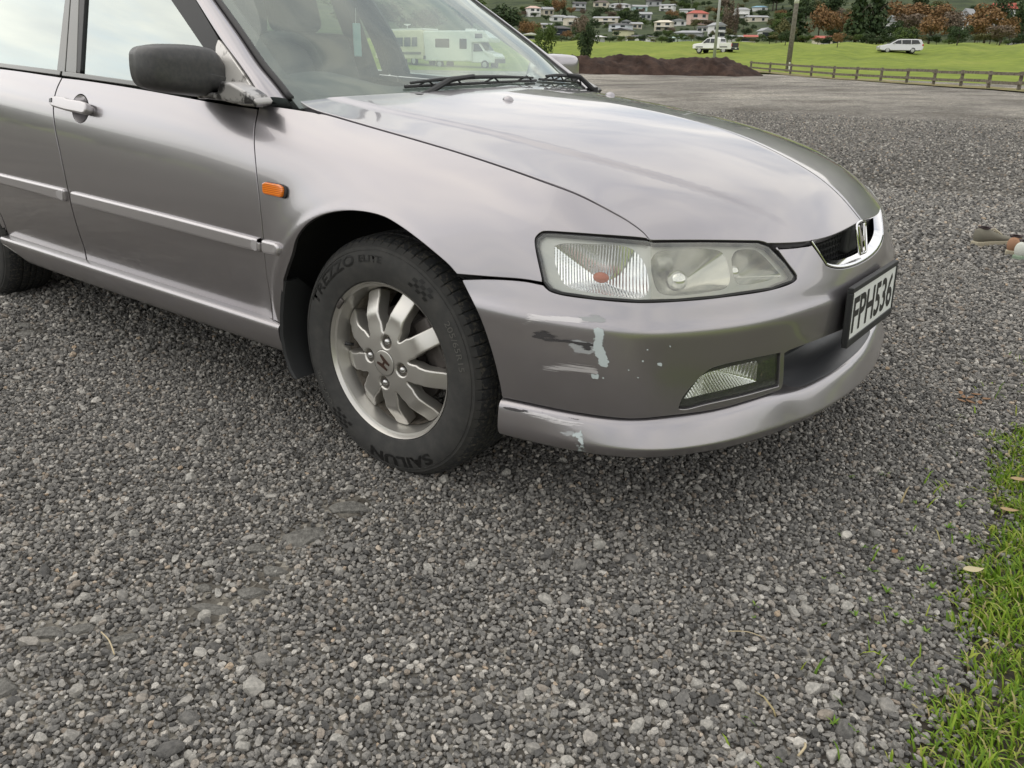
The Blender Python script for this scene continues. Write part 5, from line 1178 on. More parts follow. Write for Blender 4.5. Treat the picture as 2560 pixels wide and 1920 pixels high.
# rim
def fSt(u, v):
    x = (u-.5)*.44; y = (v-.5)*.44; r_ = np.hypot(x, y)
    h = np.where(r_ < .034, .0, 0)+.004*np.exp(-(r_/.05)**2)-.007*sstep((r_-.06)/.06)
    h = h-.036*sstep((r_-.118)/.075)
    return np.stack([x, y, h], 1)
St = Surf(fSt, 80, 80, (0, 0, 1))
NS = 9; star = []; a0 = R(113)
for k in range(NS):
    c = a0+2*math.pi*k/NS
    hw = lambda r_: (.0240+.0030*sstep((.12-r_)/.05))       # half width of a spoke
    tip = .186
    for r_ in (.112, .130, .150, .168, tip): star.append((r_, c-math.asin(hw(r_)/r_)))
    for t in np.linspace(-.6, .6, 4): star.append((tip+.001, c+t*hw(tip)/tip))
    for r_ in (tip, .168, .150, .130, .112): star.append((r_, c+math.asin(hw(r_)/r_)))
    cm = c+math.pi/NS                                       # rounded valley to the next spoke
    for t in np.linspace(-1, 1, 9): star.append((.082+.022*abs(t)**2.2, cm+t*.085))
star = np.array([(.5+r_*math.cos(a)/.44, .5+r_*math.sin(a)/.44) for r_, a in star])
lug = [[(.5+(.0572*math.cos(a)+.0170*math.cos(b))/.44, .5+(.0572*math.sin(a)+.0170*math.sin(b))/.44) for b in np.linspace(0, 2*math.pi, 22, endpoint=False)] for a in R(-7)+np.array([0, 1, 2, 3])*math.pi/2]
SV, SF, SN = panel_data(St, clean(star, St, .001), h=.006, edge=.0055, depth=.034, holes=[np.array(l) for l in lug])
def wheel(name, loc, side, full=True, rot=0., steer=0.):
    w_ = empty(name, loc, car); w_.rotation_euler = (0, 0, steer)
    if side > 0: w_.scale = (1, -1, 1)
    V, F = subset(TV, TS); obj('tyre', to_wheel(V), F, 'rubber', w_, True).data.set_sharp_from_angle(angle=R(28))
    V, F = subset(TV, TT); o = obj('tread', to_wheel(V), F, 'tread_rubber', w_, True); o.data.set_sharp_from_angle(angle=R(35))
    mb = MB(); mb.lathe([(.176, -.17), (.182, -.10), (.186, -.045), (.190, -.030), (.193, -.022), (.196, -.012), (.2015, -.010), (.2045, -.004), (.2075, .0), (.2085, -.003), (.2075, -.012), (.198, -.014)], 96); V = to_wheel(mb.V)
    o = obj('rim', V, [f[::-1] for f in mb.F], 'alloy', w_, True); o.data.set_sharp_from_angle(angle=R(40))
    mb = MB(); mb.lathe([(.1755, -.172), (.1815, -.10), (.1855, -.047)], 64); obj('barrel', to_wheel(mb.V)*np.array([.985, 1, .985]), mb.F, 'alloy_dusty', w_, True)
    M_ = np.array([[math.cos(rot), -math.sin(rot), 0], [math.sin(rot), math.cos(rot), 0], [0, 0, 1]])
    obj('spokes', to_wheel(SV@M_.T+np.array([0, 0, .002])), SF, 'alloy', w_, True, to_wheel(SN@M_.T))
    for a in R(-7)+np.array([0, 1, 2, 3])*math.pi/2:
        c = M_@np.array([.0572*math.cos(a), .0572*math.sin(a), 0])
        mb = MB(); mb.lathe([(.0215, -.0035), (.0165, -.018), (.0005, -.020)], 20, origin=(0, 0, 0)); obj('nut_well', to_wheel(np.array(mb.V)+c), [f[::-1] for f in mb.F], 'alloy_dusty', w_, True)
        mb = MB(); mb.lathe([(.0092, -.016), (.0090, -.006), (.0082, -.002), (.006, .002), (.003, .0035), (.0003, .004)], 16); o = obj('wheel_nut', to_wheel(np.array(mb.V)+c), mb.F, 'satin_chrome', w_, True)
    mb = MB(); mb.lathe([(.0345, .003), (.0335, .0062), (.031, .0068), (.0003, .0075)], 40); obj('centre_cap', to_wheel(np.array(mb.V)@M_.T), mb.F, 'alloy', w_, True)
    mb = MB(); mb.lathe([(.0352, .0050), (.0345, .0062)], 40); obj('cap_ring', to_wheel(np.array(mb.V)), mb.F, 'rubber_seal', w_, True)
    mb = MB(); fr2 = lambda x, y, d: tuple(to_wheel([(M_@np.array([.62*(x*math.cos(1.05)-y*math.sin(1.05)), .62*(x*math.sin(1.05)+y*math.cos(1.05)), .0078+d]))])[0])
    for s_ in (-1, 1): mb.extrude([(s_*.0095, -.030), (s_*.0185, -.030), (s_*.026, .030), (s_*.0155, .030), (s_*.0065, .006), (s_*.0065, -.006)][::s_], 0, .0006, fr2)
    mb.extrude([(-.008, -.006), (.008, -.006), (.008, .004), (-.008, .004)], 0, .0007, fr2)
    m_ = MATS.get('cap_badge') or mat('cap_badge', (.055, .03, .022), .3)
    mb.build('cap_emblem', 'cap_badge', w_)
    # hub, disc and caliper behind the spokes
    mb = MB(); mb.lathe([(.0003, -.05), (.068, -.05), (.07, -.075), (.131, -.075), (.131, -.098), (.06, -.098)], 48); obj('brake_disc', to_wheel(mb.V), mb.F, 'brake_iron', w_, True).data.set_sharp_from_angle(angle=R(30))
    mb = MB(); mb.box((.105, .055, -.085), (.06, .14, .07), rz=R(30)); bevel(obj('caliper', to_wheel(mb.V), mb.F, 'brake_iron', w_), .01)
    mb = MB(); mb.tube([(-.155, .005, -.035), (-.172, .008, -.018)], .0045, 8); obj('valve', to_wheel(mb.V), mb.F, 'black_plastic', w_, True)
    if full:
        mb = MB(); mb.add([(0, 0, 0)], [])
        def arc_text(body, ang, rad, size, flip, bold, m_, stretch=1.):
            V, F = text_mesh(body, size, bold); th = V[:, 0]*stretch/rad; o = np.interp(rad+V[:, 1]*(-1 if flip else 1), [.206, .212, .225, .243, .262, .280, .292], [-.006, .002, .0065, .0115, .0125, .0095, .004])+.0018
            if not flip: a = ang-th; r__ = rad+V[:, 1]
            else: a = ang+th; r__ = rad-V[:, 1]
            obj('tyre_lettering', to_wheel(np.column_stack([r__*np.cos(a), r__*np.sin(a), o])), F, m_, w_)
        arc_text('TREZZO', R(131), .268, .037, False, .0006, 'tyre_letter', 1.55); arc_text('ELITE', R(95.5), .268, .023, False, .0003, 'tyre_letter', 1.55)
        arc_text('SAILUN', R(281), .266, .040, False, .0012, 'tyre_letter', 1.75)
        arc_text('205/65R15', R(22), .268, .022, False, .0, 'tyre_letter_grey', 1.3); arc_text('OUTSIDE', R(208), .262, .019, False, 0., 'tyre_letter_grey', 1.3)
        mb = MB()
        for base_a in (R(66), R(238)):
            for i in range(5):
                for j in range(4):
                    if (i+j) % 2: continue
                    a_ = base_a-i*.052+(.0 if base_a < 2 else 0); r0 = .245+j*.0095; q = []
                    for da, dr in ((0, 0), (.05, 0), (.05, .009), (0, .009)):
                        rr = r0+dr; aa = a_-da-(rr-.245)*1.6; q.append((rr*math.cos(aa), rr*math.sin(aa), float(np.interp(rr, [.206, .225, .243, .262, .280, .292], [-.006, .0065, .0115, .0125, .0095, .004]))+.0012))
                    mb.add(to_wheel(q), [(0, 1, 2, 3)])
        mb.build('checker_pattern', 'tyre_letter', w_)['kind'] = 'stuff'
        mb = MB(); mb.box((.0, .0, 0), (.012, .032, .008)); a_ = R(140); c = np.array([.199*math.cos(a_), .199*math.sin(a_), .004]); V = np.array(mb.V); V = np.column_stack([V[:, 0]*math.cos(a_)-V[:, 1]*math.sin(a_), V[:, 0]*math.sin(a_)+V[:, 1]*math.cos(a_), V[:, 2]])+c
        bevel(obj('balance_weight', to_wheel(V), mb.F, 'brake_iron', w_), .002)
    return w_
wheel('wheel', (0, -.7925, .317), -1, True, R(0), R(1.7))
wheel('wheel', (-2.665, -.79, .317), -1, False, R(20)); wheel('wheel', (0, .7925, .317), 1, False, R(33), R(1.7)); wheel('wheel', (-2.665, .79, .317), 1, False, R(50))
# wheel housings and mud flap
for x in (0, -2.665):
    pr_ = []; an = np.linspace(.04, math.pi+.12, 30); V = []
    for y in (-.812, -.70, -.48): V += [(x+(.405 if y < -.75 else .43)*math.cos(a), y, .317+(.405 if y < -.75 else .43)*math.sin(a)) for a in an]
    F = [(k*30+i, k*30+i+1, (k+1)*30+i+1, (k+1)*30+i) for k in range(2) for i in range(29)]
    V += [(x, -.48, .3)]; F += [(60+i, 61+i, 90) for i in range(29)]
    both('wheel_housing', V, F, 'liner', car, True)
flpx = [(709, 703), (704, 740), (701, 790), (702, 840), (710, 885), (722, 922), (736, 947)]
fe = np.array([on(q, 1, -.848) for q in flpx]); V = []
for k, e in enumerate(fe):
    w1 = (.80, .75, .69, .65, .62, .61, .62)[k]; V += [(e[0]-.012, e[1]+.006, e[2]), (e[0]-.003, e[1], e[2]), (e[0]+.006, e[1]+.004, e[2]), (e[0]+.008, e[1]+.016, e[2]), (e[0]+.002, -w1, e[2]), (e[0]-.010, -w1, e[2])]
n6 = 6; F = [(i*n6+j, i*n6+(j+1) % n6, (i+1)*n6+(j+1) % n6, (i+1)*n6+j) for i in range(len(fe)-1) for j in range(n6)]+[tuple(range(n6)), tuple((len(fe)-1)*n6+j for j in range(n6-1, -1, -1))]
both('mud_flap', V, F, 'black_plastic', car, True, True, 35)
# ================================================================== beyond the lot
def depth_of(P): return float((np.asarray(P)-CAM)@fw)
def yaw_of(P): return math.atan2(P[1]-CAM[1], P[0]-CAM[0])
# ---- heap of dark soil
m = mat('heap_soil', (.05, .03, .022), .95, 0, .2); n1, r1 = noise_col(m, 1.1, (.022, .013, .010), (.065, .040, .030), detail=9); bump(m, n1.outputs[0], .8, .25)
crest = [(1330, 190), (1370, 168), (1392, 152), (1430, 143), (1470, 145), (1520, 141.5), (1570, 145), (1616, 142), (1650, 149), (1680, 152), (1720, 148), (1778, 145), (1800, 146), (1830, 157), (1860, 167), (1890, 180), (1908, 190)]
cx_ = np.array([c[0] for c in crest], float); cy_ = np.array([c[1] for c in crest], float)
D0 = 61.; V = []; cols = np.arange(1330, 1909, 3.5); rowsn = 26; rr_ = np.random.default_rng(3)
rough = rr_.normal(0, 1, (len(cols)+8, rowsn+8)); 
for _ in range(2): rough = (rough+np.roll(rough, 1, 0)+np.roll(rough, -1, 0)+np.roll(rough, 1, 1)+np.roll(rough, -1, 1))/5*1.5
lobes = [(1415, 60), (1500, 75), (1575, 60), (1640, 55), (1735, 80), (1830, 60)]
for i, x in enumerate(cols):
    ytop = np.interp(x, cx_, cy_); base = at_dist((x, 188), D0); yb = pr([[base[0], base[1], terrain(base[0], base[1])]])[0][1]
    hgt = max(.02, (yb-ytop)*depth_of(base)*1.05/FPX); u_ = ray((x, 188)); hd = np.array([u_[0], u_[1]])/math.hypot(u_[0], u_[1])
    lob = max(math.exp(-((x-c)/w*1.9)**2) for c, w in lobes)
    for j in range(rowsn):
        t = j/(rowsn-1)*2-1; prof = max(0, 1-abs(t)**1.35)*(1+.10*math.sin(x*.045+j*.5)) if abs(t) < 1 else 0
        d = D0+3.4+t*(2.6+1.5*lob); P = CAM[:2]+hd*d
        V.append((P[0], P[1], float(terrain(P[0], P[1]))-.05+hgt*min(1.0, prof)*(1 if j else 0)+.07*rough[i, j]*(0 < j < rowsn-1)*min(1, hgt)))
nC = len(cols); F = [(i*rowsn+j, i*rowsn+j+1, (i+1)*rowsn+j+1, (i+1)*rowsn+j) for i in range(nC-1) for j in range(rowsn-1)]
heap = obj('soil_heap', V, F, 'heap_soil'); tag(heap, 'long low heap of dark brown topsoil at the far edge of the gravel', 'soil heap')
# ---- post and rail fence
m = mat('old_wood', (.14, .12, .09), .9); noise_col(m, 9, (.075, .062, .045), (.21, .185, .145))
fpx = [(1876, 178.5), (1924, 181.5), (1975, 184), (2028, 187), (2084, 190), (2141, 193.5), (2202, 196), (2267, 199), (2334, 204), (2403, 209), (2472, 212.5), (2548, 216), (2630, 221)]
Dp = np.interp([p[0] for p in fpx], [1876, 2084, 2334, 2548, 2630], [74, 60, 50, 43.5, 41.5])
fence = empty('paddock_fence', (0, 0, 0)); tag(fence, 'low weathered timber post and rail fence between the gravel and the field', 'fence')
posts = []
for (x, y), d in zip(fpx, Dp):
    P = at_dist((x, y), d); z = float(terrain(P[0], P[1])); P = np.array([P[0], P[1], z]); top_px = y-(12+26*(x-1876)/670)-9; h = (.86)*1.0
    posts.append(P)
    mb = MB(); a = yaw_of(P); lean = rng.normal(0, .015, 2)
    mb.tube([P+np.array([0, 0, -.2]), P+np.array([lean[0], lean[1], h])], [.085, .08], 7); mb.build('post', 'old_wood', fence)
for a, b in zip(posts[:-1], posts[1:]):
    for hh in (.78, .40):
        mid = (a+b)/2+np.array([0, 0, hh-.02+rng.normal(0, .012)]); L_ = np.linalg.norm(b-a); ang_ = math.atan2(b[1]-a[1], b[0]-a[0]); sl_ = math.atan2(b[2]-a[2], L_)
        off_ = np.array([math.sin(ang_), -math.cos(ang_), 0])*.10*(1 if math.sin(ang_)*(CAM[0]-mid[0])-math.cos(ang_)*(CAM[1]-mid[1]) > 0 else -1)
        mb = MB(); mb.box(mid+off_, (L_+.12, .045, .13), rz=ang_, ry=-sl_); mb.build('rail', 'old_wood', fence)
# strip of dry, worn grass along the fence foot
m = mat('dry_grass', (.25, .20, .09), .95); noise_col(m, 1.3, (.10, .13, .03), (.30, .22, .10), detail=7)
pp = [np.array(p[:2]) for p in posts]; V = []
for p in pp:
    hd = (p-CAM[:2])/np.linalg.norm(p-CAM[:2])
    for s_ in (-1.7, 2.4): q = p+hd*(s_+rng.normal(0, .35)); V.append((q[0], q[1], float(terrain(*q))+.115))
vg = obj('verge', V, [(2*i, 2*i+2, 2*i+3, 2*i+1) for i in range(len(pp)-1)], 'dry_grass', None, False); vg['kind'] = 'structure'
# ---- poles
m = mat('pole_grey', (.42, .43, .43), .5, .3); m = mat('pole_wood', (.20, .18, .155), .85); noise_col(m, 6, (.13, .115, .10), (.25, .23, .20)); mat('pole_white', (.75, .75, .72), .6)
P = at_dist((1786, 139), 84); P[2] = terrain(P[0], P[1])
lp = empty('lamp_post', P); tag(lp, 'slim grey steel lamp post standing in the field beside the white ute', 'lamp post')
mb = MB(); mb.tube([(0, 0, -.3), (0, 0, 5), (0, 0, 10.5)], [.16, .12, .08], 10); mb.build('pole', 'pole_grey', lp, True); mb = MB(); mb.box((0, .5, 10.5), (.25, 1.1, .12)); mb.build('lamp_head', 'pole_grey', lp)
P = at_dist((1971, 163), 76); P[2] = terrain(P[0], P[1])
pp_ = empty('power_pole', P); tag(pp_, 'thick round timber power pole with a white band standing beyond the fence', 'power pole')
mb = MB(); mb.tube([(0, 0, -.3), (0, 0, 9.5)], [.22, .15], 10); mb.build('pole', 'pole_wood', pp_, True)
mb = MB(); mb.tube([(0, 0, 5.2), (0, 0, 5.9)], [.2, .197], 12); mb.build('band', 'pole_white', pp_, True); mb = MB(); mb.box((0, 0, 9.0), (.12, 2.2, .14)); mb.build('crossarm', 'pole_wood', pp_)
mb = MB(); mb.box((.2, -.25, .35), (.1, .12, .75), rx=R(12)); mb.build('marker_peg', 'pole_white', pp_)
# ---- trees
def leaf_cloud(blobs, n, size, seed, flat=.7):
    r_ = np.random.default_rng(seed); w = np.array([b[3]**2 for b in blobs]); k = r_.choice(len(blobs), n, p=w/w.sum()); Bc = np.array([b[:3] for b in blobs])[k]; Br = np.array([b[3] for b in blobs])[k]
    d = r_.normal(size=(n, 3)); d /= np.linalg.norm(d, axis=1)[:, None]; rad_ = Br*r_.uniform(.55, 1.04, n)**.6; c = Bc+d*rad_[:, None]*np.array([1, 1, flat])
    nrm = d+r_.normal(0, .55, (n, 3)); nrm /= np.linalg.norm(nrm, axis=1)[:, None]; a = np.cross(nrm, r_.normal(size=(n, 3))); a /= np.linalg.norm(a, axis=1)[:, None]; b = np.cross(nrm, a)
    s = (size*r_.uniform(.6, 1.4, n))[:, None]; V = np.stack([c-a*s, c+b*s*.7, c+a*s, c-b*s*.7], 1).reshape(-1, 3); F = [(4*i, 4*i+1, 4*i+2, 4*i+3) for i in range(n)]
    return V, F
def leaf_mat(name, cols):
    m = mat(name, cols[1], .8, 0, .2); gn = N(m, 'ShaderNodeNewGeometry'); r_ = ramp(m, [(0, cols[0]), (.5, cols[1]), (1, cols[2])]); LK(m, gn.outputs['Random Per Island'], r_.inputs[0]); LK(m, r_.outputs[0], bsdf(m).inputs['Base Color']); return m
leaf_mat('leaf_dark', [(.022, .040, .016), (.042, .068, .028), (.075, .105, .045)])
leaf_mat('leaf_mid', [(.040, .065, .018), (.075, .115, .03), (.12, .165, .05)])
leaf_mat('leaf_olive', [(.065, .072, .028), (.115, .115, .045), (.165, .15, .07)])
leaf_mat('leaf_autumn', [(.12, .075, .035), (.22, .13, .06), (.31, .19, .09)])
leaf_mat('leaf_brown', [(.10, .078, .058), (.17, .13, .095), (.24, .19, .14)])
mat('bark', (.09, .075, .06), .9)
def crown_round(seed, n=1500, flat=.75):
    r_ = np.random.default_rng(seed); bl = [(0, 0, .62, .30)]
    for _ in range(11): a = r_.uniform(0, 6.28); q = r_.uniform(.12, .36); bl.append((q*math.cos(a), q*math.sin(a), r_.uniform(.36, .84), r_.uniform(.13, .24)))
    return leaf_cloud(bl, n, .030, seed, flat)
def crown_cone(seed, n=1000, width=.26):
    r_ = np.random.default_rng(seed); bl = []
    for k in range(16):
        z = .10+.86*k/15; w_ = width*(1-z)**.8+.03; a = r_.uniform(0, 6.28); bl.append((w_*.45*math.cos(a), w_*.45*math.sin(a), z, w_*.75)); bl.append((-w_*.4*math.cos(a), -w_*.4*math.sin(a), z+.02, w_*.6))
    return leaf_cloud(bl, n, .034, seed, .5)
def crown_slim(seed, n=700):
    bl = [(0, 0, .12+.85*k/9, .05+.055*math.sin(math.pi*min(1, (k+1.5)/10))) for k in range(10)]; return leaf_cloud(bl, n, .022, seed, 1.4)
TM = {}
def tmesh(kind, matn, var):
    key = (kind, matn, var)
    if key not in TM:
        V, F = dict(round=crown_round, cone=crown_cone, slim=crown_slim)[kind](var*7+len(kind)*31); TM[key] = mesh_of('crown', V, F, None, False); TM[key].materials.append(MATS[matn])
    return TM[key]
def trunk_mesh():
    if 'trunk' not in TM:
        mb = MB(); mb.tube([(0, 0, -.03), (.005, 0, .2), (-.005, .005, .5), (0, 0, .8)], [.028, .02, .014, .004], 7)
        for a, z, l in ((.4, .3, .22), (2.3, .36, .25), (4.1, .42, .22), (5.4, .33, .24)): mb.tube([(0, 0, z), (l*.5*math.cos(a), l*.5*math.sin(a), z+.12), (l*math.cos(a), l*math.sin(a), z+.2)], [.012, .008, .003], 5)
        TM['trunk'] = mb.mesh('trunk', True); TM['trunk'].materials.append(MATS['bark'])
    return TM['trunk']
LBL = {('round', 'leaf_dark'): 'dark green broadleaf tree with a rounded crown on the wooded hillside', ('round', 'leaf_mid'): 'mid green leafy tree with a rounded crown among the hillside houses', ('round', 'leaf_olive'): 'olive green bushy tree among the hillside houses',
       ('round', 'leaf_autumn'): 'orange-brown autumn tree with a broad rounded crown at the foot of the hill', ('cone', 'leaf_dark'): 'tall dark conifer with tiered branches at the foot of the hill', ('slim', 'leaf_brown'): 'tall narrow brown poplar standing near the white houses', ('round', 'leaf_brown'): 'grey-brown half-bare tree with a rounded crown on the hillside', ('slim', 'leaf_autumn'): 'narrow golden poplar in autumn colour on the hillside'}
def tree(px, yb, yt, wpx, kind, matn, D=None, label=None, group=None, name='tree', crown=None):
    P = ground_hit((px, yb), 90, 900) if D is None else at_dist((px, yb), D)
    d = math.hypot(P[0]-CAM[0], P[1]-CAM[1]); z = float(terrain(P[0], P[1])); dd = depth_of(P); H_ = (yb-yt)*dd/FPX*1.04+max(0, P[2]-z); Wd = wpx*dd/FPX
    o = empty(name, (P[0], P[1], z-.1)); nat = dict(round=.92, cone=.52, slim=.24)[kind]
    sx = Wd/nat; o.scale = (sx, sx, H_); o.rotation_euler = (0, 0, rng.uniform(0, 6.28))
    tag(o, label or LBL[(kind, matn)], 'tree', group or {'leaf_dark': 'dark trees on the hillside', 'leaf_mid': 'green trees on the hillside', 'leaf_olive': 'olive trees on the hillside', 'leaf_autumn': 'autumn trees below the hill', 'leaf_brown': 'brown trees on the hillside'}[matn]+(' of '+kind+' form' if kind != 'round' else ''))
    link('trunk', trunk_mesh(), None, o); link('crown', crown or tmesh(kind, matn, int(rng.integers(5))), None, o)
    return o
# two young trees standing in the field behind the heap
for (px, yb, yt, w_, d, sd, lb) in ((1362, 142, 68, 46, 72, 51, 'bushy young green tree in the field close beside the windscreen pillar'), (1468, 146, 66, 46, 70, 52, 'young dark tree with a forked trunk in the field behind the soil heap')):
    r_ = np.random.default_rng(sd); bl = [(r_.normal(0, .17), r_.normal(0, .17), r_.uniform(.30, .93), r_.uniform(.08, .17)) for _ in range(30)]
    V, F = leaf_cloud(bl, 3200, .022, sd, 1.); me = mesh_of('crown', V, F, None, False); me.materials.append(MATS['leaf_mid' if sd == 51 else 'leaf_dark'])
    o = tree(px, yb, yt, w_*1.55, 'round', 'leaf_mid', d, lb, 'young trees in the field', crown=me)
# main trees, placed by their outline
TL_ = {1315: 'rusty autumn tree at the field edge behind the white dome shed', 1341: 'orange autumn tree just above the white dome shed', 1398: 'golden autumn tree beside the cream house high on the hill', 1450: 'large grey-brown tree beside the navy house behind the field', 2040: 'broad orange tree right of the timber power pole', 2094: 'orange tree over the red roofed cottage', 2132: 'tall dark conifer right of the red roofed cottage, the left of a pair', 2172: 'tall dark conifer behind the wagon, the right of a pair', 1980: 'tall dark conifer directly behind the timber power pole', 2316: 'olive-orange tree just behind the silver wagon', 2545: 'large dark tree over the house behind the right end of the fence', 2455: 'widest orange autumn tree right of the silver wagon'}
for t in [(1315, 98, 56, 42, 'round', 'leaf_autumn', 210), (1341, 98, 58, 32, 'round', 'leaf_autumn', 205), (1398, 44, 0, 40, 'round', 'leaf_autumn'), (1450, 104, 40, 52, 'round', 'leaf_brown', 215), (1480, 80, 50, 46, 'round', 'leaf_dark', 300),
          (1808, 96, 20, 18, 'slim', 'leaf_brown', 260), (1822, 96, 12, 20, 'slim', 'leaf_brown', 262), (1836, 94, 24, 16, 'slim', 'leaf_brown', 264), (2040, 128, 34, 84, 'round', 'leaf_autumn', 205), (2094, 124, 42, 62, 'round', 'leaf_autumn', 200), (2132, 133, -8, 74, 'cone', 'leaf_dark', 190), (2172, 133, -20, 84, 'cone', 'leaf_dark', 195),
          (1980, 132, 20, 74, 'cone', 'leaf_dark', 200), (1950, 130, 70, 60, 'round', 'leaf_olive', 195), (2250, 72, 4, 110, 'round', 'leaf_autumn', 260), (2330, 70, 8, 110, 'round', 'leaf_autumn', 262), (2316, 130, 58, 82, 'round', 'leaf_autumn', 190), (2270, 112, 44, 80, 'round', 'leaf_brown', 215), (2375, 110, 40, 80, 'round', 'leaf_brown', 230),
          (2455, 128, 28, 110, 'round', 'leaf_autumn', 195), (2515, 134, 66, 56, 'round', 'leaf_autumn', 186), (2430, 136, 76, 70, 'round', 'leaf_autumn', 188), (2545, 138, 20, 80, 'round', 'leaf_dark', 188), (2500, 60, -10, 80, 'round', 'leaf_dark', 280), (2225, 132, 70, 60, 'round', 'leaf_dark', 192), (2390, 140, 92, 60, 'round', 'leaf_dark', 180), (2255, 138, 96, 50, 'round', 'leaf_mid', 178),
          (1640, 14, -30, 60, 'round', 'leaf_autumn'), (1546, 10, -26, 40, 'round', 'leaf_autumn'), (1675, 62, 36, 50, 'round', 'leaf_dark'), (1500, 42, 16, 60, 'round', 'leaf_dark'), (1568, 50, 24, 30, 'cone', 'leaf_dark'), (1590, 62, 42, 34, 'round', 'leaf_dark'), (1540, 92, 80, 24, 'round', 'leaf_dark'), (2012, 60, 0, 70, 'round', 'leaf_dark', 330), (2070, 50, -10, 80, 'round', 'leaf_dark', 340), (1930, 40, -14, 60, 'round', 'leaf_dark', 420)]:
    tree(*t, **({'label': TL_[t[0]]} if t[0] in TL_ else {}))
# and through the car's glass, left of the pillar
for px, yb, yt, w_, kd in ((1060, 130, 60, 120, 'leaf_dark'), (1180, 130, 40, 130, 'leaf_mid'), (960, 130, 50, 130, 'leaf_dark'), (1260, 120, 40, 100, 'leaf_dark'), (880, 130, 40, 120, 'leaf_mid')): tree(px, yb, yt, w_, 'round', kd, 230)
# wood mass on the upper slopes and the far horizon all round
def wood_mass():
    Vs = []; Fs = []; o = 0; r_ = np.random.default_rng(11)
    for i in range(900):
        a = R(r_.uniform(70, 175)) if i < 500 else r_.uniform(0, 6.283); d = r_.uniform(600, 1000) if i < 500 else r_.uniform(140, 520)
        if i >= 500 and 80 < math.degrees(a) < 172: continue
        x, y = CAM[0]+d*math.cos(a), CAM[1]+d*math.sin(a); z = float(terrain(x, y)); s = r_.uniform(7, 13); V, F = leaf_cloud([(x, y, z+s*.5, s*.55), (x+s*.3, y-s*.2, z+s*.3, s*.45)], 26, s*.24, 1000+i, .85)
        Vs.append(V); Fs += [tuple(q+o for q in f) for f in F]; o += len(V)
    return np.vstack(Vs), Fs
V, F = wood_mass(); wo = obj('far_wood', V, F, 'leaf_dark', None, False); tag(wo, 'dark far-off bush covering the upper hillside', 'wood', kind='stuff')
# ---- houses on the hillside
def wallmat(c):
    k = 'wall_%d_%d_%d' % tuple(int(x*100) for x in c)
    return MATS.get(k) or mat(k, c, .8)
def roofmat(c):
    k = 'roof_%d_%d_%d' % tuple(int(x*100) for x in c)
    return MATS.get(k) or mat(k, c, .7)
mat('pane', (.035, .045, .05), .15); mat('trim_white', (.75, .75, .73), .6)
WH, CR, GY, YL, NV, TL, PK, GN = (.74, .74, .72), (.66, .61, .50), (.42, .43, .44), (.66, .64, .42), (.035, .045, .06), (.50, .66, .64), (.62, .44, .38), (.55, .62, .60)
RD, DG, LG, BR, BL, TR = (.42, .09, .06), (.07, .07, .075), (.34, .35, .36), (.10, .075, .065), (.22, .42, .55), (.50, .64, .62)
def house(x0, x1, y0, y1, wall, roof, label, roof_kind='gable', floors=1, D=None, turn=None):
    xc = (x0+x1)/2; P = ground_hit((xc, y1), 120, 900) if D is None else at_dist((xc, y1), D); d = math.hypot(P[0]-CAM[0], P[1]-CAM[1]); z = float(terrain(P[0], P[1]))
    dd = depth_of(P); Wd = (x1-x0)*dd/FPX*.97; Ht = (y1-y0)*dd/FPX*1.04+max(0, P[2]-z); tn = rng.uniform(-.45, .45) if turn is None else turn
    o = empty('house', (P[0], P[1], z-.2)); o.rotation_euler = (0, 0, yaw_of(P)-math.pi/2+tn); tag(o, label, 'house')
    dp = max(4.5, min(9, Wd*.65)); Wd = Wd/(math.cos(tn)+.35*abs(math.sin(tn))); rh = Ht*(.30 if floors == 1 else .22); wh = Ht-rh+.2; ov = .45
    mb = MB(); mb.box((0, dp/2, wh/2-.9), (Wd, dp, wh+1.8)); mb.build('wall', wallmat(wall), o)
    if roof_kind == 'gable':
        V = [(-Wd/2-ov, -ov, wh), (Wd/2+ov, -ov, wh), (Wd/2+ov, dp+ov, wh), (-Wd/2-ov, dp+ov, wh), (-Wd/2-ov, dp/2, wh+rh), (Wd/2+ov, dp/2, wh+rh)]; F = [(0, 1, 5, 4), (2, 3, 4, 5), (0, 4, 3), (1, 2, 5), (0, 3, 2, 1)]
    elif roof_kind == 'front':
        V = [(-Wd/2-ov, -ov, wh), (Wd/2+ov, -ov, wh), (Wd/2+ov, dp+ov, wh), (-Wd/2-ov, dp+ov, wh), (0, -ov, wh+rh), (0, dp+ov, wh+rh)]; F = [(0, 3, 5, 4), (1, 4, 5, 2), (0, 4, 1), (3, 2, 5), (0, 1, 2, 3)]
    else:
        i_ = min(Wd*.25, dp*.45); V = [(-Wd/2-ov, -ov, wh), (Wd/2+ov, -ov, wh), (Wd/2+ov, dp+ov, wh), (-Wd/2-ov, dp+ov, wh), (-Wd/2+i_, dp/2, wh+rh), (Wd/2-i_, dp/2, wh+rh)]; F = [(0, 1, 5, 4), (2, 3, 4, 5), (0, 4, 3), (1, 2, 5), (0, 3, 2, 1)]
    mb = MB(); mb.add(V, F); mb.build('roof', roofmat(roof), o)
    n = max(2, int(Wd/3.0)); fh = wh/floors
    for f in range(floors):
        for k in range(n):
            if rng.random() < .2: continue
            w_ = rng.uniform(.9, 1.9); x = -Wd/2+(k+.5)*Wd/n; zc = f*fh+fh*.58; hh = min(1.3, fh*.5)
            mb = MB(); mb.box((x, -.02, zc), (w_, .08, hh)); wo_ = mb.build('window', 'pane', o)
            mb = MB(); mb.box((x, -.05, zc-hh/2-.05), (w_+.16, .12, .08)); mb.build('sill', 'trim_white', wo_)
    if floors == 2:
        mb = MB(); mb.box((0, -.75, fh), (Wd*.8, 1.5, .15)); b_ = mb.build('balcony', 'trim_white', o)
    return o
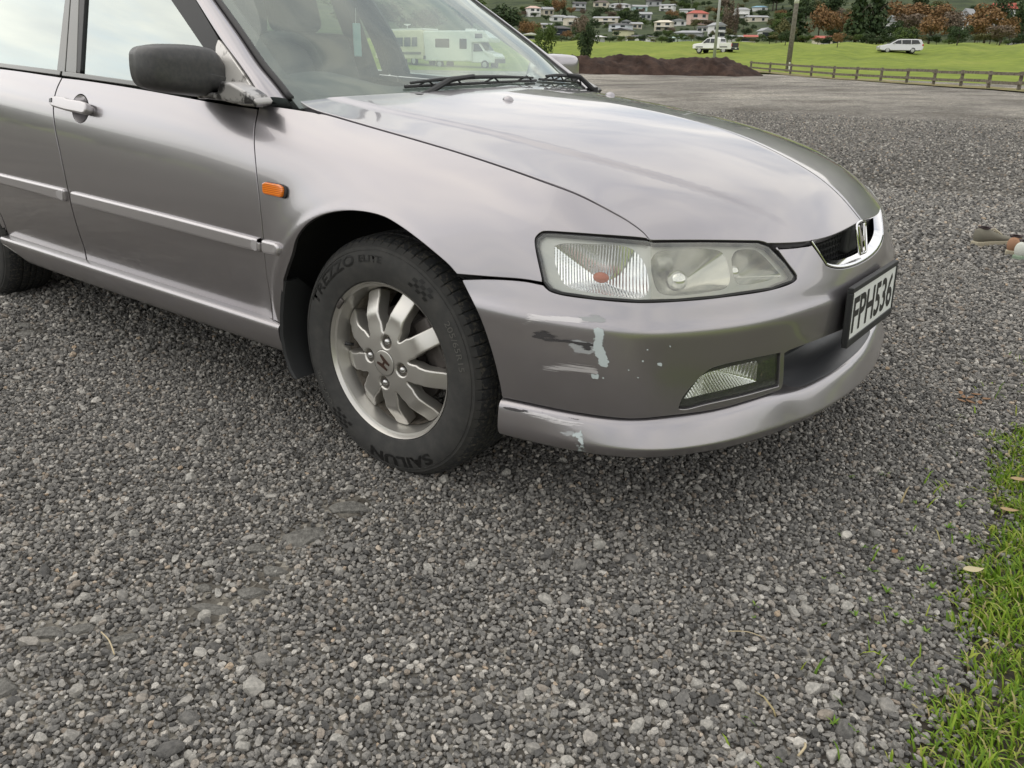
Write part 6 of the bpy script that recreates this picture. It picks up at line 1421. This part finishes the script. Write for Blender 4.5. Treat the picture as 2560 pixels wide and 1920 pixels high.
HS = [(1322, 1354, 18, 42, WH, PK, 'white two storey house with a pinkish roof at the top left of the hill', 'hip', 2), (1358, 1386, 20, 40, CR, LG, 'cream house with a pale roof beside the golden autumn tree'),
 (1434, 1466, 7, 28, GY, DG, 'blue-grey two storey house high on the hill', 'gable', 2), (1481, 1522, 3, 19, CR, BR, 'cream house with a wide dark brown hipped roof high on the hill', 'hip'), (1521, 1576, 10, 28, WH, LG, 'long white two level house with balconies high on the hill', 'hip', 2),
 (1582, 1620, 14, 29, TL, LG, 'pale teal house with a white balcony high on the hill', 'gable', 1), (1645, 1684, 12, 29, WH, LG, 'white house with a light grey roof near the crest', 'gable', 2), (1616, 1654, 0, 16, GY, DG, 'grey house with a dark roof at the crest of the hill'),
 (1376, 1424, 39, 54, WH, LG, 'long low white house with a flat grey roof', 'hip'), (1416, 1448, 42, 64, CR, LG, 'cream two level house with a grey roof below the long white one', 'hip', 2), (1481, 1545, 43, 62, CR, LG, 'wide cream house with a grey gable in mid slope', 'gable', 2),
 (1517, 1572, 60, 79, (.66, .70, .74), DG, 'pale blue weatherboard house with a dark roof', 'hip', 2), (1528, 1572, 72, 90, YL, DG, 'pale yellow house with a front gable low on the slope', 'front'), (1553, 1577, 51, 64, GY, LG, 'small grey gabled house behind the pale blue one', 'front'),
 (1580, 1606, 57, 72, CR, LG, 'small cream cottage with a grey roof in mid slope'), (1633, 1680, 53, 77, CR, CR, 'large cream flat roofed house with two chimneys', 'hip', 2), (1676, 1717, 49, 65, WH, LG, 'white house with a pale gable right of the chimneyed one', 'front'),
 (1378, 1430, 67, 88, NV, DG, 'dark navy clad house with a black roof', 'hip', 1), (1354, 1381, 59, 72, CR, LG, 'small cream house tucked above the navy one'), (1314, 1341, 94, 109, WH, WH, 'white dome shaped shed at the edge of the field', 'front', 1, 165),
 (1559, 1623, 95, 111, WH, DG, 'low white building with a dark flat roof behind the field', 'hip', 1, 200), (1488, 1512, 102, 117, GY, WH, 'small marquee with a pale pointed roof behind the forked tree', 'hip', 1, 165), (1666, 1712, 105, 119, GN, TR, 'low mint green clubhouse with a pale roof behind the field', 'hip', 1, 170),
 (1723, 1772, 30, 63, PK, RD, 'pink brick house with a long red tiled roof', 'hip', 2), (1698, 1734, 23, 34, WH, LG, 'white house just above the pink brick one'), (1682, 1756, 78, 96, GY, LG, 'long grey house with a verandah low on the slope', 'hip', 1), (1600, 1629, 32, 50, GY, LG, 'grey house with a light roof between dark trees'),
 (1783, 1813, 60, 94, WH, LG, 'narrow white two storey house beside the poplars', 'front', 2), (1834, 1873, 22, 46, WH, LG, 'white stepped house right of the poplars', 'hip', 2), (1879, 1918, 16, 28, WH, BL, 'white house with a bright blue roof', 'hip'), (1868, 1922, 40, 55, CR, LG, 'cream house below the blue roofed one'),
 (1905, 1927, 82, 106, WH, LG, 'small white house partly hidden by the conifers', 'front', 1, 240), (1861, 1886, 112, 129, CR, RD, 'small shed with a faded red roof at the foot of the hill', 'gable', 1, 175), (2046, 2098, 113, 134, CR, RD, 'cottage with a bright red roof under the autumn trees', 'gable', 1, 185),
 (2217, 2235, 40, 56, WH, LG, 'small white house glimpsed between autumn trees', 'front', 1, 250), (2487, 2538, 10, 37, WH, RD, 'white house with a red roof above the autumn trees', 'gable', 2, 300), (2398, 2422, 24, 48, WH, LG, 'white house behind bare trees on the upper right slope', 'front', 1, 290), (2528, 2570, 111, 136, GY, DG, 'dark roofed house at the foot of the slope behind the right end of the fence', 'gable', 1, 185), (1830, 1864, 115, 130, GY, LG, 'plain grey shed beside the red roofed shed', 'gable', 1, 175), (1740, 1770, 66, 80, WH, DG, 'white bungalow with a dark roof right of the long grey house')]
for h_ in HS: house(*h_)
# bush fills in between the houses
def hides(px, yb, h, w):
    for q in HS:
        ox = max(0, min(px+w*.4, q[1])-max(px-w*.4, q[0])); oy = max(0, min(yb, q[3])-max(yb-h, q[2]))
        if yb > q[3]-2 and ox*oy > .28*(q[1]-q[0])*(q[3]-q[2]): return True
    return False
for i in range(262):
    left = i < 190; px = rng.uniform(1290, 1960) if left else rng.uniform(1900, 2600); yb = rng.uniform(8, 108) if left else rng.uniform(20, 118)
    kd = rng.choice(['leaf_dark', 'leaf_mid', 'leaf_olive', 'leaf_brown', 'leaf_autumn'], p=[.46, .2, .19, .09, .06]); kf = 'cone' if (kd == 'leaf_dark' and rng.random() < .14) else 'round'
    h_ = rng.uniform(12, 28)*(1 if left else 1.8); w_ = h_*rng.uniform(1.0, 1.6)*(.55 if kf == 'cone' else 1)
    if hides(px, yb, h_, w_): continue
    tree(px, yb, yb-h_, w_, kf, kd)
for i in range(64):                          # shrub belt where the field meets the hill
    px = 1300+i*20.5+rng.uniform(-8, 8); d = rng.uniform(163, 176); P = at_dist((px, 120), d); yb = pr([[P[0], P[1], float(terrain(P[0], P[1]))]])[0][1]; h_ = rng.uniform(8, 17)*(1 if px < 1900 else 1.5); w_ = h_*rng.uniform(1.6, 2.6)
    if hides(px, yb, h_*.6, w_): continue
    tree(px, yb+2, yb-h_, w_, 'round', rng.choice(['leaf_dark', 'leaf_mid', 'leaf_olive'], p=[.5, .25, .25]), d, 'low leafy shrub in the belt where the field meets the hill', 'shrubs along the field edge', 'shrub')
# ---- vehicles in the distance
mat('body_white', (.78, .78, .77), .25, 0, .5, .6, .05); mat('body_silver', (.60, .60, .61), .3, .4, .5, .6, .05); mat('body_cream', (.62, .58, .42), .35); mat('glass_dark', (.02, .024, .026), .06); mat('tyre_black', (.02, .02, .02), .85); mat('hub_grey', (.5, .5, .5), .4, .6); mat('lamp_red', (.5, .02, .015), .3); mat('plastic_dark', (.03, .03, .032), .6)
def prof_body(mb, prof, w0, w1=None, zsplit=None):
    """side outline (x,z) swept across the width; upper points lean in"""
    n = len(prof); V = []
    zs = [p[1] for p in prof]; zm = zsplit or max(zs)
    for s_ in (-1, 1): V += [(x, s_*(w0-(w0-(w1 or w0))*max(0, (z-zm)/(max(zs)-zm+1e-9))), z) for x, z in prof]
    mb.add(V, [tuple(range(n-1, -1, -1)), tuple(range(n, 2*n))]+[(i, (i+1) % n, n+(i+1) % n, n+i) for i in range(n)])
def veh_wheels(o, xs, w, r_):
    for x in xs:
        for s_ in (-1, 1):
            wh_ = empty('wheel', (x, s_*w, r_), o); mb = MB(); mb.lathe([(.02, .10), (r_*.62, .10), (r_*.66, .11), (r_*.96, .10), (r_, .05), (r_, -.06), (r_*.9, -.10)], 20, 'y'); V = np.array(mb.V)*np.array([1, -s_ if s_ > 0 else 1, 1]); obj('tyre', V, mb.F, 'tyre_black', wh_, True)
            mb = MB(); mb.lathe([(.01, .115), (r_*.3, .118), (r_*.6, .108)], 16, 'y'); obj('rim', np.array(mb.V)*np.array([1, -1 if s_ > 0 else 1, 1]), mb.F, 'hub_grey', wh_, True)
def quad(o, name, m_, V):
    mb = MB(); mb.add(V, [tuple(range(len(V)))]); return mb.build(name, m_, o)
def side_glass(o, poly, w, name='window'):
    for s_ in (-1, 1): quad(o, name, 'glass_dark', [(x, s_*(w(z)+.012), z) for x, z in poly])
def wagon(P, heading):
    o = empty('station_wagon', P, None, heading); mb = MB()
    prof = [(2.25, .35), (2.28, .62), (2.15, .80), (1.25, .98), (.45, 1.42), (.1, 1.49), (-1.6, 1.50), (-2.1, 1.44), (-2.32, 1.0), (-2.38, .6), (-2.3, .35), (-1.85, .30), (1.8, .30)]
    prof_body(mb, prof, .87, .66, .95); bevel(mb.build('body', 'body_silver', o, True, 40), .06, 3)
    w = lambda z: .87-.21*max(0, (z-.95)/.55)
    for pl_ in ([(1.0, 1.0), (.42, 1.36), (.05, 1.40), (.0, .98)], [(-.08, .98), (-.03, 1.40), (-.98, 1.41), (-1.0, .98)], [(-1.08, .98), (-1.06, 1.41), (-1.75, 1.40), (-2.0, 1.04)]): side_glass(o, pl_, w)
    quad(o, 'windscreen', 'glass_dark', [(1.20, -.72, 1.03), (1.20, .72, 1.03), (.50, .62, 1.42), (.50, -.62, 1.42)]); quad(o, 'rear_window', 'glass_dark', [(-2.345, -.66, 1.0), (-2.345, .66, 1.0), (-2.14, .6, 1.42), (-2.14, -.6, 1.42)])
    for s_ in (-1, 1):
        mb = MB(); mb.box((-2.30, s_*.72, .88), (.14, .26, .2)); mb.build('tail_lamp', 'lamp_red', o); mb = MB(); mb.box((2.16, s_*.66, .70), (.2, .32, .14)); mb.build('headlight', 'hub_grey', o); mb = MB(); mb.box((.75, s_*.95, 1.02), (.1, .16, .1)); mb.build('mirror', 'body_silver', o)
    mb = MB(); mb.box((0, 0, .33), (4.2, 1.6, .14)); mb.build('underside', 'plastic_dark', o); veh_wheels(o, (1.38, -1.3), .76, .31); return o
def ute(P, heading):
    o = empty('utility_truck', P, None, heading); mb = MB()
    prof = [(2.55, .55), (2.58, .95), (2.45, 1.08), (1.35, 1.20), (.75, 1.72), (.45, 1.80), (-.75, 1.80), (-.98, 1.70), (-1.05, 1.22), (-1.06, .55)]
    prof_body(mb, prof, .92, .70, 1.15); bevel(mb.build('cab', 'body_white', o, True, 40), .07, 3)
    mb = MB(); mb.box((-1.85, 0, .85), (1.55, 1.84, .72)); bevel(mb.build('tray', 'body_white', o), .05, 2); mb = MB(); mb.box((-1.85, 0, 1.20), (1.46, 1.7, .06)); mb.build('tonneau', 'plastic_dark', o); mb = MB(); mb.box((-2.64, 0, .95), (.05, 1.6, .5)); mb.build('tailgate', 'plastic_dark', o)
    w = lambda z: .92-.22*max(0, (z-1.15)/.65)
    for pl_ in ([(1.15, 1.22), (.72, 1.66), (.32, 1.68), (.28, 1.20)], [(.2, 1.20), (.24, 1.68), (-.6, 1.68), (-.68, 1.20)]): side_glass(o, pl_, w)
    quad(o, 'windscreen', 'glass_dark', [(1.30, -.76, 1.24), (1.30, .76, 1.24), (.78, .66, 1.71), (.78, -.66, 1.71)]); quad(o, 'rear_window', 'glass_dark', [(-1.04, -.64, 1.26), (-1.04, .64, 1.26), (-1.0, .6, 1.68), (-1.0, -.6, 1.68)])
    for s_ in (-1, 1):
        mb = MB(); mb.box((-2.62, s_*.84, .98), (.06, .14, .34)); mb.build('tail_lamp', 'lamp_red', o); mb = MB(); mb.box((1.62, s_*.9, .75), (.95, .1, .1)); mb.build('wheel_flare', 'plastic_dark', o); mb = MB(); mb.box((-1.62, s_*.9, .75), (.95, .1, .1)); mb.build('wheel_flare', 'plastic_dark', o); mb = MB(); mb.box((.95, s_*1.02, 1.25), (.1, .18, .14)); mb.build('mirror', 'plastic_dark', o)
    mb = MB(); mb.box((-2.66, 0, .55), (.16, 1.8, .22)); mb.build('rear_bumper', 'plastic_dark', o); mb = MB(); mb.box((-2.755, .0, .62), (.02, .4, .12)); mb.build('plate', 'plate_white', o); mb = MB(); mb.box((0, 0, .5), (4.6, 1.5, .14)); mb.build('underside', 'plastic_dark', o)
    veh_wheels(o, (1.62, -1.62), .80, .38); return o
def put(px, y, D):
    P = at_dist((px, y), D); return np.array([P[0], P[1], float(terrain(P[0], P[1]))-.16])
P = put(2240, 160, 108); tag(wagon(P, yaw_of(P)+R(104)), 'silver station wagon driving along the grass beyond the fence', 'car')
P = put(1785, 141, 108); tag(ute(P, yaw_of(P)+R(62)), 'white double cab ute with a dark tray cover parked in the field', 'ute')
# two motorhomes, seen through the parked car's glass
def motorbus(P, heading):
    o = empty('motorhome', P, None, heading); mb = MB(); prof = [(3.55, .55), (3.6, 1.2), (3.42, 2.75), (3.2, 2.95), (-3.4, 2.95), (-3.55, 2.8), (-3.55, .55)]; prof_body(mb, prof, 1.15, 1.05, 1.6); bevel(mb.build('body', 'body_cream', o), .1, 3)
    w = lambda z: 1.15-.10*max(0, (z-1.6)/1.35)
    for x0, x1 in ((2.0, 2.75), (.9, 1.8), (-.3, .7), (-1.6, -.5), (-2.9, -1.8)): side_glass(o, [(x0, 1.6), (x0, 2.35), (x1, 2.35), (x1, 1.6)], w)
    quad(o, 'windscreen', 'glass_dark', [(3.60, -.98, 1.45), (3.60, .98, 1.45), (3.47, .94, 2.6), (3.47, -.94, 2.6)]); mb = MB(); mb.box((3.58, 0, .7), (.14, 2.2, .3)); mb.build('front_bumper', 'plastic_dark', o); mb = MB(); mb.box((0, 0, 3.02), (6.4, 1.9, .12)); mb.build('roof_rack', 'trim_white', o)
    mb = MB(); mb.box((0, -1.165, 1.05), (6.6, .03, .2)); mb.build('stripe', 'pole_wood', o); mb = MB(); mb.lathe([(.02, 3.35), (.25, 3.42), (.35, 3.5)], 16); mb.tube([(0, 0, 3.0), (0, 0, 3.38)], .03, 6); mb.build('satellite_dish', 'trim_white', o, True); veh_wheels(o, (2.2, -2.0), 1.02, .42); return o
def camper(P, heading):
    o = empty('motorhome', P, None, heading); mb = MB(); prof = [(3.0, 2.15), (3.05, 2.5), (2.6, 3.05), (-3.3, 3.05), (-3.4, 2.9), (-3.4, .6), (1.35, .6), (1.35, 2.1)]; prof_body(mb, prof, 1.15); bevel(mb.build('coach_body', 'body_white', o), .08, 3)
    mb = MB(); prof_body(mb, [(3.5, .5), (3.55, 1.0), (3.3, 1.25), (2.55, 1.45), (1.95, 2.2), (1.2, 2.2), (1.2, .5)], 1.0, .85, 1.3); bevel(mb.build('cab', 'body_white', o), .08, 3)
    w = lambda z: 1.0-.15*max(0, (z-1.3)/.9)
    side_glass(o, [(2.4, 1.45), (1.9, 2.02), (1.45, 2.02), (1.45, 1.4)], w); side_glass(o, [(.9, 1.6), (.9, 2.4), (.2, 2.4), (.2, 1.6)], lambda z: 1.15); side_glass(o, [(-.8, 1.7), (-.8, 2.4), (-2.2, 2.4), (-2.2, 1.7)], lambda z: 1.15); side_glass(o, [(2.4, 2.45), (2.4, 2.8), (1.7, 2.8), (1.7, 2.45)], lambda z: 1.15)
    quad(o, 'windscreen', 'glass_dark', [(2.53, -.84, 1.5), (2.53, .84, 1.5), (2.0, .78, 2.17), (2.0, -.78, 2.17)]); mb = MB(); mb.box((3.5, 0, .66), (.2, 1.9, .34)); mb.build('front_bumper', 'plastic_dark', o); mb = MB(); mb.box((.6, .3, 3.14), (.8, .7, .2)); mb.build('roof_vent', 'trim_white', o); veh_wheels(o, (2.55, -1.9), .92, .36); return o
P = put(1022, 176, 80); tag(motorbus(P, yaw_of(P)+R(180+38)), 'cream bus style motorhome parked on the field edge, seen through the sedan windscreen', 'motorhome')
P = put(1160, 178, 76); tag(camper(P, yaw_of(P)+R(180+62)), 'white overcab camper van parked beside the cream bus motorhome', 'motorhome')
# ================================================================== small things on the ground
mat('shoe_khaki', (.17, .16, .125), .9); mat('shoe_tan', (.36, .20, .12), .8); mat('shoe_white', (.62, .64, .58), .8); mat('sole_pale', (.42, .38, .28), .85); mat('sole_green', (.25, .33, .24), .85); mat('shoe_dark', (.05, .035, .035), .9)
def shoe(P, heading, up_m, sole_m, label, L_=.29, roll=0.):
    o = empty('shoe', P, None, heading); o.rotation_euler = (roll, 0, heading); tag(o, label, 'shoe', None)
    st = [(-.5, .60, .30), (-.40, .78, .33), (-.22, .74, .30), (-.05, .72, .235), (.12, .82, .17), (.30, .92, .135), (.42, .80, .11), (.5, .45, .07)]
    V = []; n = 14
    for x, w, h in st:
        for k in range(n): a = 2*math.pi*k/n; V.append((x*L_, .165*w*L_*math.cos(a)*1.05, max(.0, (.06+h*.5+h*.52*math.sin(a)))*L_))
    F = [(i*n+k, i*n+(k+1) % n, (i+1)*n+(k+1) % n, (i+1)*n+k) for i in range(len(st)-1) for k in range(n)]+[tuple(range(n-1, -1, -1)), tuple((len(st)-1)*n+k for k in range(n))]
    u_ = obj('upper', V, F, up_m, o, True); sm = u_.modifiers.new('s', 'SUBSURF'); sm.levels = sm.render_levels = 1
    mb = MB(); ol = [(x*L_, .155*w*L_) for x, w, h in st]; poly = ol+[(x, -y) for x, y in ol[::-1]]; mb.extrude(poly, 0, .030, lambda x, y, h: (x, y, h)); bevel(mb.build('sole', sole_m, o), .006, 2)
    mb = MB(); mb.lathe([(.30*.165*L_*2.1, 0), (.36*.165*L_*2.2, .012), (.24*.165*L_*2, .010)], 16, origin=(-.30*L_, 0, .36*L_)); obj('collar', np.array(mb.V)*np.array([1.0, 1, 1]), mb.F, 'shoe_dark', o, True)
    for k in range(4):
        x = (-.02+.06*k)*L_; mb = MB(); mb.tube([(x, -.07*L_, (.235-.03*k)*L_+.02), (x+.01, 0, (.30-.036*k)*L_+.012), (x, .07*L_, (.235-.03*k)*L_+.02)], .004, 5); mb.build('lace', sole_m, o, True)
    return o
hs = YAW-math.pi/2
shoe(on((2478, 612), 2, .012), R(58), 'shoe_khaki', 'sole_pale', 'khaki trainer with a pale sole left on the gravel, next to a tan boot')
shoe(on((2537, 630), 2, .012), R(88), 'shoe_tan', 'sole_pale', 'tan leather boot standing between the khaki and the white trainer', .28)
shoe(on((2576, 646), 2, .012), R(66), 'shoe_white', 'sole_green', 'white trainer with a green sole beside the tan boot on the gravel', .28)
# weeds sprouting in the gravel
leaf_mat('weed_leaf', [(.07, .15, .02), (.12, .23, .03), (.2, .3, .05)])
def tuft(seed, n):
    r_ = np.random.default_rng(seed); V = []; F = []
    for k in range(n):
        a = r_.uniform(0, 6.28); l = r_.uniform(.5, 1); w = r_.uniform(.05, .10); tl = r_.uniform(.5, 1.1); d = np.array([math.cos(a), math.sin(a)]); s = np.array([-d[1], d[0]]); o = len(V)
        for t, ww in ((0, .5), (.5, 1), (1, .0)):
            for sg in (-1, 1): q = d*l*t*tl+s*w*ww*sg; V.append((q[0], q[1], l*(t-.35*t*t*tl)*.8))
        F += [(o, o+1, o+3, o+2), (o+2, o+3, o+5, o+4)]
    return mesh_of('leaves', V, F, None, False)
TF = [tuft(i, 9+i) for i in range(5)]
for me in TF: me.materials.append(MATS['weed_leaf'])
wp = [(2212, 1190, 22), (2175, 1500, 14), (1890, 1515, 22), (1885, 1545, 10), (2180, 1430, 20), (2250, 1400, 16), (2300, 1430, 26), (2330, 1470, 22), (2345, 1500, 18), (2215, 1480, 22), (2140, 1540, 20), (2195, 1560, 10), (2270, 1560, 22), (2315, 1580, 18), (2240, 1540, 14), (2290, 1690, 22), (2345, 1700, 22), (2260, 1720, 24), (2085, 1808, 24), (2140, 1830, 14), (2370, 1320, 20), (2400, 1270, 22), (2420, 1350, 18), (2160, 1370, 12), (2100, 1340, 12), (2290, 1260, 14), (2450, 1480, 20), (2130, 1195, 14), (2060, 1450, 12)]
for i, (x, y, s) in enumerate(wp):
    P = on((x, y), 2, .016); o = link('weed_tuft', TF[i % 5], None); o.location = P; sc_ = s*1.0*np.linalg.norm(P-CAM)/FPX; o.scale = (sc_, sc_, sc_*.9); o.rotation_euler = (0, 0, i*1.7); tag(o, 'small green weed sprouting between the stones near the grass', 'weed', 'weeds in the gravel')
# dry leaves and twigs
mat('dead_leaf', (.42, .30, .16), .8); mat('pale_leaf', (.55, .48, .30), .8); mat('rust_leaf', (.26, .15, .08), .85); mat('straw', (.5, .42, .27), .8)
def leaf(P, L_, w, rz, m_, label, curl=.25):
    V = []; n = 8
    for i in range(n+1):
        t = i/n; wd = w*math.sin(math.pi*t**.8)*.5; c = (t-.5)*L_; z = .008+curl*L_*(2*t-1)**2*.5
        V += [(c, -wd, z+wd*.5), (c, 0, z), (c, wd, z+wd*.6)]
    F = [(3*i+j, 3*i+j+1, 3*i+4+j, 3*i+3+j) for i in range(n) for j in range(2)]
    o = obj('dry_leaf', V, F, m_, None, True); o.location = P; o.rotation_euler = (0, 0, rz); md = o.modifiers.new('t', 'SOLIDIFY'); md.thickness = .0008; tag(o, label, 'leaf'); return o
leaf(on((2430, 1436), 2, .035), .050, .02, hs+.1, 'pale_leaf', 'pale curled dry leaf lying on the grass edge above the gravel')
leaf(on((2545, 1208), 2, .04), .05, .018, hs, 'dead_leaf', 'tan dry leaf lying in the lawn grass'); leaf(on((2520, 1285), 2, .04), .045, .016, hs-.2, 'dead_leaf', 'narrow brown dry leaf beside the soil gap in the grass')
leaf(on((2235, 1388), 2, .02), .022, .012, hs+.6, 'rust_leaf', 'small rusty leaf on the gravel between weeds')
for i in range(9):
    q = (2395+rng.uniform(0, 70), 990+rng.uniform(0, 36)); leaf(on(q, 2, .014), .035, .014, rng.uniform(0, 6), 'rust_leaf', 'rust coloured leaf in the small leaf pile on the gravel')['group'] = 'leaf pile on the gravel'
def twig(q0, q1, r_, label):
    a, b = on(q0, 2, .02), on(q1, 2, .022); c = (a+b)/2+np.array([.004, .002, .006]); mb = MB(); mb.tube(crom([a, c, b], .01), r_, 6); tag(mb.build('twig', 'straw', None, True), label, 'twig')
twig((253, 1580), (286, 1636), .0014, 'thin pale dry stalk lying beside the half buried flat rocks'); twig((1995, 1890), (2013, 1858), .002, 'short pale twig on the gravel near the lawn edge'); twig((1820, 1578), (1905, 1592), .0009, 'hair thin straw lying on the gravel in front of the car')
